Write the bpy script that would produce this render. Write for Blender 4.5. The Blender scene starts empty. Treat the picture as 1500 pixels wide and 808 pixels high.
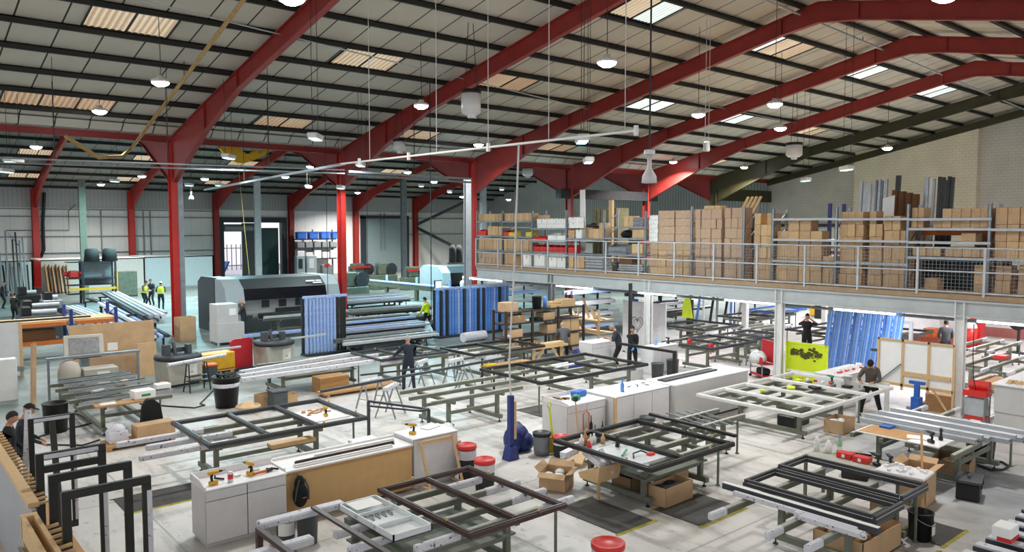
import bpy, math, random
from mathutils import Vector as V, Matrix
random.seed(7)
C = bpy.context.scene.collection
PI = math.pi
# ------------------------------------------------------------------ survey: pixel of the 1500x808 photograph -> point of the hall
CAMH, FPX, TILT, YAW = 5.2, 1125.0, .06385, .8655
_fh = V((math.cos(YAW), math.sin(YAW), 0)); RT = V((math.sin(YAW), -math.cos(YAW), 0)); _up = V((0, 0, 1))
FW = _fh*math.cos(TILT)-_up*math.sin(TILT); UP = _fh*math.sin(TILT)+_up*math.cos(TILT)
CAM = V((0, 0, CAMH))
def ray(px, py): return FW+RT*((px-750)/FPX)-UP*((py-404)/FPX)
def G(px, py, z=0.):
    d = ray(px, py); p = CAM+d*((z-CAMH)/d.z); return V((p.x, p.y, z))
def PX(px, py, x): d = ray(px, py); return CAM+d*(x/d.x)
def PY(px, py, y): d = ray(px, py); return CAM+d*(y/d.y)
def HT(py, b):
    v = V((b[0], b[1], 0)); w = v.dot(_fh); return CAMH-(w*math.tan(TILT+math.atan((py-404)/FPX)))
# ------------------------------------------------------------------ materials
MATS = {}
def rgb(h):
    h = h.lstrip('#'); c = [int(h[i:i+2], 16)/255 for i in (0, 2, 4)]
    return tuple((x/12.92 if x <= .04045 else ((x+.055)/1.055)**2.4) for x in c)+(1,)
def mat(name, col, rough=.6, metal=0., var=.12, scale=6., bump=0., emit=None, est=1., alpha=None, coat=0., stretch=None):
    if name in MATS: return MATS[name]
    m = bpy.data.materials.new(name); m.use_nodes = True; MATS[name] = m
    n = m.node_tree.nodes; l = m.node_tree.links; b = n['Principled BSDF']
    c = rgb(col) if isinstance(col, str) else col
    b.inputs['Roughness'].default_value = rough; b.inputs['Metallic'].default_value = metal
    b.inputs['Coat Weight'].default_value = coat
    tc = n.new('ShaderNodeTexCoord'); src = tc.outputs['Object']
    if stretch:
        mp = n.new('ShaderNodeMapping'); mp.inputs['Scale'].default_value = stretch; l.new(src, mp.inputs[0]); src = mp.outputs[0]
    nz = n.new('ShaderNodeTexNoise'); nz.inputs['Scale'].default_value = scale; nz.inputs['Detail'].default_value = 5
    l.new(src, nz.inputs['Vector'])
    cr = n.new('ShaderNodeValToRGB'); e = cr.color_ramp.elements
    e[0].position = .3; e[1].position = .7
    e[0].color = tuple(x*(1-var) for x in c[:3])+(1,); e[1].color = tuple(min(1, x*(1+var)) for x in c[:3])+(1,)
    l.new(nz.outputs['Fac'], cr.inputs[0]); l.new(cr.outputs[0], b.inputs['Base Color'])
    if bump:
        bp = n.new('ShaderNodeBump'); bp.inputs['Strength'].default_value = bump; bp.inputs['Distance'].default_value = .02
        l.new(nz.outputs['Fac'], bp.inputs['Height']); l.new(bp.outputs[0], b.inputs['Normal'])
    if emit:
        b.inputs['Emission Color'].default_value = rgb(emit); b.inputs['Emission Strength'].default_value = est
    if alpha is not None:
        b.inputs['Alpha'].default_value = alpha
    m['out'] = cr.name
    return m
def nodes(name):
    m = MATS[name]; return m, m.node_tree.nodes, m.node_tree.links, m.node_tree.nodes['Principled BSDF'], m.node_tree.nodes[m['out']]
def math_node(n, l, op, a, b=None, c=None):
    q = n.new('ShaderNodeMath'); q.operation = op
    for i, x in enumerate((a, b, c)):
        if x is None: continue
        if isinstance(x, (int, float)): q.inputs[i].default_value = x
        else: l.new(x, q.inputs[i])
    return q.outputs[0]
def lines(name, axis, period, width, col, axis2=None, period2=0, width2=0, offs2=False):
    """dark joint lines laid over a material's colour every `period` metres along an object axis"""
    m, n, l, b, cr = nodes(name)
    tc = n.new('ShaderNodeTexCoord'); sp = n.new('ShaderNodeSeparateXYZ'); l.new(tc.outputs['Object'], sp.inputs[0])
    def one(ax, per, wid, off=None):
        s = sp.outputs['XYZ'.index(ax)]
        if off is not None: s = math_node(n, l, 'ADD', s, off)
        f = math_node(n, l, 'FRACT', math_node(n, l, 'DIVIDE', s, per))
        return math_node(n, l, 'LESS_THAN', f, wid/per)
    fac = one(axis, period, width)
    if axis2:
        fac2 = one(axis2, period2, width2)
        if offs2:   # running bond
            row = math_node(n, l, 'FLOOR', math_node(n, l, 'DIVIDE', sp.outputs['XYZ'.index(axis2)], period2))
            off = math_node(n, l, 'MULTIPLY', math_node(n, l, 'MODULO', row, 2), period/2)
            fac = one(axis, period, width, off)
        fac = math_node(n, l, 'MAXIMUM', fac, fac2)
    mx = n.new('ShaderNodeMix'); mx.data_type = 'RGBA'; l.new(fac, mx.inputs[0]); l.new(cr.outputs[0], mx.inputs[6])
    mx.inputs[7].default_value = rgb(col); l.new(mx.outputs[2], b.inputs['Base Color'])
# ------------------------------------------------------------------ mesh builder
class MB:
    def __init__(s): s.v = []; s.f = []; s.s = []; s.mi = []; s.cur = 0
    def add(s, vs, fs, sm=False):
        o = len(s.v); s.v += [tuple(v) for v in vs]
        for f in fs: s.f.append([i+o for i in f]); s.s.append(sm); s.mi.append(s.cur)
        return s
    def m(s, i): s.cur = i; return s
    def box(s, x0, x1, y0, y1, z0, z1, c=0.):
        if x0 > x1: x0, x1 = x1, x0
        if y0 > y1: y0, y1 = y1, y0
        c = min(c, (x1-x0)*.45, (y1-y0)*.45, (z1-z0)*.45)
        if c <= 0:
            return s.add([(x0,y0,z0),(x1,y0,z0),(x1,y1,z0),(x0,y1,z0),(x0,y0,z1),(x1,y0,z1),(x1,y1,z1),(x0,y1,z1)],
                         [(0,3,2,1),(4,5,6,7),(0,1,5,4),(1,2,6,5),(2,3,7,6),(3,0,4,7)])
        def lp(d, z): return [(x0+d,y0+c,z),(x0+c,y0+d,z),(x1-c,y0+d,z),(x1-d,y0+c,z),(x1-d,y1-c,z),(x1-c,y1-d,z),(x0+c,y1-d,z),(x0+d,y1-c,z)]
        def lq(z): return [(x0+c,y0+c,z),(x0+c,y0+c,z),(x1-c,y0+c,z),(x1-c,y0+c,z),(x1-c,y1-c,z),(x1-c,y1-c,z),(x0+c,y1-c,z),(x0+c,y1-c,z)]
        vs = lq(z0)+lp(0, z0+c)+lp(0, z1-c)+lq(z1); fs = []
        for k in range(3):
            for i in range(8):
                j = (i+1) % 8; q = [k*8+i, k*8+j, k*8+8+j, k*8+8+i]
                fs.append(q)
        fs += [(6,4,2,0), (24,26,28,30)]
        return s.add(vs, fs)
    def bar(s, p, q, w, h, up=(0,0,1)):
        p, q, up = V(p), V(q), V(up); d = (q-p).normalized()
        if abs(d.dot(up)) > .98: up = V((0,1,0)) if abs(d.y) < .9 else V((1,0,0))
        a = d.cross(up).normalized()*(w/2); b = a.cross(d).normalized()*(h/2)
        vs = [e+i*a+j*b for e in (p, q) for i, j in ((-1,-1),(1,-1),(1,1),(-1,1))]
        return s.add(vs, [(0,1,2,3),(7,6,5,4),(0,4,5,1),(1,5,6,2),(2,6,7,3),(3,7,4,0)])
    def cyl(s, p, q, r, r2=None, n=12, cap=True):
        p, q = V(p), V(q); r2 = r if r2 is None else r2; d = (q-p).normalized()
        a = d.cross(V((0,0,1)) if abs(d.z) < .9 else V((1,0,0))).normalized(); b = d.cross(a)
        vs = [e+(a*math.cos(2*PI*i/n)+b*math.sin(2*PI*i/n))*rr for e, rr in ((p, r), (q, r2)) for i in range(n)]
        s.add(vs, [(i, (i+1) % n, n+(i+1) % n, n+i) for i in range(n)], True)
        if cap: s.add(vs, [tuple(range(n-1, -1, -1)), tuple(range(n, 2*n))])
        return s
    def lathe(s, prof, c=(0,0,0), n=16, axis=None, smooth=True):
        vs = []; k = len(prof)
        for i in range(n):
            t = 2*PI*i/n
            for r, z in prof: vs.append((c[0]+r*math.cos(t), c[1]+r*math.sin(t), c[2]+z))
        fs = [(i*k+j, ((i+1) % n)*k+j, ((i+1) % n)*k+j+1, i*k+j+1) for i in range(n) for j in range(k-1)]
        return s.add(vs, fs, smooth)
    def tube(s, pts, r, n=6, rs=None):
        pts = [V(p) for p in pts]; k = len(pts); vs = []; prev = None
        for i, p in enumerate(pts):
            d = (pts[min(i+1, k-1)]-pts[max(i-1, 0)]).normalized()
            a = d.cross(prev if prev else (V((0,0,1)) if abs(d.z) < .9 else V((1,0,0))))
            if a.length < 1e-4: a = d.cross(V((.3,1,.2)))
            a.normalize(); b = d.cross(a).normalized(); prev = b*-1 if False else (a.cross(d))
            rr = rs[i] if rs else r
            vs += [p+(a*math.cos(2*PI*j/n)+b*math.sin(2*PI*j/n))*rr for j in range(n)]
        fs = [(i*n+j, i*n+(j+1) % n, (i+1)*n+(j+1) % n, (i+1)*n+j) for i in range(k-1) for j in range(n)]
        s.add(vs, fs, True); return s.add(vs, [tuple(range(n-1,-1,-1)), tuple(range((k-1)*n, k*n))])
    def prism(s, poly, a, b, axis='z'):
        def P(u, w, t): return {'z': (u,w,t), 'x': (t,u,w), 'y': (u,t,w)}[axis]
        n = len(poly); vs = [P(u,w,a) for u, w in poly]+[P(u,w,b) for u, w in poly]
        return s.add(vs, [tuple(range(n-1,-1,-1)), tuple(range(n, 2*n))]+[(i, (i+1) % n, n+(i+1) % n, n+i) for i in range(n)])
    def ball(s, c, rx, ry=None, rz=None, n=12, k=8, a0=-PI/2, a1=PI/2):
        ry = ry or rx; rz = rz or rx; vs = []
        for j in range(k+1):
            a = a0+(a1-a0)*j/k
            for i in range(n):
                t = 2*PI*i/n; vs.append((c[0]+rx*math.cos(a)*math.cos(t), c[1]+ry*math.cos(a)*math.sin(t), c[2]+rz*math.sin(a)))
        return s.add(vs, [(j*n+i, j*n+(i+1) % n, (j+1)*n+(i+1) % n, (j+1)*n+i) for j in range(k) for i in range(n)], True)
    def xf(s, mtx, i0=0):
        s.v[i0:] = [tuple(mtx @ V(v)) for v in s.v[i0:]]; return s
    def mesh(s, name, mats):
        me = bpy.data.meshes.new(name); me.from_pydata(s.v, [], s.f)
        for q in (mats if isinstance(mats, (list, tuple)) else [mats]): me.materials.append(q)
        me.polygons.foreach_set('use_smooth', s.s); me.polygons.foreach_set('material_index', s.mi)
        me.update(); return me
    def build(s, name, mats, parent=None, bev=0.):
        o = bpy.data.objects.new(name, s.mesh(name, mats)); C.objects.link(o)
        if parent: o.parent = parent
        if bev:
            d = o.modifiers.new('bevel', 'BEVEL'); d.width = bev; d.segments = 2; d.limit_method = 'ANGLE'
        return o
def tag(o, label, cat, group=None, kind=None):
    if label: o['label'] = label
    if cat: o['category'] = cat
    if group: o['group'] = group
    if kind: o['kind'] = kind
    return o
def thing(name, label, cat, loc=(0,0,0), rz=0., group=None):
    o = bpy.data.objects.new(name, None); C.objects.link(o); loc = V(loc); loc.z += .003 if loc.z > .02 else 0; o.location = loc; o.rotation_euler = (0,0,rz)
    o.empty_display_size = .1
    return tag(o, label, cat, group, 'thing')
def solo(name, label, cat, mb, mats, loc=(0,0,0), rz=0., group=None, bev=0., kind=None):
    o = mb.build(name, mats, None, bev); loc = V(loc); loc.z += .003 if loc.z > .02 else 0; o.location = loc; o.rotation_euler = (0,0,rz)
    return tag(o, label, cat, group, kind or 'thing')
def struct(name, label, mb, mats): return tag(mb.build(name, mats), label, 'structure' if 'wall' not in name else 'wall', None, 'structure')
def dup(root, loc, rz=0., label=None, group=None, sc=None):
    r = root.copy(); C.objects.link(r); r.location = loc; r.rotation_euler = (0,0,rz)
    if sc: r.scale = sc
    if label: r['label'] = label
    if group: r['group'] = group
    for ch in list(root.children):
        c = ch.copy(); C.objects.link(c); c.parent = r
        for g in list(ch.children):
            d = g.copy(); C.objects.link(d); d.parent = c
    return r
ORD = 'first second third fourth fifth sixth seventh eighth ninth tenth eleventh twelfth thirteenth fourteenth fifteenth sixteenth seventeenth eighteenth nineteenth twentieth'.split()
# ------------------------------------------------------------------ the palette
mat('red_steel', '#8f2a24', .5, var=.12, scale=1.5); mat('red_bright', '#b3261f', .45, var=.12, scale=2)
mat('olive_steel', '#39351c', .55, var=.15, scale=1.5); mat('purlin', '#1f1f19', .55, var=.2, scale=2)
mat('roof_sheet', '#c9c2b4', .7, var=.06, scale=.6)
mat('galv', '#8e9499', .42, .45, var=.15, scale=5); mat('galv_light', '#b9bec2', .5, .2, var=.1, scale=4); mat('grey_steel', '#83888c', .5, .2, var=.12, scale=3)
mat('bench_green', '#6f7365', .55, .1, var=.14, scale=5); mat('bench_top', '#a9a99d', .6, var=.16, scale=7)
mat('wrap', '#d3d3da', .5, var=.08, scale=9, bump=.3); mat('white_lam', '#dcdadb', .4, var=.05, scale=3); mat('white_edge', '#eeecec', .4, var=.03)
mat('cabinet_grey', '#c3c1bf', .45, var=.05, scale=2); mat('black_frame', '#20211f', .38, var=.15, scale=4); mat('dark_grey_frame', '#3a3c40', .4, var=.12, scale=4)
mat('brown_frame', '#46302a', .4, var=.14, scale=4); mat('white_frame', '#e4e3df', .4, var=.04); mat('silver_profile', '#a9acb0', .35, .5, var=.12, scale=6)
mat('card', '#c3a17b', .8, var=.1, scale=3); mat('card_dark', '#9c7f60', .85, var=.14, scale=3); mat('card_pale', '#d0ae82', .8, var=.08, scale=3); mat('tape', '#c9ab7c', .4, var=.05)
mat('osb', '#cfa973', .75, var=.06, scale=5); mat('pine', '#d3b182', .65, var=.14, scale=4, stretch=(1,12,12)); mat('ply', '#b98d5b', .7, var=.12, scale=3, stretch=(1,8,8))
mat('dark_wood', '#6b4525', .65, var=.35, scale=3, stretch=(1,8,8))
mat('rubber', '#2b2b2b', .75, var=.2, scale=20); mat('black_plastic', '#161616', .42, var=.2, scale=6); mat('grey_plastic', '#4c5054', .5, var=.12); mat('mat_rubber', '#4d4b49', .85, var=.2, scale=9, bump=.3)
mat('yellow', '#e0c026', .5, var=.1); mat('tool_yellow', '#d9a321', .45, var=.1); mat('lime', '#cfe01e', .5, var=.05); mat('hivis', '#d8ef2f', .6, var=.08, scale=9)
mat('red_plastic', '#d6322c', .4, var=.08); mat('red_cart', '#b81f2b', .4, var=.06); mat('blue_plastic', '#2f63b8', .45, var=.12); mat('blue_dark', '#26357c', .45, var=.12); mat('blue_film', '#5f93dd', .35, var=.14, scale=8)
mat('blue_pale', '#9fb8e6', .4, var=.12, scale=8); mat('orange', '#c7692c', .55, var=.12); mat('green', '#2f8f5e', .5); mat('paper', '#f2f1ee', .7, var=.02)
mat('machine_grey', '#41474a', .45, var=.06, scale=2); mat('machine_light', '#a3b0b4', .42, var=.05, scale=2); mat('machine_glass', '#12161f', .12, var=.1); mat('machine_beige', '#bdb7aa', .55, var=.1, scale=3); mat('machine_olive', '#565c4e', .6, var=.25, scale=4)
mat('screen', '#8d8f90', .3, var=.2, scale=9); mat('cable', '#262626', .6); mat('yellow_cable', '#a3924d', .6); mat('cord_white', '#d0cfcc', .5); mat('brass_pipe', '#ad8a52', .5, var=.12)
mat('clear_plastic', '#dfe3e4', .25, var=.05); mat('bubble', '#d7d9d8', .3, var=.2, scale=18, bump=.5); mat('steel_dark', '#34373b', .5, .3, var=.2); mat('chrome', '#c7c9cc', .25, .9)
mat('skin', '#c08a70', .55, var=.05); mat('navy', '#1d2433', .85, var=.15, scale=12); mat('black_cloth', '#17181a', .9, var=.2, scale=12); mat('grey_cloth', '#55565a', .9, var=.12, scale=12); mat('charcoal', '#2f3338', .9, var=.12, scale=12)
mat('taupe', '#575049', .9, var=.12, scale=12); mat('hair_dark', '#231d19', .8); mat('hair_grey', '#9a938c', .8); mat('boot', '#2b211b', .7); mat('boot_tan', '#6d4a2c', .7)
# ================================================================== THE HALL: two gabled bays, valley at y = 38, gable end at x = 63, long far wall at y = 78
PXS = [11.39, 20.14, 29.15, 37.55, 45.75, 54.4]
FXS = [11.8, 19.5, 27.3, 35.2, 42.9, 50.9]
YV, YR, ZR, YF, YR2, XG = 38.0, 15.6, 14.0, 78.0, 58.0, 63.0
def zt(y):
    if y <= YV: return ZR-.205*abs(y-YR)
    return 9.4+.19*(y-YV) if y < YR2 else 9.4+.19*20-.235*(y-YR2)
m = mat('floor', '#cfcac4', .42, var=.1, scale=1.2)
m, n, l, b, cr = nodes('floor')
tc = n.new('ShaderNodeTexCoord'); sp = n.new('ShaderNodeSeparateXYZ'); l.new(tc.outputs['Object'], sp.inputs[0])
def noise(sc, det=6, stretch=None, rough=.6):
    q = n.new('ShaderNodeTexNoise'); q.inputs['Scale'].default_value = sc; q.inputs['Detail'].default_value = det; q.inputs['Roughness'].default_value = rough
    if stretch:
        mp = n.new('ShaderNodeMapping'); mp.inputs['Scale'].default_value = stretch; l.new(tc.outputs['Object'], mp.inputs[0]); l.new(mp.outputs[0], q.inputs['Vector'])
    else: l.new(tc.outputs['Object'], q.inputs['Vector'])
    return q.outputs['Fac']
def ramp(x, a, b2):
    q = n.new('ShaderNodeMapRange'); q.inputs[1].default_value = a; q.inputs[2].default_value = b2; l.new(x, q.inputs[0]); return q.outputs[0]
def mix(f, a, c2):
    q = n.new('ShaderNodeMix'); q.data_type = 'RGBA'
    if isinstance(f, float): q.inputs[0].default_value = f
    else: l.new(f, q.inputs[0])
    for i, x in ((6, a), (7, c2)):
        if isinstance(x, str): q.inputs[i].default_value = rgb(x)
        else: l.new(x, q.inputs[i])
    return q.outputs[2]
base = mix(ramp(noise(.35, 5), .42, .62), '#d2cdc7', '#bfbbb6')               # worn white floor paint
base = mix(ramp(noise(.9, 8, (1.6, .5, 1), .7), .5, .68), base, '#9a9793')     # long scuffs
base = mix(ramp(noise(2.2, 10, None, .8), .57, .66), base, '#86837e')          # bare patches
zone = math_node(n, l, 'ADD', sp.outputs[1], math_node(n, l, 'MULTIPLY', noise(.25, 4), 6.))
zone = ramp(zone, 24.5, 28.5)                                                   # the old grey-green paint of the machine side
base = mix(zone, base, mix(ramp(noise(.6, 6), .4, .6), '#7d8886', '#626d68'))
rz = ramp(math_node(n, l, 'SUBTRACT', sp.outputs[0], math_node(n, l, 'MULTIPLY', sp.outputs[1], .9)), 8.5, 12.)
base = mix(math_node(n, l, 'MULTIPLY', rz, math_node(n, l, 'SUBTRACT', 1., ramp(sp.outputs[0], 18., 20.))), base, mix(ramp(noise(.8, 8), .4, .62), '#a9adb0', '#8e9294'))   # bare grey gangway
def jl(i, per, w, o=0.):
    f = math_node(n, l, 'FRACT', math_node(n, l, 'DIVIDE', math_node(n, l, 'ADD', sp.outputs[i], o), per)); return math_node(n, l, 'LESS_THAN', f, w/per)
base = mix(math_node(n, l, 'MULTIPLY', math_node(n, l, 'MAXIMUM', jl(0, 4.4, .035, .6), jl(1, 4.2, .035, 1.1)), .55), base, '#77746f')
v1 = n.new('ShaderNodeTexVoronoi'); v1.inputs['Scale'].default_value = 1.7; l.new(tc.outputs['Object'], v1.inputs['Vector'])
base = mix(math_node(n, l, 'LESS_THAN', v1.outputs['Distance'], .035), base, '#6b6865')   # small dark scraps and spots
l.new(base, b.inputs['Base Color']); l.new(ramp(noise(1.1, 6), .3, .7), b.inputs['Roughness'])
rr = n.new('ShaderNodeMapRange'); rr.inputs[3].default_value = .3; rr.inputs[4].default_value = .6; l.new(noise(1.1, 6), rr.inputs[0]); l.new(rr.outputs[0], b.inputs['Roughness'])
struct('floor', 'worn white and grey painted concrete workshop floor with slab joints', MB().box(-12, 90, -16, 105, -.2, 0), MATS['floor'])
mw, nw, lw, bw, cw = nodes('wrap')   # crumpled white film with small printed marks
tw = nw.new('ShaderNodeTexCoord'); q1 = nw.new('ShaderNodeTexNoise'); q1.inputs['Scale'].default_value = 16; q1.inputs['Detail'].default_value = 4; lw.new(tw.outputs['Object'], q1.inputs['Vector'])
q2 = nw.new('ShaderNodeMapRange'); q2.inputs[1].default_value = .63; q2.inputs[2].default_value = .67; lw.new(q1.outputs['Fac'], q2.inputs[0])
q3 = nw.new('ShaderNodeMix'); q3.data_type = 'RGBA'; lw.new(q2.outputs[0], q3.inputs[0]); lw.new(cw.outputs[0], q3.inputs[6]); q3.inputs[7].default_value = rgb('#5a5c66'); lw.new(q3.outputs[2], bw.inputs['Base Color'])
# ---- roof sheeting with its dark tray joints
lines('roof_sheet', 'X', 1.3, .055, '#2c2a26')
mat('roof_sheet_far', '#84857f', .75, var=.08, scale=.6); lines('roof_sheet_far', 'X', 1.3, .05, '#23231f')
def slope(name, lab, y0, y1, x0, x1, mt, up=.23):
    z0, z1 = zt(y0)+up, zt(y1-1e-4 if y1 in (YV, YR2) else y1)+up
    struct(name, lab, MB().add([(x0,y0,z0),(x1,y0,z0),(x1,y1,z1),(x0,y1,z1),(x0,y0,z0+.08),(x1,y0,z0+.08),(x1,y1,z1+.08),(x0,y1,z1+.08)],
        [(0,1,2,3),(7,6,5,4),(0,4,5,1),(1,5,6,2),(2,6,7,3),(3,7,4,0)]), MATS[mt])
slope('ceiling', 'pale grey roof sheeting with dark joints sloping up from the valley beam', YR, YV, -8, XG, 'roof_sheet')
slope('ceiling', 'roof sheeting on the slope beyond the ridge of the red portals', -6.8, YR, -8, XG, 'roof_sheet')
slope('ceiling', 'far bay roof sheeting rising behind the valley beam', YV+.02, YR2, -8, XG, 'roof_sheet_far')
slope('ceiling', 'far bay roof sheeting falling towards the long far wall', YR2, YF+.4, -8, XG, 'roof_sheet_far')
PY_ = [16.3+1.97*j for j in range(11)]
def purlin(y, x0, x1, lab, h=.2):
    z = zt(y); b = MB(); b.box(x0, x1, y-.03, y+.03, z, z+h); b.box(x0, x1, y-.09, y+.03, z, z+.03); b.box(x0, x1, y-.03, y+.09, z+h-.03, z+h)
    struct('purlin_beam', lab, b, MATS['purlin'])
for j, y in enumerate(PY_): purlin(y, -6, XG, 'black roof purlin, %s from the ridge on the near slope' % ORD[j])
for j in range(4): purlin(2*YR-PY_[j], 8, XG, 'black roof purlin, %s beyond the ridge' % ORD[j])
for j in range(10): purlin(YR2+1.2+2.05*j, -6, XG, 'black roof purlin of the far bay, %s up from its ridge' % ORD[j])
for j in range(3): purlin(YV+2+2.2*j, -6, XG, 'black purlin just beyond the valley, %s from the valley beam' % ORD[j])
# ---- portals
def ibeam(poly_lo, poly_hi, x, w=.24, tw=.05):
    """I-section rafter: web between two polylines in (y, z), a flange along each"""
    b = MB()
    for (a0, a1, c0, c1) in zip(poly_lo[:-1], poly_lo[1:], poly_hi[:-1], poly_hi[1:]):
        b.prism([a0, a1, c1, c0], x-tw/2, x+tw/2, 'x')
    for pl in (poly_lo, poly_hi):
        for p, q in zip(pl[:-1], pl[1:]): b.bar((x, p[0], p[1]), (x, q[0], q[1]), w, .045, (0,0,1))
    for p, q in zip(poly_lo[1:-1], poly_hi[1:-1]): b.box(x-w/2, x+w/2, p[0]-.015, p[0]+.015, p[1], q[1])
    return b
def column(x, y, h, name, lab, mt, w=.26, d=.5, z0=0.):
    b = MB(); b.box(x-.02, x+.02, y-d/2, y+d/2, z0, h)
    for s in (-1, 1): b.box(x-w/2, x+w/2, y+s*d/2-.02, y+s*d/2+.02, z0, h)
    b.box(x-w*.8, x+w*.8, y-d*.7, y+d*.7, z0, z0+.04)
    struct(name, lab, b, MATS[mt])
pn = ['nearest', 'second', 'third', 'fourth', 'fifth', 'sixth']
for k, x in enumerate(PXS):
    mt = 'olive_steel' if k == 5 else 'red_steel'; cl = 'olive' if k == 5 else 'red'
    lo = [(YR, zt(YR)-.78), (YR+1.6, zt(YR+1.6)-.66), (29.5, zt(29.5)-.66), (33.2, 9.25), (37.6, 7.3)]
    hi = [(YR, zt(YR)), (YR+1.6, zt(YR+1.6)), (29.5, zt(29.5)), (33.2, zt(33.2)), (37.6, zt(37.6)-.1)]
    struct('rafter_beam', '%s steel portal rafter rising to the ridge, %s from the camera side' % (cl, pn[k]), ibeam(lo, hi, x), MATS[mt])
    lo = [(YR-1.6, zt(YR-1.6)-.66), (-2, zt(-2)-.66), (-6.8, 7.2)]; hi = [(YR-1.6, zt(YR-1.6)), (-2, zt(-2)), (-6.8, 9.3)]
    lo = [(YR, zt(YR)-.78)]+lo; hi = [(YR, zt(YR))]+hi
    struct('rafter_beam', '%s portal rafter descending beyond the ridge, %s from the camera side' % (cl, pn[k]), ibeam(lo, hi, x), MATS[mt])
    column(x, YV, 9.2, 'valley_column', '%s steel valley column, %s of the row along the valley' % (cl, pn[k]), 'red_bright' if k in (0, 1, 2) else mt)
    xf = FXS[k]
    b = MB(); top = lambda t: (x+(xf-x)*t, YV+.3+(YF-.5-YV)*t, zt(YV+.3+(YF-.5-YV)*t))
    pts = [(0, 2.1), (.11, .9), (.2, .62), (.5, .7), (.8, .62), (.9, .9), (1., 1.9)]
    for (t0, d0), (t1, d1) in zip(pts[:-1], pts[1:]):
        p, q = V(top(t0)), V(top(t1)); dz = V((0,0,1))
        b.add([p-dz*d0, q-dz*d1, q, p], [(0,1,2,3)])
        b.bar(p-dz*d0, q-dz*d1, .22, .04); b.bar(p, q, .22, .04)
    struct('rafter_beam', '%s rafter of the far bay leaving the %s valley column' % (cl, pn[k]), b, MATS['red_steel'])
    column(xf, YF-.4, zt(YF), 'wall_column', 'red steel column against the long far wall, %s from the camera side' % pn[k], 'red_bright' if k < 2 else 'red_steel', w=.5)
# valley beam and gutter
b = MB(); b.box(-6, XG, YV-.1, YV+.1, 9.12, 9.16); b.box(-6, XG, YV-.02, YV+.02, 9.12, 9.42); b.box(-6, XG, YV-.1, YV+.1, 9.38, 9.42)
struct('valley_beam', 'long red valley beam joining the heads of the valley columns', b, MATS['red_steel'])
b = MB(); b.add([(-6,37.1,9.75),(XG,37.1,9.75),(XG,37.5,9.46),(-6,37.5,9.46),(-6,38.6,9.46),(XG,38.6,9.46),(XG,38.9,9.75),(-6,38.9,9.75)], [(0,1,2,3),(3,2,5,4),(4,5,6,7)])
struct('valley_gutter_ceiling', 'grey valley gutter sheeting above the red valley beam', b, MATS['roof_sheet'])
# ---- rooflights: corrugated translucent sheets, two or three to an opening
m = mat('rooflight', '#c9b79c', .5, var=.1, scale=5)
def light_mat(name, a, c2, st):
    m = mat(name, a, .5, var=.1); m, n, l, b, cr = nodes(name)
    tc = n.new('ShaderNodeTexCoord'); wv = n.new('ShaderNodeTexWave'); wv.inputs['Scale'].default_value = 1.6; wv.inputs['Distortion'].default_value = .6
    wv.inputs['Detail'].default_value = 3; l.new(tc.outputs['Object'], wv.inputs['Vector'])
    mx = n.new('ShaderNodeMix'); mx.data_type = 'RGBA'; l.new(wv.outputs['Fac'], mx.inputs[0]); mx.inputs[6].default_value = rgb(a); mx.inputs[7].default_value = rgb(c2)
    l.new(mx.outputs[2], b.inputs['Emission Color']); b.inputs['Emission Strength'].default_value = st; b.inputs['Base Color'].default_value = rgb('#8a8070')
light_mat('skylight_warm', '#a98f72', '#e6d8bd', .62); light_mat('skylight_white', '#b9c3c0', '#f4fbf6', .95); light_mat('skylight_dim', '#9a7a5e', '#d2b593', .5)
def rooflight(i, x0, nsh, y0, mt, sheet=1.3):
    r = None
    for q in range(nsh):
        xa, xb = x0+q*sheet+.04, x0+(q+1)*sheet-.04; ya, yb = y0+.14, y0+1.97-.1; b = MB(); N = 24
        for a, dz in ((0, .205),):
            vs = []
            for t in range(N+1):
                x = xa+(xb-xa)*t/N; w = .02*math.sin(t/N*2*PI*6)
                vs += [(x, ya, zt(ya)+dz+w), (x, yb, zt(yb)+dz+w)]
            b.add(vs, [(2*t, 2*t+2, 2*t+3, 2*t+1) for t in range(N)], True)
        if r is None:
            r = tag(bpy.data.objects.new('window_%d' % i, None), 'translucent corrugated rooflight number %d let into the roof' % i, 'rooflight', None, 'structure'); C.objects.link(r)
        b.build('rooflight_sheet', MATS[mt[q] if isinstance(mt, list) else mt], r)
    b = MB(); x1 = x0+nsh*sheet; ya, yb = y0+.1, y0+1.9
    for xx in [x0+q*sheet for q in range(nsh+1)]: b.bar((xx, ya, zt(ya)+.19), (xx, yb, zt(yb)+.19), .05, .05)
    for yy in (ya+.02, yb-.02): b.bar((x0, yy, zt(yy)+.19), (x1, yy, zt(yy)+.19), .05, .05)
    b.build('rooflight_rim', MATS['purlin'], r); return r
ya, yb, yc = PY_[1], PY_[5], PY_[9]
RL = [(5.75, 2, yb, 'skylight_warm'), (4.4, 3, yc, 'skylight_dim'), (14.4, 2, yc, 'skylight_dim'), (14.4, 2, yb, 'skylight_warm'), (21.7, 2, yb, 'skylight_dim'), (21.9, 2, ya, ['skylight_warm', 'skylight_white']),
      (21.8, 2, yc, 'skylight_dim'), (31.8, 2, yb, 'skylight_white'), (30.6, 3, ya, ['skylight_white', 'skylight_warm', 'skylight_warm']), (39.6, 2, ya, 'skylight_white'), (39.6, 2, yb, 'skylight_white'), (49., 2, ya, 'skylight_white'),
      (31., 3, yc, 'skylight_dim'), (49., 2, yb, 'skylight_warm'), (48.7, 2, yc, 'skylight_warm'), (57.3, 1, ya, 'skylight_white')]
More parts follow.
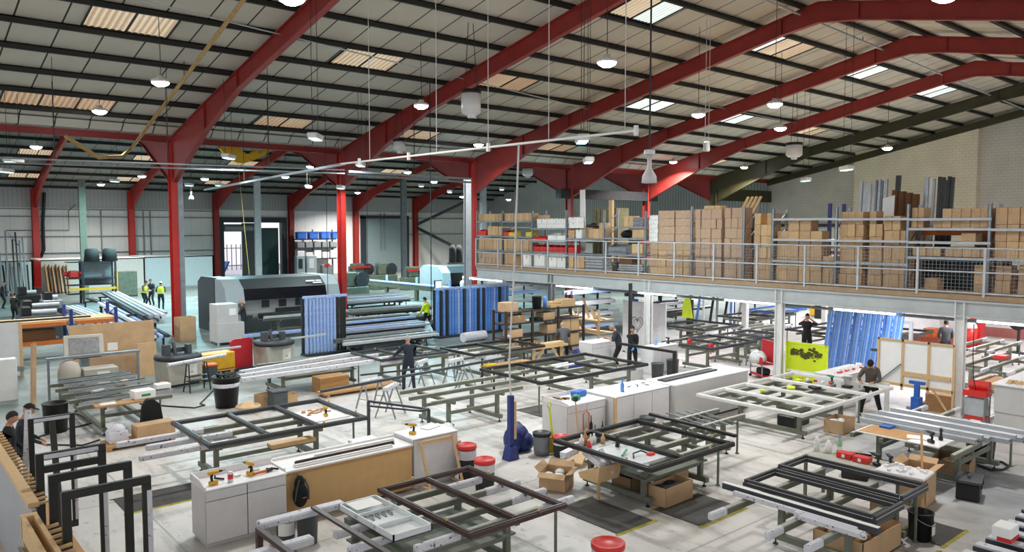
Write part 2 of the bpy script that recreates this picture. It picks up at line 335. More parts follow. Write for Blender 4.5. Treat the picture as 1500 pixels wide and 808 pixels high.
RL_LAB = ['in the middle of the near roof left of the first rafter', 'low on the roof above the valley beam, nearest the camera', 'low on the roof just right of the first rafter', 'mid roof between the first and second rafters', 'mid roof right of the second rafter, dull tan', 'high by the ridge between second and third rafters, half white',
      'low on the roof right of the second rafter', 'mid roof right of the third rafter, white', 'high by the ridge right of the third rafter, three sheets', 'high by the ridge right of the fourth rafter, bright white', 'mid roof right of the fourth rafter, white', 'high by the ridge right of the fifth rafter',
      'low above the valley right of the third rafter, pinkish', 'mid roof right of the fifth rafter', 'low above the valley right of the fifth rafter', 'high on the roof right of the olive rafter']
for i, (a, lab) in enumerate(zip(RL, RL_LAB)):
    r = rooflight(i+1, *a); r['label'] = 'rooflight '+lab
yq = [2*YR-PY_[4]]
r = rooflight(17, 30.7, 2, 9.3, 'skylight_white'); r['label'] = 'white rooflight on the slope beyond the ridge'
FRL = [(2.5, 2), (9.5, 2), (17.6, 2), (25.4, 2), (33.2, 2), (41, 2), (2.5, 3), (9.6, 3), (17.6, 3), (25.4, 3)]
for i, (x, q) in enumerate(FRL):
    r = rooflight(18+i, x, 2, YR2+1.2+2.05*(4 if q == 2 else 7), 'skylight_warm')
    r['label'] = 'far bay rooflight, %s from the camera side in the %s strip' % (ORD[i % 6], 'upper' if q == 2 else 'lower')
# ---- far wall
mat('clad_white', '#e3e0db', .6, var=.04, scale=.8); lines('clad_white', 'X', 1.0, .02, '#b9b6b0')
mat('clad_grey', '#a3a5a4', .6, var=.06, scale=.8); lines('clad_grey', 'X', .33, .05, '#8b8d8c')
mat('clad_gable', '#b4b9b7', .6, var=.08, scale=.8); lines('clad_gable', 'Y', .33, .06, '#6c7170')
zf = zt(YF)+.3
DX0, DX1, DZ = PY(318, 330, YF).x, PY(418, 330, YF).x, HT(318, PY(368, 330, YF))
SX0, SX1, SZ = PY(531, 330, YF).x, PY(594, 330, YF).x, HT(320, PY(560, 330, YF))
b = MB()
for x0, x1, z0 in ((-8, DX0, 0), (DX0, DX1, DZ), (DX1, SX0, 0), (SX0, SX1, SZ), (SX1, XG, 0)): b.box(x0, x1, YF, YF+.25, z0, 6.9)
struct('wall_far', 'long white panelled far wall behind the machines', b, MATS['clad_white'])
struct('wall_far_upper', 'grey metal cladding band at the top of the far wall', MB().box(-8, XG, YF, YF+.25, 6.9, zf), MATS['clad_grey'])
b = MB()
for z in (2.9, 4.35, 6.1, 6.75): b.cyl((-8, YF-.12, z), (DX0-.3, YF-.12, z), .05, n=6)
for z in (4.3, 6.2): b.cyl((SX1+.3, YF-.12, z), (XG, YF-.12, z), .05, n=6)
for x in (17.0, 20.6, 21.2, 46.3, 46.8): b.cyl((x, YF-.14, 2.5), (x, YF-.14, 6.8), .06, n=6)
struct('trim_1', 'grey service pipes running along the white far wall', b, MATS['grey_steel'])
x = PY(61, 300, YF).x; b = MB(); b.tube([(x+.2, YF-.3, 8.2), (x, YF-.3, 5.6), (x, YF-.3, 3.2), (x-.3, YF-.3, 2.4)], .12, 8); struct('trim_5', 'black drainpipe beside the nearest red column of the far wall', b, MATS['black_plastic'])
x0, x1 = PY(8, 322, YF).x, PY(100, 322, YF).x; b = MB(); b.tube([(PY(109, 270, YF).x, YF-.2, 7.2), (x1, YF-.2, 6.6), (x1, YF-.2, 4.9), (x0, YF-.2, 4.9), (PY(26, 346, YF).x, YF-.2, 3.6)], .035, 6); struct('trim_6', 'thin dark red pipe stepping along the far wall at the left', b, MATS['brown_frame'])
# doorway: dark surround, raised roller drum, bright yard outside, dark green shutter half
b = MB(); b.box(DX0, DX1, YF-.35, YF+.3, DZ-.55, DZ)
for x in (DX0, DX1-.55): b.box(x, x+.55, YF-.35, YF+.3, 0, DZ-.55)
struct('door_1', 'dark framed loading doorway in the far wall with the yard beyond', b, MATS['steel_dark'])
xa, xb = PY(328, 360, YF).x, PY(355, 360, YF).x; xd = PY(383, 360, YF).x; xe = PY(408, 360, YF).x
b = MB(); b.cyl((DX0+.6, YF-.15, DZ-1.1), (xd-1., YF-.15, DZ-1.1), .38, n=16); o = b.build('door_1_drum', MATS['galv']); tag(o, 'grey rolled-up shutter drum above the open doorway', 'door', None, 'structure')
mat('shutter_green', '#123a3a', .4, var=.06); lines('shutter_green', 'Z', .1, .02, '#0c2626')
tag(MB().box(xd-.6, xe, YF, YF+.15, 0, DZ-1.1).build('door_2', MATS['shutter_green']), 'dark green half of the doorway, closed', 'door', None, 'structure')
b = MB(); b.box(xb, xd-.6, YF, YF+.2, 0, DZ-.6)
tag(b.build('door_3', MATS['machine_grey']), 'dark grey steel leaf between the bright opening and the green shutter', 'door', None, 'structure')
mat('shutter_grey', '#93a3a5', .45, .2, var=.05); lines('shutter_grey', 'Z', .11, .025, '#65777a')
tag(MB().box(SX0+.3, SX1-.3, YF-.05, YF+.1, 0, SZ).build('door_4', MATS['shutter_grey']), 'closed grey roller shutter door in the far wall', 'door', None, 'structure')
b = MB(); b.box(SX0-.3, SX0+.3, YF-.3, YF+.1, 0, SZ+.2); b.box(SX1-.3, SX1+.3, YF-.3, YF+.1, 0, SZ+.2); b.box(SX0-.3, SX1+.3, YF-.3, YF, SZ, SZ+.35)
struct('trim_2', 'dark steel frame around the grey roller shutter', b, MATS['steel_dark'])
# the yard outside
mat('yard', '#d9d6dd', .8, var=.1, scale=1); mat('yard_wall', '#c9bfd0', .8, var=.25, scale=1.5); mat('yard_fence', '#8b8494', .6)
struct('yard_ground', 'pale yard ground seen through the open doorway', MB().box(DX0-6, DX1+4, YF+.3, 104, -.25, .01), MATS['yard'])
b = MB()
for i in range(26): b.box(DX0-5+i*.55, DX0-4.9+i*.55, 92, 92.06, 0, 3.1)
b.box(DX0-5, DX0+10, 91.97, 92.03, .5, .6); b.box(DX0-5, DX0+10, 91.97, 92.03, 2.6, 2.7)
solo('yard_fence', 'tall palisade fence across the yard outside the doorway', 'fence', b, MATS['yard_fence'])
b = MB(); b.prism([(0, 1.5), (.5, .2), (2.6, .2), (3.4, 1.7), (3.2, 1.7), (2.5, .5), (.6, .5), (.2, 1.5)], 0, 1.8, 'y'); b.box(.5, 2.6, 0, 1.8, .2, .45)
solo('skip', 'blue tipping skip standing in the yard outside the doorway', 'skip', b, MATS['blue_plastic'], (xa-1.2, 81.5, -.19), .2)
# ---- gable end
def gable(name, lab, y0, y1, z0, mt, x0=XG, x1=XG+.3, zmax=None):
    ys = [y0]+[y for y in (YR, YV, YR2) if y0 < y < y1]+[y1]
    poly = [(y0, z0), (y1, z0)]+[(y, min(zt(y)+.25, zmax or 99)) for y in reversed(ys)]
    struct(name, lab, MB().prism(poly, x0, x1, 'x'), MATS[mt])
mat('block_cream', '#e6dcc4', .85, var=.08, scale=.7); lines('block_cream', 'Y', .44, .012, '#a89d86', 'Z', .22, .012, True)
mat('block_grey', '#cdc8bf', .85, var=.08, scale=.7); lines('block_grey', 'Y', .44, .012, '#948e84', 'Z', .22, .012, True)
gable('wall_end', 'painted grey blockwork gable wall at the right end', -6.8, YV, 0, 'block_grey')
gable('wall_end_pier', 'cream blockwork gable panel standing forward at the right end', 21., 30.1, 0, 'block_cream', XG-.5, XG, 12.5)
gable('wall_end_far', 'grey corrugated gable wall of the far bay', YV, YF+.3, 0, 'clad_gable')
b = MB(); b.box(XG-.2, XG, 8, 37.5, 5.2, 5.45); b.box(XG-.12, XG, 8, YF, 3.4, 3.5); struct('trim_3', 'dark cladding rail across the gable wall', b, MATS['steel_dark'])
b = MB()
for y0, y1 in ((YR, YV),): b.bar((XG-.5, y0, zt(y0)-.3), (XG-.5, y1, zt(y1)-.3), .2, .5); b.bar((XG-.5, y0, zt(y0)-.3), (XG-.5, -6, zt(-6)-.3), .2, .5)
struct('gable_beam', 'dark olive rafter lying against the gable wall', b, MATS['olive_steel'])
b = MB(); b.box(36.5, 46.8, YV-.25, YV+.25, 7.15, 7.8); struct('tie_beam', 'deep dark beam between the fourth and fifth valley columns', b, MATS['steel_dark'])
b = MB(); b.box(54.5, 62.9, YV-.2, YV+.2, 7.4, 8.4); struct('tie_beam', 'deep olive beam from the olive column to the gable', b, MATS['olive_steel'])
# ---- white partitions along the far wall
mat('partition', '#d8d5cf', .55, var=.04); mat('partition_cyan_lit', '#c3d3d6', .55, var=.04)  # second one is the white partition with cyan lamp light put into its colour
yo = 70.
def part_wall(i, px0, px1, pyt, mt, lab, y=yo, d=5):
    x0, x1 = PY(px0, 380, y).x, PY(px1, 380, y).x; h = HT(pyt, PY((px0+px1)/2, 380, y))
    b = MB(); b.box(x0, x1, y, y+.12, 0, h); b.box(x1-.12, x1, y, y+d, 0, h); b.box(x0, x1, y, y+d, h-.08, h)
    struct('wall_office_%d' % i, lab, b, MATS[mt])
part_wall(1, -20, 48, 382, 'partition', 'low white partition at the far left edge', 70)
part_wall(2, 60, 212, 379, 'partition', 'white partition behind the leaning brown boards')
part_wall(3, 212, 313, 375, 'partition_cyan_lit', 'office partition behind the two hi-vis workers, cyan light painted into its colour', 70.3)
# ================================================================== MEZZANINE with its railing, racking and cartons
XM = 22.8
def mz(px, py, x=XM): p = PX(px, py, x); return p.y, p.z
YM0, YM1, ZM = -1.0, mz(697, 388)[0], 3.36
MCY = [mz(px, 440)[0] for px in (805, 947, 1140, 1406)]; MCY.append(2*MCY[3]-MCY[2])
struct('mezzanine_floor', 'brown edged chipboard deck of the mezzanine', MB().box(XM, 37, YM0, YM1, ZM-.14, ZM), mat('deck', '#9c8468', .8, var=.12))
b = MB(); b.box(XM+.02, XM+.2, YM0, YM1, 3.15, 3.21); b.box(XM+.08, XM+.14, YM0, YM1, 2.8, 3.2); b.box(XM+.02, XM+.2, YM0, YM1, 2.74, 2.8)
struct('mezzanine_beam', 'long galvanised edge beam carrying the mezzanine', b, mat('beam_galv', '#b4b9b9', .5, .15, var=.08, scale=2))
mat('post_white', '#e6e6e4', .5, var=.05)
cn = ['behind the carton shelving, second from the far end', 'behind the workers in black', 'beside the lime green board', 'beside the white boarded timber frame', 'outside the frame']
for y, c_ in zip(MCY, cn):
    b = MB(); b.box(XM+.0, XM+.24, y-.12, y-.1, 0, 3.15); b.box(XM+.0, XM+.24, y+.1, y+.12, 0, 3.15); b.box(XM+.1, XM+.14, y-.12, y+.12, 0, 3.15); b.box(XM-.04, XM+.28, y-.16, y+.16, 0, .03)
    struct('mezzanine_column', 'pale steel mezzanine post '+c_, b, MATS['post_white' if y < 20 else 'grey_steel'])
for j, x in enumerate((29.5, 36.5)):
    for q, y in enumerate(MCY[:4]):
        struct('mezzanine_column', 'white mezzanine post deep under the deck, %s from the far end in the %s row' % (ORD[q], ('middle', 'rear')[j]), MB().box(x-.11, x+.11, y-.11, y+.11, 0, 3.2), MATS['post_white'])
# ---- railing: posts, three rails, wire mesh
rail = thing('guard_rail', 'galvanised guard rail with wire mesh along the mezzanine edge', 'railing', (0, 0, 0))
py_ = [mz(px, 400)[0] for px in (697, 890, 1058, 1441)]
step = (py_[0]-py_[3])/13.; ys = [py_[0]-.02-step*i for i in range(19)]; ys = [y for y in ys if y > YM0]
for i, y in enumerate(ys): MB().box(XM-.03, XM+.03, y-.03, y+.03, ZM-.05, 4.62).build('rail_post', MATS['galv_light'], rail)
for z in (ZM+.06, ZM+.62, 4.62): MB().cyl((XM, YM0, z), (XM, py_[0], z), .024, n=8).build('rail', MATS['galv_light'], rail)
b = MB(); y = 19.0
while y > YM0: b.bar((XM+.03, y, ZM+.06), (XM+.03, y, 4.6), .007, .007); y -= .1
for k in range(12): b.bar((XM+.03, YM0, ZM+.1+k*.1), (XM+.03, 19.0, ZM+.1+k*.1), .007, .007)
b.build('wire_mesh', MATS['galv'], rail)
# ---- racking uprights and beams
XR = 23.35
def up_y(px): return mz(px, 380, XR)[0]
UP_ = [(699, 312), (736, 312), (780, 312), (830, 311), (885, 311), (946, 313), (1014, 306), (1090.5, 309), (1133, 311), (1226, 308), (1331, 304), (1451, 303)]
UPL = ['at the far end of the shelving', 'second upright of the carton shelving', 'third upright, left of the red bins', 'fourth upright, right of the red bins', 'fifth upright beside the tall brown carton', 'upright left of the white cartons', 'upright among the tall carton stacks, left', 'upright among the tall carton stacks, right', 'upright at the left of the beamed bay', 'upright between the two beamed bays', 'upright left of the dark opening', 'upright right of the dark opening']
uz = []
for (px, pt), l_ in zip(UP_, UPL):
    y, zt_ = mz(px, pt, XR); uz.append(y); t = thing('rack_upright', 'perforated grey rack '+l_, 'rack upright', (XR, y, ZM), 0, 'mezzanine rack uprights')
    w = .045; h = zt_-ZM+.1
    b = MB(); b.box(-.03, .03, -w, -w+.012, 0, h); b.box(-.03, .03, w-.012, w, 0, h); b.box(-.03, -.018, -w, w, 0, h)
    b.build('front_post', MATS['galv'], t)
    b = MB(); b.box(.8, .86, -w, w, 0, h); b.build('rear_post', MATS['galv'], t)
    b = MB()
    for k in range(4): b.bar((0, 0, .15+k*h/4.5), (.83, 0, .15+(k+1)*h/4.5), .03, .03)
    b.build('bracing', MATS['galv'], t)
def beam(px0, px1, pyc, lab, mt='galv_light', h=.07):
    y0, y1 = up_y(px0), up_y(px1); z = mz((px0+px1)/2, pyc, XR)[1]
    b = MB(); b.box(XR-.06, XR-.033, min(y0, y1), max(y0, y1), z-h/2, z+h/2); b.box(XR-.033, XR+.79, min(y0, y1)+.06, max(y0, y1)-.06, z+h/2-.02, z+h/2)
    solo('rack_beam', lab, 'rack beam', b, MATS[mt], group='mezzanine rack beams'); return z
def shelf(px0, px1, pyc, lab):
    y0, y1 = up_y(px0), up_y(px1); z = mz((px0+px1)/2, pyc, XR)[1]
    b = MB(); b.box(XR-.04, XR+.79, min(y0, y1)+.05, max(y0, y1)-.05, z-.03, z); b.box(XR-.05, XR-.03, min(y0, y1)+.05, max(y0, y1)-.05, z-.06, z)
    solo('rack_shelf', lab, 'shelf', b, MATS['galv'], group='mezzanine carton shelves'); return z
bayn = ['far bay', 'second bay', 'red bin bay', 'fourth bay', 'fifth bay']
bx = [(699, 736), (736, 780), (780, 830), (830, 885), (885, 946)]
SH = {}
for k, (levels, (a, c2)) in enumerate(zip([(365.5, 344.5, 323.5), (367.5, 346, 332, 323.5), (369, 353.5, 334), (371.5, 349), (372.5, 348.5, 332)], bx)):
    for q, py in enumerate(levels): SH[k, q] = shelf(a, c2, py, 'grey steel shelf, %s level up in the %s of the mezzanine' % (ORD[q], bayn[k]))
for a, c2, lv, nm in ((1133, 1226, (321, 351.5, 383.5), 'left beamed bay'), (1226, 1331, (321, 353, 386), 'middle beamed bay'), (1331, 1451, (321, 335.5, 355.5, 378.5), 'dark opening bay'), (1451, 1560, (336.5, 381), 'bay at the right edge')):
    for q, py in enumerate(lv): beam(a, c2, py, 'pale galvanised rack beam, %s from the top in the %s' % (ORD[q], nm))
# ---- cartons
def carton_mesh(nm, mt):
    b = MB(); b.box(-.5, .5, -.5, .5, 0, .985, .012); b.box(-.5, -.01, -.49, .49, .985, 1.); b.box(.01, .5, -.49, .49, .985, 1.)
    b.m(1); b.box(-.505, .505, -.06, .06, .72, 1.003)
    return b.mesh(nm, [MATS[mt], MATS['tape']])
CM = [carton_mesh('carton_'+m_, m_) for m_ in ('card', 'card_pale', 'card', 'card_dark')]
CW = carton_mesh('carton_white', 'paper'); mat('card_grey', '#bd9f86', .8, var=.1); CG = carton_mesh('carton_grey', 'card_grey')
def carton(x, y, z, d, w, h, lab, group, me=None, rz=None, name='cardboard_box', cat='box'):
    o = bpy.data.objects.new(name, me or CM[random.choice((0, 0, 0, 1, 1, 2))]); C.objects.link(o)
    o.location = (x+d/2, y, z+.003); o.scale = (d, w, h); o.rotation_euler = (0, 0, 0 if rz is None else rz)
    return tag(o, lab, cat, group)
def stack(px0, px1, pt, pb, nc, nr, where, group, x=23.42, me=None, z0=None, dep=.5, fill=.955, ragged=0, names='cardboard box', hide=False, rows='row', skip=()):
    """a wall of cartons standing on the deck: nc columns by nr rows between two pixel columns"""
    ya, yb = mz(px0, (pt+pb)/2, x)[0], mz(px1, (pt+pb)/2, x)[0]; ztop = mz((px0+px1)/2, pt, x)[1]
    z0 = ZM if z0 is None else z0; w = (ya-yb)/nc; h = (ztop-z0)/nr
    for c_ in range(nc):
        z = z0
        for r_ in range(nr):
            if ragged and r_ == nr-1 and random.random() < ragged: continue
            if (r_, c_) in skip: continue
            hh = h
            nm = '%s, %s row, %s from left, %s' % (names, 'bottom' if r_ == 0 else 'top' if r_ == nr-1 else ORD[r_], ORD[c_], where) if nr > 1 else '%s, %s from the left, %s' % (names, ORD[c_], where)
            carton(x+random.uniform(0, .06), ya-w*(c_+.5), z, dep, w*fill, hh*.985, nm, group, me)
            z += hh
zs = lambda k, q: SH[k, q]
gl = 'small cartons on the mezzanine shelving'
stack(700, 735, 313, 323, 7, 1, 'top shelf of the far bay', gl, XR+.02, z0=zs(0, 2), dep=.4)
stack(714, 735, 331, 344, 4, 1, 'second shelf of the far bay', gl, XR+.02, z0=zs(0, 1), dep=.4)
stack(700, 735, 348, 365, 8, 1, 'middle shelf of the far bay', gl, XR+.02, z0=zs(0, 0), dep=.4)
stack(700, 735, 368, 385, 7, 2, 'bottom of the far bay', 'pale cartons at the foot of the far bay', XR+.02, me=CG, dep=.4, names='pale carton')
stack(738, 779, 312, 323, 9, 1, 'top shelf of the second bay', gl, XR+.02, z0=zs(1, 3), dep=.4)
stack(738, 779, 350, 367, 9, 1, 'middle shelf of the second bay', gl, XR+.02, z0=zs(1, 0), dep=.4)
stack(738, 753, 371, 388, 3, 1, 'bottom of the second bay', gl, XR+.02, dep=.4)
stack(764, 778, 373, 389, 1, 1, 'printed, bottom of the second bay', 'white cartons', XR+.02, me=CW, dep=.4, names='white carton')
stack(783, 802, 315, 322, 2, 1, 'on the white cartons of the red bin bay', gl, XR+.25, z0=mz(792, 320, XR+.02)[1]+.003, dep=.15)
stack(786, 829, 320, 334, 6, 2, 'top of the red bin bay', 'white cartons', XR+.02, me=CW, z0=zs(2, 2), dep=.4, names='white carton')
stack(781, 797, 372, 391, 1, 1, 'printed, bottom of the red bin bay', 'white cartons', XR+.02, me=CW, dep=.4, names='white carton')
stack(800, 829, 377, 391, 2, 1, 'bottom right of the red bin bay', 'white cartons', XR+.02, me=CW, dep=.4, names='white carton')
stack(832, 845, 318, 336, 1, 2, 'above the brown carton by fourth upright', 'white cartons', XR+.02, me=CW, z0=zs(2, 2), dep=.4, names='white carton')
stack(832, 841, 337, 349, 1, 1, 'second level of the fourth bay', gl, XR+.02, z0=zs(3, 1), dep=.4)
stack(843, 852, 336, 349, 1, 1, 'banded red, second level of the fourth bay', 'white cartons', XR+.02, me=CW, z0=zs(3, 1), dep=.4, names='white carton')
stack(862, 877, 335, 349, 2, 1, 'beside the tall one in the fourth bay', gl, XR+.02, z0=zs(3, 1), dep=.4)
stack(877, 885, 326, 349, 1, 1, 'the tall one in the fourth bay', gl, XR+.02, z0=zs(3, 1), dep=.4)
stack(833, 855, 373, 392, 3, 1, 'bottom of the fourth bay', gl, XR+.02, dep=.4)
stack(913, 926, 316, 332, 2, 1, 'top of the fifth bay', gl, XR+.02, z0=zs(4, 2), dep=.4)
stack(925, 943, 335, 348, 2, 1, 'second level of the fifth bay', gl, XR+.02, z0=zs(4, 1), dep=.4)
stack(924, 940, 357, 372, 1, 1, 'middle level of the fifth bay', gl, XR+.02, z0=zs(4, 0), dep=.4)
stack(950, 963, 315, 352, 2, 6, 'by the fifth bay', 'white cartons in the tall stack', 23.5, me=CW, z0=mz(981, 354, 23.42)[1], dep=.4, names='white carton')
stack(951, 1012, 354, 402, 5, 4, 'lower block by white cartons', 'cartons left of the tall stacks', z0=ZM)
stack(964, 1012, 308, 354, 2, 4, 'upper block by white cartons', 'cartons left of the tall stacks', z0=mz(981, 354, 23.42)[1], x=23.45, me=CG)
stack(1018, 1056, 306, 404, 5, 7, 'left tall stack', 'cartons of the left tall stack', me=CG)
stack(1060, 1089, 304, 405, 3, 7, 'tall stack right of split', 'cartons of the tall stack right of the split', me=CG)
stack(1104, 1132, 312, 411, 3, 6, 'narrow stack left of beams', 'cartons of the narrow stack', ragged=.3)
stack(1137, 1203, 319, 412, 4, 5, 'left beamed bay', 'cartons of the left beamed bay', ragged=.3)
stack(1204, 1224, 375, 413, 2, 2, 'low pair in left beamed bay', 'cartons of the left beamed bay')
stack(1229, 1263, 310, 417, 3, 6, 'left stack of the middle bay', 'cartons of the middle bay')
stack(1272, 1291, 309, 420, 2, 6, 'middle stack of the middle bay', 'cartons of the middle bay', ragged=.3)
stack(1293, 1329, 316, 421, 3, 5, 'right stack of the middle bay', 'cartons of the middle bay', ragged=.2)
zb = mz(1391, 378.5, XR)[1]+.05
stack(1335, 1352, 304, 333, 2, 2, 'top left of the dark opening bay', 'cartons above the dark opening', z0=mz(1391, 335.5, XR)[1]+.04)
stack(1366, 1450, 305, 333, 6, 2, 'top right of the dark opening bay', 'cartons above the dark opening', z0=mz(1391, 335.5, XR)[1]+.04, skip=((1, 0),))
stack(1336, 1376, 361, 376, 4, 1, 'left in the slot above the dark opening', 'cartons above the dark opening', z0=zb)
stack(1384, 1449, 362, 377, 5, 1, 'right in the slot above the dark opening', 'cartons above the dark opening', z0=zb)
stack(1407, 1429, 341, 362, 1, 1, 'upper one in the slot above the dark opening', 'cartons above the dark opening', z0=zb+.4)
stack(1353, 1372, 407, 421, 1, 1, 'alone in the dark opening', 'cartons of the dark opening', x=23.7)
stack(1426, 1447, 388, 431, 1, 3, 'right of the dark opening', 'cartons of the dark opening')
stack(1457, 1530, 303, 380, 4, 3, 'upper, at the right edge', 'cartons at the right edge', z0=mz(1480, 381, XR)[1]+.04)
stack(1457, 1480, 389, 433, 2, 2, 'lower, at the right edge', 'cartons at the right edge')
stack(1490, 1540, 389, 435, 2, 2, 'lowest, cut by the right edge', 'cartons at the right edge')
# second row of taller goods behind
stack(1030, 1054, 301, 306, 3, 1, 'lying on the left tall stack', 'boards on the tall stacks', x=23.48, dep=.4, z0=mz(1037, 306, 23.42)[1], me=CM[1], names='pale carton')
# ---- plastic bins
def bin_mesh(nm, mt):
    b = MB(); b.add([(-.5,-.5,0),(.5,-.5,0),(.5,.5,0),(-.5,.5,0),(-.5,-.5,.7),(.5,-.5,1),(.5,.5,1),(-.5,.5,.7),(-.44,-.42,.08),(.44,-.42,.08),(.44,.42,.08),(-.44,.42,.08),(-.44,-.42,.7),(.44,-.42,1),(.44,.42,1),(-.44,.42,.7)],
        [(0,3,2,1),(0,1,5,4),(1,2,6,5),(2,3,7,6),(3,0,4,7),(8,9,10,11),(8,12,13,9),(9,13,14,10),(10,14,15,11),(11,15,12,8),(4,5,13,12),(5,6,14,13),(6,7,15,14),(7,4,12,15)])
    b.box(-.53, -.5, -.2, .2, .3, .6); return b.mesh(nm, MATS[mt])
BR, BY, BB, BG = bin_mesh('bin_red', 'red_plastic'), bin_mesh('bin_yellow', 'yellow'), bin_mesh('bin_blue', 'blue_plastic'), bin_mesh('bin_grey', 'grey_steel')
def bins(px0, px1, pt, pb, n_, me, z0, where, cl, group='plastic bins on the mezzanine'):
    ya, yb = mz(px0, pb, XR)[0], mz(px1, pb, XR)[0]; h = mz(px0, pt, XR)[1]-z0; w = (ya-yb)/n_
    for i in range(n_): carton(XR, ya-w*(i+.5), z0, .4, w*.94, h, '%s plastic bin, %s from the left, %s' % (cl, ORD[i], where) if n_ > 1 else '%s plastic bin, %s' % (cl, where), group, me, 0, 'storage_bin', 'bin')
bins(699, 712, 335.5, 344, 1, BR, zs(0, 1), 'on the second shelf of the far bay', 'red')
bins(737, 745, 337, 346, 1, BR, zs(1, 1), 'on the left of the second bay', 'red')
bins(745, 754, 338, 346, 1, BY, zs(1, 1), 'beside the red one of the second bay', 'yellow')
bins(770, 779, 337, 346, 1, BY, zs(1, 1), 'at the right of the second bay', 'yellow')
bins(781, 800, 345.5, 353.5, 3, BR, zs(2, 1), 'upper row of the red bin bay', 'small red')
bins(781, 829, 358, 369, 5, BR, zs(2, 0), 'lower row of the red bin bay', 'large red')
bins(832, 841, 359, 371, 1, BR, zs(3, 0), 'half hidden beside the fourth upright', 'dark red')
bins(890, 917, 357, 372, 1, BG, zs(4, 0), 'in the fifth bay', 'grey')
bins(802, 829, 341, 353, 2, bin_mesh('bin_white', 'paper'), zs(2, 1), 'right of the small red bins', 'white')
# ---- loose goods behind and between
def bundle(px0, px1, pt, n_, mts, lab, x=25.2, tilt=.06, zb=None, name='profile_bundle', cat='profiles', th=.1):
    ya, yb = mz(px0, 300, x)[0], mz(px1, 300, x)[0]; ztop = mz((px0+px1)/2, pt, x)[1]; zb = ZM if zb is None else zb
    t = thing(name, lab, cat, (x, (ya+yb)/2, zb)); w = (ya-yb)/n_
    for i in range(n_):
        yy = (ya-yb)/2-w*(i+.5); h = ztop-zb+random.uniform(-.12, .06)
        b = MB(); b.bar((0, yy, 0), (tilt*h, yy+random.uniform(-.03, .03), h), w*.92, th, (1, 0, 0)); b.build('profile', MATS[mts[i % len(mts)]], t)
    return t
bundle(1256, 1273, 264, 4, ['galv_light', 'silver_profile'], 'bundle of pale grey profiles standing upright, leftmost on the mezzanine')
bundle(1276, 1295, 263, 7, ['silver_profile', 'grey_steel', 'galv_light'], 'bundle of striped grey profiles standing beside the white sheet')
bundle(1307, 1314, 252, 1, ['black_frame'], 'single tall black profile standing above the brown rolls', x=25.4)
bundle(1349, 1366, 260, 4, ['galv_light', 'silver_profile', 'paper'], 'bundle of pale profiles standing left of the black ones')
bundle(1370, 1392, 259, 5, ['black_frame', 'steel_dark'], 'bundle of black profiles standing on the mezzanine')
b = MB()
for i in range(4): b.cyl((0, -.2*i, 0), (.1, -.2*i-.02, mz(1320, 278, 25)[1]-ZM-.05*i), .12, n=12)
solo('carpet_rolls', 'dark brown rolls standing behind the white sheet', 'rolls', b, MATS['dark_wood'], (25.0, mz(1309, 300, 25)[0], ZM))
p, q = mz(1290, 316, 24.4), mz(1307, 290, 24.4)
b = MB(); e = ZM-p[1]; b.add([(0,0,e),(0,q[0]-p[0],e),(.25,q[0]-p[0]+.03,q[1]-p[1]+.1),(.25,.06,q[1]-p[1]),(.012,0,e),(.012,q[0]-p[0],e),(.262,q[0]-p[0]+.03,q[1]-p[1]+.1),(.262,.06,q[1]-p[1])], [(0,1,2,3),(7,6,5,4),(0,4,5,1),(1,5,6,2),(2,6,7,3),(3,7,4,0)])
solo('board_sheet', 'white sheet leaning against the brown rolls', 'sheet', b, MATS['paper'], (24.4, p[0], p[1]))
p, q = mz(1432, 300, 27.), mz(1487, 243, 27.)
b = MB(); b.box(0, .04, q[0]-p[0], 0, 0, q[1]-p[1]+.2)
for k in range(9): b.box(-.03, 0, (q[0]-p[0])*k/8-.03, (q[0]-p[0])*k/8+.03, 0, 1.)
solo('timber_hoarding', 'large brown timber panel standing on the mezzanine at the right', 'panel', b, MATS['dark_wood'], (27., p[0], ZM+.5))
b = MB(); b.box(-.4, .4, -1.4, 1.4, .42, .5); b.box(-.4, -.34, -1.4, 1.4, 0, .42); b.box(.34, .4, -1.4, 1.4, 0, .42)
solo('timber_trestle', 'low timber stand carrying the brown panel', 'stand', b, MATS['dark_wood'], (27.1, (p[0]+q[0])/2, ZM))
y0, z0 = mz(1216, 298, 25.4)
t = thing('pallet_rack', 'blue and orange pallet rack behind the left beamed bay', 'rack', (25.4, y0, ZM))
for dx in (0, 1.): MB().box(dx-.05, dx+.05, -.05, .05, 0, z0-ZM).build('upright', MATS['blue_dark'], t)
MB().box(-.03, .03, -3., .05, .9, 1.03).build('beam', MATS['orange'], t); MB().box(-.03, .03, 0, 3., 1.6, 1.7).build('beam', MATS['blue_dark'], t)
b = MB(); y1 = mz(1339, 344, 24.4)[0]; y2 = mz(1450, 344, 24.4)[0]; zz = mz(1390, 341, 24.4)[1]; b.box(24.4, 24.5, y2, y1, zz-.07, zz+.07); b.box(24.42, 24.48, y2, y2+.06, ZM, zz-.07); b.box(24.42, 24.48, y1-.06, y1, ZM, zz-.07)
solo('rack_beam', 'orange rear rack beam seen through the dark opening bay', 'rack beam', b, MATS['orange'], group='mezzanine rack beams')
struct('wall_dark_sheet', 'dark sheet across the back of the dark opening', MB().box(24.9, 25.0, y2+.3, y1-.1, ZM, ZM+1.15), MATS['steel_dark'])  # plain dark sheet set behind the rack opening
b = MB()
for i in range(4): b.bar((0, -.17*i, 0), (.35, -.17*i-.12, .62), .1, .04, (1, 0, 0))
yy, zz = mz(1084, 311, 24.6); solo('plank_bundle', 'pale timber planks leaning above the narrow carton stack', 'planks', b, MATS['pine'], (24.6, yy, zz-.05)); 
MB2 = MB(); MB2.box(24.3, 25.3, mz(1110, 310, 24.6)[0], mz(1078, 310, 24.6)[0], ZM, zz-.05, .02); solo('crate', 'grey crate behind the narrow carton stack carrying pale planks', 'crate', MB2, MATS['grey_plastic'])
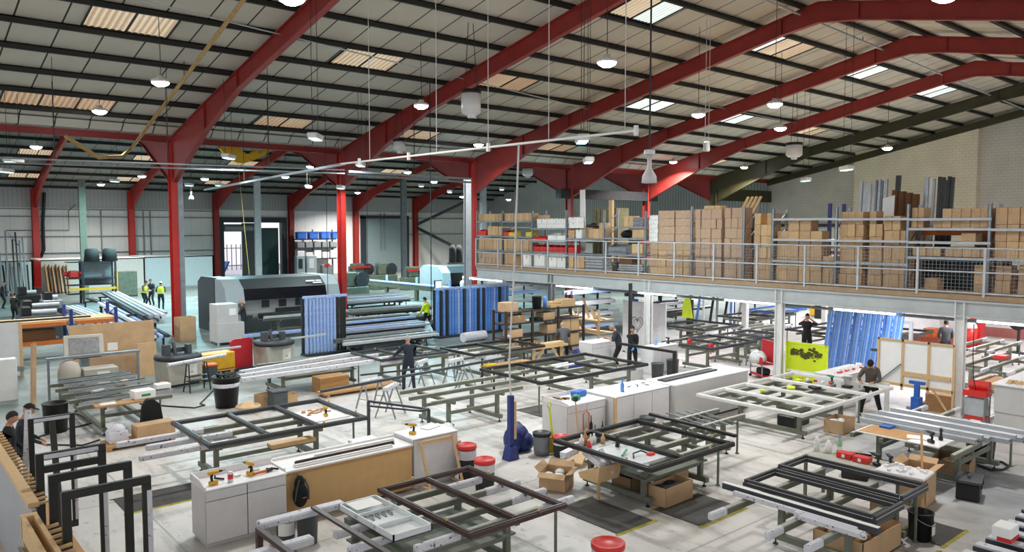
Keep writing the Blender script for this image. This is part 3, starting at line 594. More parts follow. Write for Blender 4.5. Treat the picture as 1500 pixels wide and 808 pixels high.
# fourth and fifth bay odds and ends
b = MB(); ya, yb = mz(868, 330, 24.5)[0], mz(903, 330, 24.5)[0]
for i in range(6): b.box(.0, .8, ya-(ya-yb)*(i+.9)/6, ya-(ya-yb)*(i+.1)/6, 0, mz(880, 305, 24.5)[1]-ZM)
solo('board_stack', 'olive grey boards standing on edge behind the fourth bay', 'boards', b, mat('olive_board', '#7f7a5c', .8, var=.15), (24.5, 0, ZM))
y, z = mz(898, 293, 24.4); solo('timber_post', 'pale timber post rising above the fourth bay', 'post', MB().box(-.06, .06, -.1, .1, 0, z-ZM), MATS['pine'], (24.3, y, ZM))
y, z = mz(854, 303, 24.0); b = MB(); b.bar((0, 0, ZM-z+.2), (.06, .14, .95), .3, .03, (1, 0, 0)); solo('paper_banner', 'white sheet standing tilted above the fourth bay', 'sheet', b, MATS['paper'], (24.05, y, z-.2))
def flats(px0, px1, pt, n_, lab, mt, z0):
    ya, yb = mz(px0, pt, XR)[0], mz(px1, pt, XR)[0]; h = (mz(px0, pt, XR)[1]-z0)/n_; b = MB()
    for i in range(n_): b.box(random.uniform(0, .05), .6, yb+random.uniform(0, .08), ya-random.uniform(0, .08), h*i+.005, h*(i+1)-.012, .004)
    solo('channel_stack', lab, 'stack', b, MATS[mt], (XR, 0, z0), group='stacked channels on the mezzanine')
flats(856, 884, 375, 5, 'stack of grey channels at the bottom of the fourth bay', 'silver_profile', ZM)
flats(904, 942, 386, 4, 'stack of long grey profiles at the bottom of the fifth bay', 'silver_profile', ZM)
flats(926, 943, 318, 5, 'stack of grey flats on top of the fifth bay', 'grey_steel', zs(4, 2))
flats(906, 927, 376, 1, 'dark slatted timber panel behind the grey bucket', 'dark_wood', ZM+.35)
def pail(name, lab, x, y, z, r, h, mt, lid=None, group='pails', cat='bucket', handle=True, closed=False):
    t = thing(name, lab, cat, (x, y, z), 0, group)
    MB().lathe([(0, 0), (r*.86, 0), (r*.98, h*.96), (r*1.03, h*.96), (r*1.03, h), (r*.93, h), (r*.8, .03), (0, .03)] if not (lid or closed) else [(0, 0), (r*.88, 0), (r*.95, h*.3), (r*.98, h*.92), (r, h)], n=20).build('body', MATS[mt], t)
    if lid: MB().lathe([(r*1.02, h-.07), (r*1.07, h-.06), (r*1.07, h+.01), (r*.95, h+.02), (r*.9, h), (0, h)], n=20).build('lid', MATS[lid], t)
    elif closed: MB().lathe([(r*1.02, h-.02), (r*1.03, h+.01), (r*.94, h+.01), (r*.9, h-.01), (0, h-.01)], n=20).build('lid', MATS[mt], t)
    if handle: MB().tube([(r*1.0*math.cos(a), -r*1.06, h*.82-r*.7*math.sin(a)) if False else (r*math.cos(a), -r*.25*math.sin(a)-r*.85*math.sin(a), h*.85-r*.6*math.sin(a)) for a in [PI*k/8 for k in range(9)]], .008, 5).build('handle', MATS['galv'], t)
    return t
y, z = mz(897, 393, 23.3); pail('bucket', 'grey bucket on the deck at the left of the fifth bay', XR+.15, y, ZM, .17, .42, 'grey_steel', group='mezzanine oddments')
b = MB(); b.ball((0, 0, .16), .35, .2, .16, 10, 6); b.ball((.1, .22, .12), .2, .16, .12, 10, 6)
solo('black_bag', 'black bag lying on the second level of the fifth bay', 'bag', b, MATS['black_cloth'], (XR+.35, mz(911, 343, XR)[0], zs(4, 1)))
b = MB().lathe([(0, 0), (.3, .02), (.34, .08), (.3, .14), (.12, .14), (.1, .2), (0, .2)], n=16)
solo('hose_coil', 'black hose coil on top of the fourth bay', 'coil', b, MATS['black_plastic'], (XR+.4, mz(860, 330, XR)[0], zs(3, 1)+.45))
solo('carton_plinth', 'dark carton carrying the black hose coil', 'box', MB().box(-.28, .28, -.2, .2, 0, .45, .01), MATS['card_dark'], (XR+.4, mz(860, 330, XR)[0], zs(3, 1)))
for i, (px, c_) in enumerate(((1167, 'leftmost'), (1178, 'middle'), (1188, 'rightmost'), (1235, 'beside the middle bay'))):
    b = MB(); b.box(-.05, .05, -.1, .1, 0, .05, .02); b.tube([(-.05, -.1, .03), (-.12, -.16, .06), (-.05, -.2, .03)], .012, 5)
    solo('blue_strap', 'blue strap lying at the mezzanine edge, '+c_, 'strap', b, MATS['blue_plastic'], (XM+.25, mz(px, 411, XM+.25)[0], ZM), group='blue straps on the deck edge')
# ---- tubes under the edge beam
for i, ((a, c2, py), lab) in enumerate(zip([(688, 735, 402.5), (815, 868, 411), (935, 990, 419.5), (1062, 1137, 430), (1222, 1312, 444.5), (1432, 1500, 461)], ['at the far end', 'beside the carton shelving', 'above the workers in black', 'left of the middle post', 'above the blue wrapped stack', 'at the right edge'])):
    x = XM+.12; y0, y1 = mz(a, py, x)[0], mz(c2, py, x)[0]; z = 2.66
    t = thing('hanging_tube_light', 'glowing fluorescent batten under the mezzanine beam '+lab, 'lamp', (x, (y0+y1)/2, z), 0, 'fluorescent battens')
    L = abs(y0-y1)/2
    MB().box(-.06, .06, -L, L, .03, .08).build('light_casing', MATS['paper'], t)
    mat('tube_glow', '#ffffff', .4, emit='#f3f3ff', est=7.); MB().cyl((0, -L, 0), (0, L, 0), .032, n=8).build('tube', MATS['tube_glow'], t)
b = MB(); b.cyl((XM+.3, YM0, 2.62), (XM+.3, YM1, 2.62), .03, n=6); b.cyl((XM+.36, YM0, 2.66), (XM+.36, YM1, 2.66), .02, n=6); struct('trim_4', 'grey conduit running below the mezzanine beam', b, MATS['grey_steel'])
# ================================================================== THE SHOP FLOOR: benches, frames, cabinets
def bench(lab, x0, x1, ys, tx, z=.88, wrap=(1, 1), group='trestle benches', extra=True, wl=.5, mt='bench_green', shelf=False, ext=None):
    """steel trestle bench: H trestles across, arms (rails) along x, sleeves wrapped round the arm ends"""
    cx, cy = (x0+x1)/2, (min(ys)+max(ys))/2; t = thing('trestle_bench', lab, 'workbench', (cx, cy, 0), 0, group)
    y0, y1 = min(ys)-cy, max(ys)-cy; yi0, yi1 = y0+.12, y1-.12
    if yi1-yi0 < .3: yi0, yi1 = y0, y1
    for x in tx:
        x -= cx; b = MB(); b.box(x-.04, x+.04, y0-.05, y1+.05, z-.17, z-.09)
        for y in (yi0+.1, yi1-.1): b.box(x-.045, x+.045, y-.045, y+.045, .12, z-.1)
        b.box(x-.05, x+.05, yi0-.08, yi1+.08, .1, .2)
        b.build('trestle', MATS[mt], t)
        for y in (yi0, yi1): MB().cyl((x, y, 0), (x, y, .12), .014, n=6).cyl((x, y, 0), (x, y, .02), .045, n=8).build('levelling_foot', MATS['steel_dark'], t)
    if len(tx) > 1:
        for y in (yi0+.1, yi1-.1): MB().box(tx[0]-cx, tx[-1]-cx, y-.025, y+.025, .42, .5).build('stretcher', MATS[mt], t)
        b = None
    if shelf: MB().box(tx[0]-cx-.1, tx[-1]-cx+.1, yi0, yi1, .5, .53).build('lower_shelf', MATS[mt], t)
    for i, y in enumerate(ys):
        xa, xb = x0-cx, x1-cx
        if ext and i in ext: xa, xb = ext[i][0]-cx, ext[i][1]-cx
        y -= cy; b = MB(); b.box(xa, xb, y-.04, y+.04, z-.1, z-.02); b.m(1); b.box(xa, xb, y-.035, y+.035, z-.02, z)
        a = b.build('arm', [MATS[mt], MATS['bench_top']], t)
        for s, on in ((0, wrap[0]), (1, wrap[1])):
            if on:
                xs = (xa-.02, xa+wl) if s == 0 else (xb-wl, xb+.02)
                MB().box(xs[0], xs[1], y-.05, y+.05, z-.108, z+.008, .02).build('wrapped_sleeve', MATS['wrap'], a)
    if extra: MB().cyl((x1-cx-.3, yi0-.15, 0), (x1-cx-.3, yi0-.15, z-.1), .025, n=8).cyl((x1-cx-.3, yi0-.15, 0), (x1-cx-.3, yi0-.15, .02), .05, n=8).build('prop', MATS[mt], t)
    return t
def flat_frame(name, lab, x0, x1, y0, y1, z, mt, w=.075, t_=.075, mx=(), my=(), plugs=0, group='frames lying on benches', rz=0, edge=None, two=False):
    """a window frame lying flat: stiles along y, rails along x, mullions; optional pale packing plugs"""
    cx, cy = (x0+x1)/2, (y0+y1)/2; t = thing(name, lab, 'window frame', (cx, cy, z), rz, group); X, Y = (x1-x0)/2, (y1-y0)/2
    def bar(nm, a0, a1, b0, b1):
        b = MB(); k = .55 if edge else .86; b.box(a0, a1, b0, b1, 0, t_*k, .006)
        if a1-a0 > b1-b0: b.box(a0, a1, b0+(b1-b0)*(.06 if edge else .3), b0+(b1-b0)*.7, t_*k, t_, .004)
        else: b.box(a0+(a1-a0)*(.06 if edge else .3), a0+(a1-a0)*.7, b0, b1, t_*k, t_, .004)
        b.build(nm, MATS[mt], t)
        if edge: MB().box(a0+.004, a1-.004, b0+.004, b1-.004, t_*.55, t_*.6).build('protective_film', MATS[edge], t)
    for s in (-1, 1):
        bar('rail', -X, X, *sorted((s*Y, s*(Y-w)))); bar('stile', *sorted((s*X, s*(X-w))), -Y+w, Y-w)
    for x in mx: bar('mullion', x-cx-w/2, x-cx+w/2, -Y+w, Y-w)
    for y in my: bar('transom', -X+w, X-w, y-cy-w/2, y-cy+w/2)
    pts = [(-X+w/2, -Y*.5), (X-w/2, Y*.5), (-X*.3, Y-w/2), (X*.4, -Y+w/2), (X-w/2, -Y*.6), (-X+w/2, Y*.6)]+[(x-cx, Y*.45*(-1)**i) for i, x in enumerate(mx)]
    for i in range(min(plugs, len(pts))): MB().cyl((pts[i][0], pts[i][1], t_*.9), (pts[i][0], pts[i][1], t_+.045), .022, n=10).build('timber_plug', MATS['pine'], t)
    return t
def drill(lab, x, y, z, rz, mt='tool_yellow', lying=False, group='cordless drills'):
    t = thing('cordless_drill', lab, 'drill', (x, y, z), rz, group)
    b = MB(); b.cyl((-.09, 0, .2), (.06, 0, .2), .034, .03, 10); b.ball((-.09, 0, .2), .034, n=10, k=6); b.build('motor_body', MATS[mt], t)
    MB().cyl((.06, 0, .2), (.13, 0, .2), .026, .014, 10).cyl((.13, 0, .2), (.19, 0, .2), .005, n=6).build('chuck', MATS['black_plastic'], t)
    b = MB(); b.tube([(-.05, 0, .18), (-.06, 0, .12), (-.05, 0, .06)], .024, 8); b.box(-.01, .01, -.008, .008, .12, .15); b.build('grip', MATS['black_plastic'], t)
    MB().box(-.1, .04, -.04, .04, 0, .065, .012).build('battery', MATS[mt], t)
    if lying: t.rotation_euler = (PI/2, 0, rz); t.location.z = z+.04
    return t
# ---- white cabinet with drills
def cabinet(lab, x0, x1, y0, y1, h, nd, drawers=True, gallery=0., mt='white_lam', name='cabinet', group=None, knobs=True):
    cx = (x0+x1)/2; t = thing(name, lab, 'cabinet', (cx, y0, 0), 0, group); X = (x1-x0)/2; D = y1-y0
    b = MB(); b.box(-X, X, .02, D, .07, h-.03); b.box(-X+.03, X-.03, .06, D-.03, 0, .07); b.build('carcass', MATS[mt], t)
    MB().box(-X+.01, X-.01, .012, .02, .07, h-.03).build('door_gap_shade', MATS['steel_dark'], t)  # dark sheet added behind the doors so their gaps read as shadow lines
    b = MB(); b.box(-X-.01, X+.01, -.015, D, h-.03, h, .006)
    if gallery: b.box(-X-.01, X+.01, D-.02, D, h, h+gallery); b.prism([(-.01, h), (D, h), (D, h+gallery), (.25, h+gallery*.9), (.05, h+.05), (-.01, h+.04)], -X-.01, -X+.015, 'x')
    b.build('worktop', MATS['white_edge'], t)
    w = 2*X/nd; hd = h-.2 if drawers else h-.035
    for i in range(nd):
        a = -X+w*i
        d = MB().box(a+.007, a+w-.007, -.008, .012, .08, hd-.007, .003).build('door', MATS[mt], t)
        if knobs: MB().lathe([(0, 0), (.012, 0), (.018, .02), (.014, .03), (0, .032)], n=10).xf(Matrix.Translation((a+(w-.06 if i % 2 == 0 else .06), 0, hd-.09)) @ Matrix.Rotation(PI/2, 4, 'X')).build('knob', MATS['white_edge'], d)
        if drawers:
            q = MB().box(a+.007, a+w-.007, -.008, .012, hd+.004, h-.036, .003).build('drawer', MATS[mt], t)
            if knobs:
                MB().lathe([(0, 0), (.012, 0), (.018, .02), (.014, .03), (0, .032)], n=10).xf(Matrix.Translation((a+w/2, 0, hd+.07)) @ Matrix.Rotation(PI/2, 4, 'X')).build('knob', MATS['white_edge'], q)
                MB().cyl((a+w/2, .002, hd+.125), (a+w/2, -.004, hd+.125), .009, n=8).build('lock', MATS['steel_dark'], q)
    return t
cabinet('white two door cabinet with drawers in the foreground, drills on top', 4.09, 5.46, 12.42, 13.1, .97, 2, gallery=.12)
drill('yellow drill standing at the left end of the white drawer cabinet', 4.32, 12.62, .97, .1)
drill('yellow drill standing upright mid top of the white drawer cabinet', 4.93, 12.72, .97, 1.9)
b = MB(); b.lathe([(0, 0), (.045, 0), (.045, .16), (.04, .17), (0, .17)], n=14); b.m(1); b.lathe([(.046, .05), (.046, .13)], n=14)
solo('spray_can', 'clear jar with red label beside the left yellow drill', 'jar', b, [MATS['clear_plastic'], MATS['red_plastic']], (4.56, 12.58, .97))
b = MB(); b.tube([(-.12, 0, .03), (0, 0, .04), (.12, .03, .03)], .025, 8); b.m(1); b.tube([(.1, .02, .03), (.22, .06, .04)], .03, 8)
solo('pliers', 'orange and black hand tool lying on the white drawer cabinet', 'tool', b, [MATS['orange'], MATS['black_plastic']], (5.1, 12.62, .97))
b = MB(); b.box(-.06, .06, -.02, .02, 0, .04, .01); b.tube([(.05, 0, .03), (.16, -.05, .03)], .018, 6)
solo('cutter', 'black hand cutter at the right end of the white drawer cabinet', 'tool', b, MATS['black_plastic'], (5.3, 12.75, .97), -.6)
b = MB(); b.cyl((0, -.09, .02), (0, .09, .02), .018, n=8); solo('black_knife', 'black knife lying behind the left yellow drill', 'tool', b, MATS['black_plastic'], (4.45, 12.8, .97), .6)
for i, (x, y) in enumerate(((4.75, 12.78), (5.02, 12.9), (5.12, 12.88))): solo('screw_box', 'small clear box of screws on the white cabinet, %s from its left' % ORD[i], 'box', MB().box(-.05, .05, -.03, .03, 0, .03, .004), MATS['clear_plastic'], (x, y, .97), .3, 'screw boxes on the white cabinet')
# ---- tan boarded bench with the backpack
t = thing('boarded_bench', 'long bench clad in tan fibreboard with black backpack on it', 'workbench', (6.82, 12.6, 0))
MB().box(-1.3, 1.32, 0, .03, .06, .9).build('tan_panel', MATS['osb'], t)
b = MB(); b.box(-1.3, 1.32, -.012, 0, .84, .9); b.box(-1.3, 1.32, -.012, 0, .06, .12); b.box(-1.3, 1.32, .7, .74, .06, .9); b.box(-1.3, -1.26, .03, .7, .06, .9); b.build('batten', MATS['ply'], t)
b = MB(); b.box(-1.34, 1.34, -.02, .76, .9, .93); b.box(-1.34, -1.3, -.02, .76, .93, 1.); b.box(-1.34, 1.34, .72, .76, .93, .97); b.build('worktop', MATS['white_edge'], t)
b = MB(); b.box(-1.2, 1.2, .1, .64, 0, .06); b.build('plinth', MATS['steel_dark'], t)
pr = [(5.75, 7.75, 12.72, .06, 'white_frame', 'front white profile lying on the boarded bench'), (5.85, 7.9, 12.9, .05, 'brown_frame', 'brown edged strip lying on the boarded bench'), (6.3, 8.0, 13.05, .05, 'white_frame', 'rear white profile lying on the boarded bench')]
for x0, x1, y, w, mt, lab in pr:
    b = MB(); b.box(x0, x1, y-w, y+w, .93, .96, .004); b.box(x0, x1, y-w*.4, y+w*.4, .96, .985, .004); solo('profile_length', lab, 'profile', b, MATS[mt], group='profiles on the boarded bench')
t = thing('backpack', 'black backpack hanging on the tan fibreboard bench front', 'backpack', (5.74, 12.47, .3))
b = MB(); b.ball((0, 0, .2), .14, .1, .22, 14, 8); b.ball((0, .03, .38), .1, .07, .17, 12, 7); b.build('bag_body', MATS['black_cloth'], t)
b = MB(); b.tube([(-.05, -.07, .5), (-.12, -.1, .32), (-.13, -.06, .12)], .014, 6); b.tube([(.05, -.07, .5), (.1, -.11, .34), (.12, -.07, .12)], .014, 6); b.tube([(0, .06, .5), (0, .09, .56), (0, .1, .5)], .01, 6); b.build('strap', MATS['grey_plastic'], t)
MB().box(-.01, .06, -.112, -.1, .17, .185).build('logo_patch', MATS['orange'], t)
MB().cyl((0, .13, .54), (0, .02, .55), .012, n=6).build('hook', MATS['galv'], t)
# ---- white end box and timber A-frame
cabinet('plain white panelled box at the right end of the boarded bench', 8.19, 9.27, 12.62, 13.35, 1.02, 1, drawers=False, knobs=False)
drill('yellow drill standing on the left of the plain white box', 8.35, 12.95, 1.02, 2.2)
t = thing('timber_easel', 'pale pine A-frame leaning on the plain white box', 'frame', (8.72, 12.45, 0))
for x in (-.42, .36):
    MB().bar((x, -.28, 0), (x, .1, .98), .05, .03, (0, 1, 0)).build('leg', MATS['pine'], t); MB().bar((x, -.3, .1), (x+.0, .12, .06), .04, .03).build('foot', MATS['pine'], t)
MB().bar((-.44, .1, .93), (.38, .1, .93), .04, .06).build('top_rail', MATS['pine'], t)
b = MB(); b.bar((.0, -.1, 1.02), (.25, .1, 1.02), .2, .005); solo('paper_sheet', 'white sheet lying at the back of the plain white box', 'paper', MB().box(-.2, .2, -.12, .12, 0, .02), MATS['paper'], (8.95, 13.15, 1.02), .3)
# ---- brown frame bench
bench('trestle bench under the brown frame, in the foreground', 4.9, 8.5, (8.6, 9.15, 9.75, 10.3), (5.5, 7.4), wl=.75, shelf=True, ext={3: (5.6, 8.05), 0: (5.6, 8.6), 2: (5.0, 8.45)})
flat_frame('glazing_casement', 'brown frame with one mullion lying on the foreground bench', 6.25, 8.12, 8.22, 10.72, .9, 'brown_frame', .1, .08, mx=(7.17,), plugs=4)
t = thing('profile_corner_piece', 'brown profile corner propped at the bottom left of the tray bench', 'window frame', (4.12, 10.3, 0))
MB().box(-.05, .03, -1.9, .03, .93, 1.0, .005).build('rail', MATS['brown_frame'], t); MB().box(-.05, .03, -.06, .03, 0, .93, .005).build('stile', MATS['brown_frame'], t)
b = MB(); b.box(-.04, .04, -2.4, 0, 0, .04, .004); solo('brown_strip', 'long thin brown strip crossing the tray bench', 'profile', b, MATS['brown_frame'], (5.05, 10.55, .97))
b = MB(); b.box(-.35, 1.0, -.09, .09, 0, .1, .02); solo('wrapped_length', 'white wrapped length lying across the brown corner and the grey bucket', 'profile', b, MATS['wrap'], (4.55, 10.55, .88))
solo('wrapped_length', 'white wrapped length at the bottom left under the brown corner', 'profile', MB().box(-.3, .6, -.08, .08, 0, .12, .02), MATS['wrap'], (4.05, 9.75, .8)); solo('steel_stand', 'steel stand carrying the white wrapped lengths', 'stand', MB().box(-.03, .03, -.4, .6, .74, .8).box(-.03, .03, -.03, .03, 0, .74).box(-.3, .3, -.03, .03, 0, .03), MATS['bench_green'], (4.35, 10.0, 0))
t = thing('parts_tray', 'grey plastic compartment tray with papers on the foreground bench', 'tray', (5.72, 9.62, .9))
b = MB(); b.box(-.32, .32, -.78, .78, 0, .012)
for x in (-.32, .3): b.box(x, x+.02, -.78, .78, 0, .1)
for y in (-.78, -.28, .25, .76): b.box(-.32, .32, y, y+.02, 0, .1 if abs(y) > .5 else .08)
b.build('tray_body', MATS['clear_plastic'], t)
MB().box(-.24, .2, .36, .72, .1, .104).build('paper', MATS['paper'], t)
b = MB()
for i in range(14): b.box(-.25+.035*i, -.23+.035*i, .05+.3*(i % 3)/4, .2+.3*(i % 3)/4, .012, .03)
b.build('fittings', MATS['galv'], t)
for x, y, r, h, mt, lab, cl in ((5.23, 11.95, .16, .4, 'grey_plastic', 'grey lidded bucket standing right of the white cabinet, label on its side', True), (5.45, 11.6, .18, .5, 'grey_plastic', 'open grey bin standing by the tan bench', False)):
    p = pail('bucket', lab, x, y, 0, r, h, mt, closed=cl, group='buckets on the shop floor', handle=False)
    if cl: MB().prism([(-.8, .12), (.2, .12), (.2, .33), (-.8, .33)], -r*1.0-.004, -r*.99, 'y').v
    if cl: MB().add([(r*1.01*math.cos(a), r*1.01*math.sin(a), z) for z in (.12, .33) for a in [PI*1.1+PI*.6*k/6 for k in range(7)]], [(k, k+1, k+8, k+7) for k in range(6)], True).build('label', MATS['paper'], p)
def drum(x, y, lab, h=.62, r=.2, lid='red_plastic'):
    t = pail('lidded_drum', lab, x, y, 0, r, h, 'rubber', lid=lid, group='black drums with red lids', cat='drum', handle=False)
    MB().lathe([(r*1.005, h*.62), (r*1.02, h*.64), (r*1.02, h*.86), (r*1.005, h*.88)], n=20).build('band', MATS['wrap'], t); return t
drum(9.38, 12.45, 'black drum with red lid behind the pale A-frame', .72, .19)
drum(9.25, 11.7, 'black drum with red lid behind the far corner of the brown frame', .62, .2)
drum(12.0, 12.35, 'black drum with red lid beside the yellow spade', .45, .2)
pr_ = G(560, 808); drum(8.3, 7.55, 'black drum with red lid cut by the bottom edge of the photo', .52, .24)
# ---- long grey frame on bench, left
bench('trestle bench under the long dark grey frame', 4.0, 8.7, (15.45, 16.1, 16.7), (5.4, 7.6), wl=1.7, wrap=(1, 0), ext={0: (3.9, 8.3), 1: (4.2, 8.6), 2: (3.8, 8.6)}, shelf=False)
flat_frame('glazing_casement', 'long dark grey frame with two mullions, yellow drill lying inside', 5.02, 8.52, 14.95, 17.35, .9, 'dark_grey_frame', .11, .09, mx=(6.25, 7.36), plugs=5)
solo('tool_board', 'white board with scattered fittings inside the dark grey frame', 'board', MB().box(-.45, .45, -.55, .55, 0, .02), MATS['white_edge'], (7.95, 16.1, .88))
drill('yellow drill standing on the white board inside the dark grey frame', 7.95, 15.9, .9, 1.4)
b = MB()
for i in range(18): x, y = random.uniform(-.3, .3), random.uniform(-.15, .3); b.box(x, x+.09, y, y+.03, 0, .03)
solo('fittings_pile', 'pile of tan fittings on the white board in the dark grey frame', 'fittings', b, MATS['ply'], (7.9, 16.25, .9))
solo('timber_block', 'pale timber block on the bench stretcher under the grey frame', 'timber', MB().box(-.5, .5, -.14, .14, .5, .58, .006), MATS['pine'], (7.0, 15.6, 0), -.02)
solo('white_carton', 'white carton standing under the right end of the grey frame', 'box', MB().box(-.3, .3, -.25, .25, 0, .55, .01), MATS['paper'], (8.3, 14.7, 0))
# ---- middle green bench
bench('empty green trestle bench with three long pale rails mid floor', 10.6, 14.5, (15.55, 16.35, 17.1), (11.3, 12.9), wrap=(0, 0), z=.9, ext={0: (10.65, 13.6), 1: (10.5, 14.2), 2: (10.7, 14.9)})
t = thing('angle_stand', 'slim grey frame standing open left of the empty green bench', 'frame', (10.1, 15.6, 0))
for p in ((9.35, 16.4), (10.0, 14.75)): MB().box(p[0]-10.1-.03, p[0]-10.1+.03, p[1]-15.6-.03, p[1]-15.6+.03, 0, .95).build('leg', MATS['dark_grey_frame'], t)
b = MB(); b.bar((-.75, .8, .95), (-.1, -.85, .95), .05, .05); b.bar((-1., .35, .95), (-.35, -.85, .95), .04, .04); b.bar((-.35, -.85, .95), (-.1, -.85, .95), .05, .05); b.build('top_bar', MATS['dark_grey_frame'], t)
solo('timber_scrap_box', 'cardboard box under clear wrap beside the empty green bench', 'box', MB().box(-.38, .38, -.22, .22, 0, .34, .01), MATS['card'], (9.95, 14.15, 0), -.1)
b = MB(); b.ball((0, 0, .0), .42, .3, .36, 14, 8, 0); b.ball((.25, .1, .0), .25, .2, .34, 10, 6, 0); b.ball((-.2, .15, .0), .28, .2, .4, 10, 6, 0)
solo('bubble_wrap', 'heap of clear bubble wrap lying over the cardboard box', 'packaging', b, MATS['bubble'], (9.95, 14.2, .345))
# ---- sawhorses and long beams mid left
def sawhorse(lab, x, y, rz, L=.75, h=.82, group='white sawhorses'):
    t = thing('sawhorse', lab, 'sawhorse', (x, y, 0), rz, group)
    MB().box(-L/2, L/2, -.06, .06, h-.08, h+.04, .02).build('padded_beam', MATS['wrap'], t)
    for sx in (-1, 1):
        for sy in (-1, 1): MB().bar((sx*L*.4, sy*.04, h-.08), (sx*L*.45, sy*.3, 0), .035, .035).build('leg', MATS['galv'], t)
    b = MB()
    for sx in (-1, 1): b.bar((sx*L*.43, -.2, .3), (sx*L*.43, .2, .3), .02, .02)
    b.build('brace', MATS['galv'], t); return t
for lab, px, py, rz in (('sawhorse under the long dark beam, left of the navy clad worker', 545, 597, .2), ('sawhorse in front of the navy clad worker', 618, 565, .5), ('sawhorse beside the slim grey frame', 572, 608, .6), ('sawhorse behind the empty green bench, middle', 668, 562, .3), ('sawhorse near the black long frame', 722, 557, .1), ('sawhorse right behind the empty green bench', 682, 572, .7)):
    p = G(px, py); sawhorse(lab, p.x, p.y, rz)
p, q = G(470, 573, .9), G(760, 520, .9); b = MB(); b.bar(p, q, .07, .07); solo('long_beam', 'very long dark beam resting across the sawhorses', 'beam', b, MATS['dark_grey_frame'])
p, q = G(528, 549, .9), G(630, 538, .9); b = MB(); b.bar(p, q, .05, .05); solo('long_beam', 'shorter thin dark beam crossing behind the navy clad worker', 'beam', b, MATS['dark_grey_frame'])
# navy man's bench
p = G(565, 528, .95)
bench('low trestle bench in front of the navy clad worker', 12.6, 15.8, (21.3, 22.1, 22.8), (13.4, 15.2), wrap=(1, 0), wl=.8)
flat_frame('glazing_casement', 'dark grey frame in front of the navy clad worker', 12.55, 15.2, 21.2, 23.2, .9, 'dark_grey_frame', .1, .08, mx=(13.6, 14.4), plugs=3)
t = thing('side_table', 'ply topped black table beside the navy clad worker', 'table', (16.2, 19.1, 0))
MB().box(-1., .9, -.35, .35, .68, .72).build('table_top', MATS['ply'], t)
for x in (-.95, .85):
    for y in (-.3, .3): MB().box(x-.025, x+.025, y-.025, y+.025, 0, .95 if y > 0 else .68).build('leg', MATS['black_frame'], t)
solo('yellow_packet', 'yellow packet on the ply topped table', 'packet', MB().box(-.2, .2, -.1, .1, 0, .06, .01), MATS['yellow'], (15.4, 19.2, .72))
# long padded arms left of navy man
for i, (px0, py0, px1, py1) in enumerate(((352, 545, 520, 517), (350, 551, 540, 522), (354, 556, 560, 527))):
    p, q = G(px0, py0, .86), G(px1, py1, .86); b = MB(); b.bar(p, q, .14, .11); solo('padded_arm', 'long white wrapped bench arm, %s back, on the olive cabinet bench' % ORD[2-i], 'bench arm', b, MATS['wrap'], group='long white wrapped arms')
bench('olive bench under the long white wrapped arms', 9.6, 12.7, (22.4, 23.2, 23.9), (9.9, 12.3), wrap=(0, 0), z=.8, shelf=True)
solo('timber_case', 'dark brown timber case under the olive bench', 'case', MB().box(-.5, .5, -.3, .3, 0, .48, .01), MATS['ply'], (11.3, 22.2, 0)); solo('green_crate', 'green crate on the shelf of the olive bench', 'crate', MB().box(-.15, .15, -.2, .2, 0, .18, .01), MATS['green'], (10.2, 23., .53)); solo('orange_crate', 'orange crate on the shelf of the olive bench', 'crate', MB().box(-.3, .3, -.2, .2, 0, .16, .01), MATS['orange'], (11.2, 23., .53))
solo('pallet_board', 'low timber pallet boards beside the dark brown case', 'pallet', MB().box(-1.3, 1.3, -.25, .25, .08, .14).box(-1.2, -1.1, -.25, .25, 0, .08).box(1.1, 1.2, -.25, .25, 0, .08), MATS['ply'], (11.9, 21.5, 0))
t = thing('waste_bin', 'black waste bin with pale paper band, left mid floor', 'bin', (7.95, 22.1, 0))
MB().lathe([(0, 0), (.3, 0), (.38, .85), (.4, .85), (.4, .9), (.35, .9), (.3, .3), (0, .3)], n=20).build('bin_body', MATS['black_plastic'], t); MB().lathe([(.362, .6), (.374, .72), (.376, .72), (.364, .6)], n=20).build('paper_band', MATS['wrap'], t)
b = MB(); 
for i in range(9): a = i*.7; b.tube([(.2*math.cos(a), .2*math.sin(a), .8), (.28*math.cos(a+.4), .26*math.sin(a+.4), .97), (.1*math.cos(a+1), .1*math.sin(a+1), .95)], .03, 6)
b.build('cable_waste', MATS['cable'], t)
for px, py, rz, s, lab, mt in ((388, 593, .3, .42, 'open brown box beside the black waste bin', 'card'), (424, 590, -.1, .36, 'small brown box right of the dark grey bin', 'card_pale')):
    p = G(px, py); solo('open_box', lab, 'box', MB().box(-s/2, s/2, -s/2, s/2, 0, .02).box(-s/2, -s/2+.01, -s/2, s/2, 0, s*.8).box(s/2-.01, s/2, -s/2, s/2, 0, s*.8).box(-s/2, s/2, -s/2, -s/2+.01, 0, s*.8).box(-s/2, s/2, s/2-.01, s/2, 0, s*.8), MATS[mt], p, rz)
p = G(407, 598); solo('grey_bin', 'square dark grey bin between two brown boxes', 'bin', MB().box(-.22, .22, -.22, .22, 0, .5, .02).box(-.24, .24, -.24, .24, .5, .55, .01), MATS['grey_plastic'], p)
p = G(364, 603); b = MB(); b.lathe([(.0, 0), (.2, 0), (.2, .12), (.36, .14), (.33, .2), (.2, .16), (.1, .3), (0, .3)], n=16); solo('cable_drum', 'tan cardboard rimmed tub beside the black waste bin', 'tub', b, MATS['card_pale'], p)
b = MB(); pts = [G(205, 592), G(240, 595), G(285, 598), G(300, 594), G(293, 592), G(300, 585), G(320, 565), G(330, 560)]; b.tube([(q.x, q.y, .02) for q in pts], .022, 6); solo('floor_cable', 'black cable trailing over the floor to the waste bin', 'cable', b, MATS['cable'])
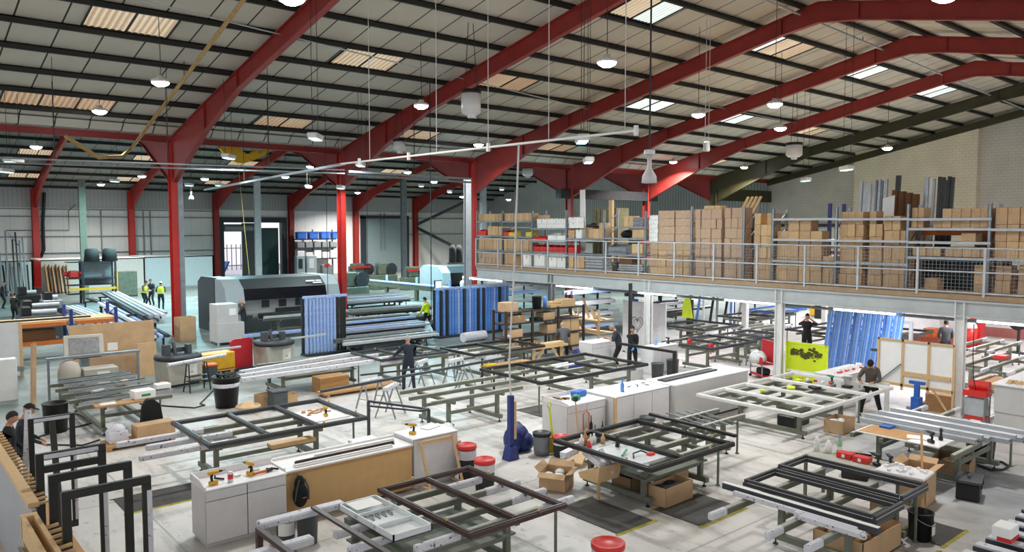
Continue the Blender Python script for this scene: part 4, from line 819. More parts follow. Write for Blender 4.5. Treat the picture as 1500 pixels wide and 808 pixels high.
# ---- right-hand black frame bench
bench('trestle bench under the black frame with one mullion', 10.7, 13.3, (8.9, 9.5, 10.2, 10.7), (11.0, 12.75), wrap=(1, 1), wl=.25, shelf=True, ext={0: (10.6, 13.4)})
flat_frame('glazing_casement', 'black frame with one mullion on the bench beside the rubber mats', 10.4, 12.95, 8.45, 10.95, .9, 'black_frame', .1, .09, mx=(11.45,), plugs=6)
solo('tool_tray', 'pale board of screws and papers inside the one mullion black frame', 'board', MB().box(-.4, .4, -.6, .6, 0, .025), MATS['clear_plastic'], (10.98, 9.5, .88))
for i, (x, y, r, h, mt) in enumerate(((10.75, 10.5, .05, .22, 'white_edge'), (10.9, 10.55, .045, .26, 'ply'), (11.05, 10.45, .05, .2, 'white_edge'), (10.85, 10.35, .04, .24, 'clear_plastic'), (11.15, 10.3, .045, .22, 'card_pale'), (10.7, 10.25, .05, .16, 'red_plastic'))):
    solo('bottle', '%s bottle, %s in the cluster inside the one mullion black frame' % (('white', 'brown', 'second white', 'clear', 'tan', 'short red')[i], ORD[i]), 'bottle', MB().lathe([(0, 0), (r, 0), (r, h*.6), (r*.4, h*.75), (r*.4, h), (0, h)], n=10), MATS[mt], (x, y, .88), 0, 'bottles in the black frame')
drill('black drill standing among bottles in the one mullion black frame', 11.2, 9.95, .905, .6, 'black_plastic')
b = MB(); b.tube([(-.2, 0, .02), (-.1, .1, .06), (.1, .08, .08), (.2, -.05, .02)], .015, 6); b.m(1); b.box(.15, .3, -.1, 0, 0, .05, .01); b.m(2); b.bar((-.3, .2, .03), (.0, .35, .06), .03, .03)
solo('cable_tool', 'tangle of leads and red handled tool on the pale board', 'tool', b, [MATS['cable'], MATS['red_plastic'], MATS['green']], (11.0, 9.2, .905))
def open_box(name, lab, x, y, s, d, h, rz, mt='card', stuff='rubber', flaps=True, group=None):
    t = thing(name, lab, 'box', (x, y, 0), rz, group)
    b = MB(); X, Y = s/2, d/2; b.box(-X, X, -Y, Y, 0, .02)
    for a in ((-X, -X+.012, -Y, Y), (X-.012, X, -Y, Y), (-X, X, -Y, -Y+.012), (-X, X, Y-.012, Y)): b.box(*a, 0, h)
    b.build('box_body', MATS[mt], t)
    if flaps:
        b = MB(); b.bar((-X, 0, h), (-X-.14, 0, h-.06), 2*Y, .01, (0, 0, 1)); b.bar((X, 0, h), (X+.12, 0, h+.08), 2*Y, .01); b.bar((0, -Y, h), (0, -Y-.13, h+.03), 2*X, .01); b.bar((0, Y, h), (0, Y+.1, h+.1), 2*X, .01); b.build('flap', MATS[mt], t)
    if stuff:
        b = MB()
        for i in range(5): b.ball((random.uniform(-X*.6, X*.6), random.uniform(-Y*.6, Y*.6), h*.7), X*.45, Y*.4, h*.22, 8, 5)
        b.build('contents', MATS[stuff], t)
    return t
open_box('open_box', 'cardboard box of black offcuts under the one mullion frame bench, front', 11.58, 8.95, .85, .42, .37, .03, flaps=False)
open_box('open_box', 'cardboard box under the one mullion frame bench, behind the front one', 12.25, 9.45, .6, .4, .36, .03, flaps=False)
open_box('open_box', 'open cardboard box of clear wrap standing alone on the floor', 10.45, 10.9, .55, .55, .36, .5, stuff='bubble')
open_box('open_box', 'dark brown box low under the left of the one mullion bench', 11.5, 9.85, .6, .5, .33, 0, mt='card_dark', flaps=False)
t = thing('offcut_tray', 'tan tray with white wrapped offcuts hung at the bench end', 'tray', (10.55, 9.85, .45)); MB().prism([(-.25, 0), (.2, 0), (.25, .1), (-.3, .3)], -.3, .3, 'x').build('tray_body', MATS['card_pale'], t)
MB().bar((-.1, -.2, .3), (.0, .35, .42), .14, .12).bar((.12, -.25, .1), (.05, .05, .5), .13, .12).build('wrapped_offcut', MATS['wrap'], t); MB().bar((0, 0, -.45), (0, 0, 0), .05, .05).build('prop', MATS['pine'], t)
p = G(838, 683); b = MB(); b.bar((-.3, 0, .25), (.35, .1, .3), .16, .14); b.m(1); b.bar((-.1, -.25, .08), (.35, -.05, .3), .2, .06); b.box(-.2, .3, -.2, .2, 0, .06)
solo('wrapped_offcuts', 'white wrapped offcuts on a timber rest beside the red lidded drum', 'offcuts', b, [MATS['wrap'], MATS['pine']], (11.75, 11.75, 0))
p, q = G(952, 606, .9), G(1078, 638, .9); b = MB(); b.bar(p, q, .09, .06); solo('black_profile', 'black profile lying behind the one mullion black frame', 'profile', b, MATS['black_frame'])
for i in range(5):
    p, q = G(962+i*14, 606-i*1.5, .86), G(1030+i*12, 628-i*2.2, .86); b = MB(); b.bar(p, q, .03, .03); solo('grey_bar', 'thin grey bar, %s from the left, behind the black profile' % ORD[i], 'bar', b, MATS['grey_steel'], group='thin grey bars on the rear arms')
bench('trestle bench carrying the lone black profile and thin grey bars', 13.45, 15.5, (9.9, 10.6), (13.9, 15.0), wrap=(0, 0), wl=.25)
# ---- rubber mats
def mat_(lab, x0, x1, y0, y1, rz=0):
    t = thing('floor_mat', lab, 'mat', ((x0+x1)/2, (y0+y1)/2, 0), rz, 'anti fatigue mats'); X, Y = (x1-x0)/2, (y1-y0)/2
    MB().box(-X+.06, X-.06, -Y+.06, Y-.06, .0, .016).build('mat_body', MATS['mat_rubber'], t)
    for y in (-Y, Y-.07): MB().prism([(y, 0), (y+.07, 0), (y+(.07 if y < 0 else 0.), .016)], -X, X, 'x').build('yellow_edge', mat('mat_yellow', '#a39a3c', .8, var=.3, scale=8), t)
mat_('black rubber mat with yellow edge left of the pair in the foreground', 9.55, 10.6, 8.45, 10.1); 
mat_('black rubber mat with yellow edge right of the pair in the foreground', 10.9, 12.35, 7.75, 8.9)
mat_('black rubber mat with yellow edges behind the white drawer cabinet', 3.46, 5.4, 14.85, 15.95)
mat_('dark mat between the green bench and the white counter run', 14.0, 15.2, 14.9, 16.4)
mat_('black mat with yellow edge right of the black bucket', 13.2, 14.3, 4.7, 5.5)
mat_('mat with yellow edge cut by the bottom edge beside the black bucket', 12.3, 13.05, 4.0, 4.75)
mat_('dark mat beside the backpack table on the left', 6.0, 7.0, 18.5, 20.2)
mat_('dark mat beyond the timber boarded frame', 26.2, 28.0, 8.6, 9.6)
# ---- white counter run
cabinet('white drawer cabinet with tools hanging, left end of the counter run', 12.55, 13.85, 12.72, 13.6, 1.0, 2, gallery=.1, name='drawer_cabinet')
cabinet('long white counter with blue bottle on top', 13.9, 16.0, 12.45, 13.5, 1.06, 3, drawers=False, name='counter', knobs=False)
t = thing('panelled_counter', 'pale grey panelled counter carrying black lengths, right end of the run', 'counter', (17.7, 12.28, 0))
MB().box(-1.68, 1.68, 0, .95, .06, 1.06).build('carcass', MATS['cabinet_grey'], t); MB().box(-1.7, 1.7, -.02, .97, 1.06, 1.1, .008).build('worktop', MATS['white_edge'], t); MB().box(-1.6, 1.6, .03, .9, 0, .06).build('plinth', MATS['steel_dark'], t)
MB().box(13.86, 13.92, 12.4, 12.48, 0, 1.04).build('corner_post', MATS['pine'])
bpy.data.objects['corner_post'].name = 'timber_corner_post'; tag(bpy.data.objects['timber_corner_post'], 'pine corner post between the drawer cabinet and the long counter', 'post')
b = MB(); b.lathe([(0, 0), (.05, 0), (.05, .18), (.02, .24), (.02, .3), (0, .3)], n=12); b.box(-.02, .06, -.012, .012, .28, .32)
solo('spray_bottle', 'blue spray bottle standing on the long white counter', 'bottle', b, MATS['blue_film'], (14.5, 12.75, 1.06))
b = MB(); b.box(-.2, .2, -.12, .12, 0, .14, .02); solo('blue_box', 'deep blue box on the tool covered drawer cabinet', 'box', b, MATS['blue_plastic'], (13.5, 13.3, 1.0), .2)
solo('green_cloth', 'green cloth heap on the tool covered drawer cabinet', 'cloth', MB().ball((0, 0, .04), .14, .1, .1, 12, 6), MATS['green'], (13.15, 13.05, 1.0))
for i in range(5): solo('hand_tool', 'brown handled tool, %s from the left on the drawer cabinet top' % ORD[i], 'tool', MB().cyl((0, 0, .03), (.1, .16, .04), .025, .018, 8).box(-.05, .05, -.05, 0, 0, .05, .01), MATS['ply' if i % 2 == 0 else 'steel_dark'], (12.68+.09*i, 13.35-.03*i, 1.0), i*.4, 'tools on the drawer cabinet')
b = MB(); b.tube([(0, 0, 0), (0, .1, .8), (0, .14, 1.15)], .018, 8); b.m(1); b.box(-.05, .05, .08, .2, 1.1, 1.22, .02); solo('lump_hammer', 'long wooden handled hammer leaning on the drawer cabinet front', 'hammer', b, [MATS['pine'], MATS['steel_dark']], (12.72, 12.5, 0))
b = MB(); b.tube([(-.1, 0, .3), (-.1, 0, .75), (0, .02, .85), (.1, 0, .75), (.1, 0, .3)], .016, 6); b.box(-.13, .13, -.02, .02, .0, .3, .02); solo('glazing_lifter', 'orange based frame tool standing against the drawer cabinet', 'tool', b, MATS['orange'], (13.05, 12.6, 0))
for i, (dx, mt, h) in enumerate(((0, 'black_plastic', .7), (.14, 'grey_plastic', .45), (.28, 'white_edge', .3), (.4, 'black_plastic', .5), (.55, 'yellow', .22))): solo('sealant_tube', '%s upright canister, %s along the drawer cabinet front' % (('tall black', 'grey', 'white', 'second black', 'yellow')[i], ORD[i]), 'canister', MB().lathe([(0, 0), (.04, 0), (.04, h*.7), (.015, h*.8), (.012, h), (0, h)], n=10), MATS[mt], (13.2+dx, 12.58, 0), 0, 'canisters by the drawer cabinet')
pail('open_bin', 'grey bin standing in front of the long white counter', 14.7, 12.1, 0, .2, .52, 'grey_plastic', group='buckets on the shop floor', handle=False)
p, q = G(972, 558, 1.12), G(1048, 541, 1.12); b = MB(); b.bar(p, q, .12, .06); b.bar(p+V((0, .16, 0)), q+V((0, .16, 0)), .1, .05); solo('black_length', 'black profile lengths lying on the panelled counter', 'profile', b, MATS['dark_grey_frame'])
for i, (x, y) in enumerate(((15.0, 13.0), (15.2, 12.85), (15.35, 12.95), (15.6, 12.8), (15.75, 13.05))): solo('screwdriver', 'small dark tool, %s from the left on the long white counter' % ORD[i], 'tool', MB().cyl((0, 0, .012), (.1, .02, .012), .012, n=6).cyl((.1, .02, .012), (.2, .04, .012), .005, n=6), MATS['steel_dark'], (x, y, 1.06), i*.5, 'tools on the long counter')
# things on the floor by the run
t = thing('power_post', 'dark blue floor post with timber strip, mid floor', 'post', (10.96, 12.92, 0))
MB().prism([(-.16, 0), (.16, 0), (.07, .3), (-.07, .3)], -.12, .12, 'y').build('base', MATS['blue_dark'], t); MB().box(-.06, .06, -.06, .06, .3, 1.45, .01).build('column', MATS['blue_dark'], t); MB().box(.065, .13, -.05, .03, .45, 1.3).build('timber_strip', MATS['pine'], t)
b = MB(); b.tube([(0, 0, 1.45), (-.02, .02, 2.2), (.04, 0, 3.5), (.06, -.05, 4.2), tuple(G(760, 211, 6.85)-V((10.96, 12.92, 0)))], .02, 6); b.build('air_hose', MATS['cord_white'], t)
b = MB(); b.ball((0, 0, .28), .34, .26, .36, 12, 7, -.9, PI/2); b.ball((.14, -.12, .2), .26, .2, .24, 9, 6, -.9, PI/2); b.ball((-.16, -.08, .26), .22, .22, .3, 9, 6, -1, PI/2); b.ball((.08, .1, .46), .2, .16, .2, 9, 6); b.ball((-.12, -.14, .4), .18, .14, .2, 8, 5); solo('refuse_sack', 'dark blue plastic sack standing right of the blue floor post', 'sack', b, mat('sack_blue', '#1d2a68', .5, var=.5, scale=7, bump=.9), (11.5, 13.35, 0))
pail('lidded_bucket', 'grey lidded bucket beside the yellow spade', 11.75, 12.75, 0, .2, .5, 'grey_steel', lid='black_plastic', group='buckets on the shop floor', handle=False)
t = thing('spade', 'lime yellow plastic spade standing by the drawer cabinet', 'spade', (11.98, 12.62, 0))
MB().bar((.0, 0, .3), (.0, .12, 1.05), .035, .035).build('shaft', MATS['lime'], t); b = MB(); b.prism([(-.1, .02), (.1, .02), (.11, .3), (.06, .38), (-.06, .38), (-.11, .3)], -.02, .02, 'y'); b.build('blade', MATS['yellow'], t); MB().tube([(0, .12, 1.02), (-.06, .13, 1.1), (-.05, .14, 1.17), (.05, .14, 1.17), (.06, .13, 1.1), (0, .12, 1.02)], .014, 6).build('handle', MATS['lime'], t)
# ---- long black frame, middle
bench('trestle bench under the wide black frame, mid floor', 14.3, 18.4, (15.7, 16.5, 17.3, 17.9), (16.7, 18.4), wrap=(0, 0))
flat_frame('glazing_casement', 'wide black frame with two mullions on the mid floor bench', 14.0, 18.5, 15.2, 17.95, .9, 'black_frame', .11, .09, mx=(15.5, 17.), plugs=8)
solo('glass_wrap', 'pale wrapped lengths inside the wide black frame', 'lengths', MB().box(-.5, .5, -.06, .06, 0, .06, .02).box(-.4, .6, .2, .3, 0, .06, .02), MATS['wrap'], (16.6, 16.9, .88), .1)
p = G(965, 552); t = thing('tall_black_stand', 'tall black post and rail standing behind the long counter', 'frame', (19.4, 14.9, 0))
MB().box(-.05, .05, -.05, .05, 0, 1.32, .006).build('post', MATS['black_frame'], t); MB().bar((0, 0, 1.28), (-.1, 2.2, 1.3), .09, .08).build('rail', MATS['black_frame'], t)
p = G(927, 545); t = thing('tall_pole', 'slim tall black pole rising behind the two workers in black', 'pole', (21.9, 18.9, 0)); MB().box(-.05, .05, -.05, .05, 0, 3.1).build('pole', MATS['black_frame'], t); MB().box(-.25, .25, -.25, .25, 0, .03).build('base', MATS['black_frame'], t)
for px, py, lab in ((963, 556, 'grey bin below the tall black rail'), (985, 550, 'ribbed grey bin right of the tall black rail')):
    p = G(px, py); pail('open_bin', lab, p.x, p.y, 0, .22, .58, 'grey_plastic', group='buckets on the shop floor', handle=False)
# ================================================================== RIGHT SIDE
# ---- bottom right bench with two slim frames
bench('trestle bench under the two slim charcoal frames, bottom right', 9.65, 13.42, (5.15, 5.75, 6.7), (11.3, 12.9), wrap=(1, 1), wl=.38)
flat_frame('glazing_casement', 'slim charcoal frame with white edges, nearer of the pair at bottom right', 11.05, 12.0, 4.85, 7.06, .9, 'dark_grey_frame', .085, .12, edge='paper')
flat_frame('glazing_casement', 'slim charcoal frame with white edges, farther of the pair at bottom right', 12.2, 13.15, 4.95, 7.12, .9, 'dark_grey_frame', .085, .12, edge='paper')
b = MB(); b.box(-.05, .05, -1.27, 1.27, 0, .1, .005); b.m(1); b.box(-.052, .03, -1.27, 1.27, .1, .108); b.build
solo('profile_length', 'charcoal profile with white top film lying left of the slim frames', 'profile', b, [MATS['dark_grey_frame'], MATS['paper']], (10.72, 5.93, .9), 0)
for i, (dx, y0, y1) in enumerate(((-.16, 4.9, 6.9), (-.24, 4.75, 5.8), (-.32, 4.7, 5.7))): solo('film_profile', 'white filmed profile beside the charcoal one, %s from it' % ORD[i], 'profile', MB().box(-.035, .035, y0, y1, 0, .07, .006), MATS['wrap'], (10.72+dx, 0, .9), 0, 'white filmed profiles')
open_box('open_box', 'large brown cardboard box of offcuts under the bottom right bench', 12.1, 5.6, 1.35, .8, .4, 0, stuff='ply', flaps=False)
open_box('open_box', 'tall brown carton standing between the big box and the black bucket', 13.24, 5.68, .36, .34, .62, 0, stuff=None, flaps=False)
b = pail('bucket', 'black bucket with wire handle right of the bottom right bench', 13.32, 5.12, 0, .2, .47, 'black_plastic', group='buckets on the shop floor')
MB().box(-.06, .06, -.207, -.2, .12, .3).build('label', MATS['paper'], b)
t = thing('toolbox', 'black lidded toolbox standing alone on the bare gangway', 'toolbox', (16.15, 5.35, 0), .25)
MB().box(-.3, .3, -.2, .2, 0, .32, .02).build('box_body', MATS['black_plastic'], t); MB().box(-.32, .32, -.22, .22, .32, .4, .02).build('lid', MATS['grey_plastic'], t); MB().box(-.12, .12, -.03, .03, .4, .43, .01).build('handle', MATS['black_plastic'], t)
for s in (-.15, .15): MB().box(s-.03, s+.03, -.232, -.2, .24, .35).build('latch', MATS['steel_dark'], t)
# parts table behind the farther slim frame
t = thing('parts_table', 'narrow table of parts behind the farther slim frame', 'table', (13.85, 6.5, 0))
MB().box(-.35, .45, -1.0, .85, .84, .88).build('table_top', MATS['bench_top'], t)
for x in (-.3, .4):
    for y in (-.9, .8): MB().box(x-.025, x+.025, y-.025, y+.025, 0, .84).build('leg', MATS['bench_green'], t)
for i, (x, y, r, h, mt, lab) in enumerate(((13.95, 7.3, .05, .28, 'white_edge', 'white cleaner bottle at the far end of the parts table'), (14.02, 7.1, .06, .24, 'paper', 'squat white tub beside the white cleaner bottle'))): solo('bottle', lab, 'bottle', MB().lathe([(0, 0), (r, 0), (r, h*.75), (r*.5, h*.85), (r*.5, h), (0, h)], n=12), MATS[mt], (x, y, .88))
b = MB(); b.lathe([(0, 0), (.05, 0), (.05, .18), (.02, .27), (.02, .3)], n=12); b.m(1); b.lathe([(0, .3), (.025, .3), (.025, .33), (0, .33)], n=10); b.m(2); b.lathe([(.051, .06), (.051, .13)], n=12)
solo('drink_bottle', 'clear green bottle with blue cap standing on the parts table', 'bottle', b, [mat('bottle_green', '#8fc49a', .2), MATS['blue_film'], MATS['paper']], (14.15, 6.95, .88))
b = MB(); b.box(-.1, .1, -.14, .14, 0, .1); b.m(1); b.box(-.102, .102, -.02, .04, .02, .08)
for i in range(2): solo('screw_carton', 'red and white screw carton, %s on the parts table' % ('left' if i == 0 else 'right'), 'box', b, [MATS['red_plastic'], MATS['paper']], (13.95-.03*i, 6.72-.32*i, .88), 0, 'red screw cartons')
drill('black drill beside the red cartons on the parts table', 13.9, 6.15, .88, 1.2, 'black_plastic'); drill('second black drill, nearer the white tray on the parts table', 14.0, 5.95, .88, .8, 'black_plastic')
b = MB(); b.box(-.3, .3, -.4, .4, 0, .05, .01)
for i in range(16): x, y = random.uniform(-.28, .2), random.uniform(-.35, .3); b.box(x, x+random.uniform(.04, .14), y, y+.05, .05, .09)
solo('fittings_tray', 'white tray of loose fittings at the near end of the parts table', 'tray', b, MATS['white_edge'], (13.85, 5.62, .88), .1)
# aluminium profile table
bench('trestle bench loaded with aluminium profiles, right', 15.7, 19.2, (5.5, 6.2, 6.9, 7.5), (16.6, 18.4), wrap=(0, 1), wl=.4, ext={0: (15.7, 17.5), 1: (15.8, 17.6), 2: (15.8, 20.), 3: (15.8, 19.6)})
for i in range(9):
    x = 16.75+.17*i; y0, y1 = 5.2-.06*i+(.25 if i < 3 else 0), 7.75-.02*i; z = .9+(.07 if i % 3 == 1 else 0)
    b = MB(); b.box(-.075, .075, y0, y1, 0, .02); b.box(-.075, -.06, y0, y1, .02, .085); b.box(.02, .035, y0, y1, .02, .085); b.box(-.075, .075, y0, y1, .075, .09, .003)
    solo('aluminium_profile', 'pale aluminium profile, %s from the tool board on the loaded bench' % ORD[i], 'profile', b, mat('alu_pale', '#c4c8cc', .35, .35, var=.06, scale=6), (x, 0, z), 0, 'aluminium profiles')
t = thing('tool_board', 'white edged ply tool board at the left of the aluminium profiles', 'board', (16.1, 6.6, .9)); MB().box(-.28, .5, -.8, .85, 0, .025, .004).build('board_rim', MATS['white_edge'], t); MB().box(-.24, .46, -.2, .8, .025, .03).build('board_top', MATS['ply'], t)
drill('black drill with handle up on the tool board, left of the pair', 16.05, 6.05, .93, 1.0, 'black_plastic'); drill('taller black drill on the tool board, right of the pair', 16.45, 6.0, .93, .4, 'black_plastic')
solo('paper_sheet', 'white sheet lying on the tool board between the drills', 'paper', MB().box(-.15, .15, -.25, .25, 0, .006), MATS['paper'], (16.25, 6.3, .931), .4); solo('blue_tray', 'blue tray lying between the tool board and the profiles', 'tray', MB().box(-.12, .12, -.12, .12, 0, .05, .01), MATS['blue_plastic'], (16.55, 7.1, .93))
open_box('open_box', 'upright brown carton with its flap raised under the loaded bench', 15.1, 5.9, .62, .5, .7, .1, stuff=None)
b = MB(); b.box(-.3, .3, -.01, .01, 0, .8); 
open_box('crate', 'black crate of offcuts under the left of the loaded bench', 15.75, 7.35, .65, .5, .4, .3, mt='black_plastic', stuff='ply', flaps=False)
open_box('paper_bag', 'crumpled brown paper sack of packaging under the loaded bench', 17.45, 6.1, .9, .7, .36, .2, mt='card_dark', stuff='card', flaps=False)
pail('bin', 'black tub of offcuts at the right under the loaded bench', 18.86, 6.05, 0, .3, .5, 'black_plastic', group='buckets on the shop floor', cat='bin', handle=False)
pl = [G(1432, 682), G(1452, 690), G(1470, 689), G(1478, 684), G(1468, 678), G(1445, 674)]; b = MB(); b.tube([(q.x, q.y, .025) for q in pl], .025, 6); solo('hose_loop', 'black hose loop on the floor right of the loaded bench', 'hose', b, MATS['cable'])
t = thing('timber_brace', 'slim timber stick with taped foot leaning by the upright brown carton', 'stick', (14.75, 5.6, 0)); MB().bar((-.35, -.1, 0), (.75, .4, 1.25), .04, .05).build('stick', MATS['ply'], t); MB().bar((-.36, -.12, 0.02), (-.2, -.03, .2), .06, .06).build('foot_tape', MATS['card_dark'], t)
# sample rack at the bottom right corner
t = thing('sample_rack', 'low rack carrying stepped dark profiles, bottom right corner', 'rack', (13.2, 3.3, 0)); MB().box(-2.2, 2.6, -.6, .35, .6, .68).build('rack_top', MATS['grey_steel'], t)
for x in (-2., 2.4): MB().box(x-.04, x+.04, -.5, .25, 0, .6).build('leg', MATS['bench_green'], t)
for i in range(9):
    x = 11.3+.42*i; b = MB(); b.box(-.09, .09, -.75, .42-.02*(i % 3), 0, .09, .004); b.m(1); b.box(-.07, .09, -.75, .4-.02*(i % 3), .09, .12); solo('sample_profile', 'dark profile with pale film, %s from the near end of the corner rack' % ORD[i], 'profile', b, [MATS['dark_grey_frame'], MATS['wrap']], (x, 3.38, .68), 0, 'stepped profiles on the corner rack')
solo('magazine_box', 'open printed box with red tab among the corner rack profiles', 'box', MB().box(-.17, .17, -.12, .12, 0, .2, .01).m(1).box(-.172, .172, -.125, .05, 0, .06), [MATS['paper'], MATS['red_plastic']], (12.17, 3.55, .81)); solo('white_board', 'white board lying flat at the near end of the corner rack', 'board', MB().box(-.5, .5, -.3, .4, 0, .03), MATS['paper'], (11.5, 4.0, 0))
# ---- white frame bench
bench('trestle bench under the big white frame', 16.8, 20.4, (9.4, 10.2, 10.9, 11.5), (17.5, 19.6), wrap=(0, 0), shelf=False)
flat_frame('glazing_casement', 'big white frame with three mullions lying on the right-hand bench', 16.05, 20.7, 8.75, 11.65, .9, 'white_frame', .085, .085, mx=(17.2, 18.2, 19.4))
t = thing('upright_casement', 'white frame standing on edge behind the worker in the beanie', 'window frame', (20.9, 9.0, 0)); MB().box(-.04, .04, -.05, .05, 0, 1.02).build('stile', MATS['white_frame'], t); MB().box(-.04, .04, -.05, .8, .0, .09).build('rail', MATS['white_frame'], t); MB().box(-.04, .04, .74, .82, .09, 1.02).build('stile', MATS['white_frame'], t); MB().box(-.04, .04, .05, .74, .94, 1.02).build('rail', MATS['white_frame'], t)
for i, (x, y, mt, s, lab) in enumerate(((19.9, 11.0, 'lime', .22, 'lime packet inside the far end of the big white frame'), (18.8, 10.6, 'lime', .28, 'lime packet in the middle of the big white frame'), (17.9, 10.9, 'lime', .16, 'small lime packet in the second bay of the big white frame'), (19.3, 10.2, 'black_plastic', .3, 'black tool case inside the big white frame'), (20.1, 9.7, 'black_plastic', .25, 'second black case near the worker inside the big white frame'))): solo('packet', lab, 'packet', MB().box(-s/2, s/2, -s*.35, s*.35, 0, .07, .015), MATS[mt], (x, y, .88), .4*i)
for i in range(5): solo('red_part', 'red and white part, %s in the far row inside the big white frame' % ORD[i], 'part', MB().box(-.05, .05, -.04, .04, 0, .06, .01), MATS['red_plastic' if i % 2 == 0 else 'white_edge'], (20.2, 11.1-.22*i, .88), i, 'red parts in the white frame')
open_box('open_box', 'open brown box of white wrap under the right end of the big white frame', 18.9, 9.3, .75, .5, .34, .1, stuff='bubble', flaps=False)
solo('black_case', 'black case on the floor under the big white frame', 'case', MB().box(-.4, .4, -.25, .25, 0, .3, .03), MATS['black_plastic'], (18.6, 10.4, 0))
pail('jug', 'white jug on the far rail of the big white frame', 20.5, 9.9, .89, .1, .24, 'white_edge', group='oddments', cat='jug'); drill('green and black drill standing at the far edge of the big white frame', 20.35, 10.3, .88, 1.2, 'green')
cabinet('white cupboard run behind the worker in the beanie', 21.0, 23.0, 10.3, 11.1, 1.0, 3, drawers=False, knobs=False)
for i in range(4): solo('red_box', 'white and red box, %s from the left on the cupboard behind the beanie worker' % ORD[i], 'box', MB().box(-.1, .1, -.08, .08, 0, .13, .01).m(1).box(-.101, .101, -.081, .0, .0, .05), [MATS['paper'], MATS['red_plastic']], (21.4+.42*i, 10.6, 1.0), .2*i, 'boxes on the cupboard')
# ---- lime board, red cart, blue stack, boarded timber frame
t = thing('lime_board', 'lime green tool board with black smear standing beyond the white frame', 'board', (23.4, 12.68, 0))
b = MB(); b.box(-.02, .02, -.68, .68, .5, 1.4); b.box(-.04, .04, -.7, .7, 1.36, 1.42); b.box(-.04, .04, -.72, -.66, 0, 1.42); b.box(-.04, .04, .66, .72, 0, 1.42); b.box(-.02, .02, -.68, .68, .1, .42); b.build('board', MATS['lime'], t)
MB().box(-.03, .03, -.68, .68, .42, .5).build('white_strip', MATS['white_edge'], t)
b = MB()
for i in range(90):
    y = random.uniform(-.5, .52); z = 1.02+random.gauss(0, .055)+(.12*abs(math.sin(5*y)) if random.random() < .5 else 0); r = random.uniform(.015, .05); b.add([(-.0215-.0002*i, y+r*1.6*math.cos(2*PI*k/8), z+r*math.sin(2*PI*k/8)) for k in range(8)], [tuple(range(8))])
b.build('black_smear', mat('smear', '#4a4d12', .8, var=.4, scale=20), t)
t = thing('tool_cart', 'red service cart standing at the end of the panelled counter', 'cart', (23.8, 14.3, 0), -.5)
MB().box(-.02, .02, -.42, .42, .55, 1.3, .01).build('back_panel', MATS['red_cart'], t)
for z in (.5, .1): MB().box(-.45, .0, -.4, .4, z, z+.03).box(-.45, -.43, -.4, .4, z, z+(.26 if z > .3 else .08)).build('shelf', MATS['red_cart'], t)
for x in (-.44, -.01):
    for y in (-.39, .39): MB().cyl((x, y, .06), (x, y, .55 if x < -.1 else 1.25), .018, n=6).build('post', MATS['galv'], t); MB().cyl((x, y-.02, .05), (x, y+.02, .05), .05, n=10).build('wheel', MATS['black_plastic'], t)
solo('white_sack', 'white plastic sack heaped on the red service cart', 'sack', MB().ball((0, 0, .18), .26, .32, .24, 12, 7).ball((.05, .2, .1), .16, .16, .16, 10, 6), MATS['bubble'], (23.5, 14.5, .53)); solo('tool_bag', 'black tool bag on the lower shelf of the red cart', 'bag', MB().box(-.15, .15, -.25, .25, 0, .22, .05), MATS['black_cloth'], (23.6, 14.35, .13), -.5)
for i in range(15):
    y = 13.75-.175*i; b = MB(); lean = .32+.03*(i % 3); b.bar((0, 0, 0), (lean, -.12, 2.42-.03*(i % 4)), .16, .07, (1, 0, 0)); b.m(1); b.bar((-.045, -.04, .02), (lean-.045, -.16, 2.38), .04, .012, (1, 0, 0))
    solo('wrapped_sheet', 'blue filmed panel leaning under the mezzanine, %s from the left' % ORD[i], 'panel', b, [MATS['blue_film'], MATS['blue_pale']], (26.6+.06*(i % 2), y, 0), 0, 'leaning blue filmed panels')
b = MB(); b.box(.4, .5, 10.9, 13.9, 1.9, 2.0); b.box(.4, .5, 13.8, 13.9, 0, 1.9); b.box(.4, .5, 10.9, 11., 0, 1.9); solo('panel_rack', 'steel rack the blue filmed panels lean against', 'rack', b, MATS['galv_light'], (26.6+.08, 0, 0))
for i, (px, py, h) in enumerate(((1266, 548, 1.15), (1288, 560, 1.05), (1307, 545, 1.15))):
    p = G(px, py); t = thing('upright_stand', 'dark T-topped stand, %s from the left before the blue panels' % ORD[i], 'stand', p, .3, 'T-topped stands'); MB().box(-.03, .03, -.03, .03, .02, h).build('post', MATS['galv_light'], t); MB().box(-.05, .05, -.28, .28, h, h+.08).build('bar', MATS['dark_grey_frame'], t); MB().box(-.2, .2, -.2, .2, 0, .02).build('base', MATS['steel_dark'], t)
t = thing('timber_screen', 'pale timber frame with three white boards standing by the mezzanine post', 'screen', (22.55, 9.0, 0))
for i, y in enumerate((.98, .3, -.4, -1.05)): MB().box(-.04, .0, y-.03, y+.03, .55 if 0 < i < 3 else 0, 2.0).build('timber_post', MATS['pine'], t)
MB().box(-.04, 0, -1.05, 1.0, 1.94, 2.0).build('top_rail', MATS['pine'], t); MB().box(-.04, 0, -1.05, 1.0, .66, .74).build('bottom_rail', MATS['pine'], t); MB().box(-.042, -.002, -.98, .3, .98, 1.1).build('middle_rail', MATS['pine'], t)
for i, (a, c_) in enumerate(((.33, .95), (-.37, .27), (-1.02, -.43))): MB().box(.0, .012, a, c_, .74, 1.94).build('white_board', MATS['paper'], t)
MB().bar((-.05, -1.0, .05), (-.05, -.55, .7), .05, .04).build('brace', MATS['pine'], t); MB().bar((-.05, .9, .75), (-.05, .33, 1.3), .04, .03).build('brace', MATS['grey_steel'], t)
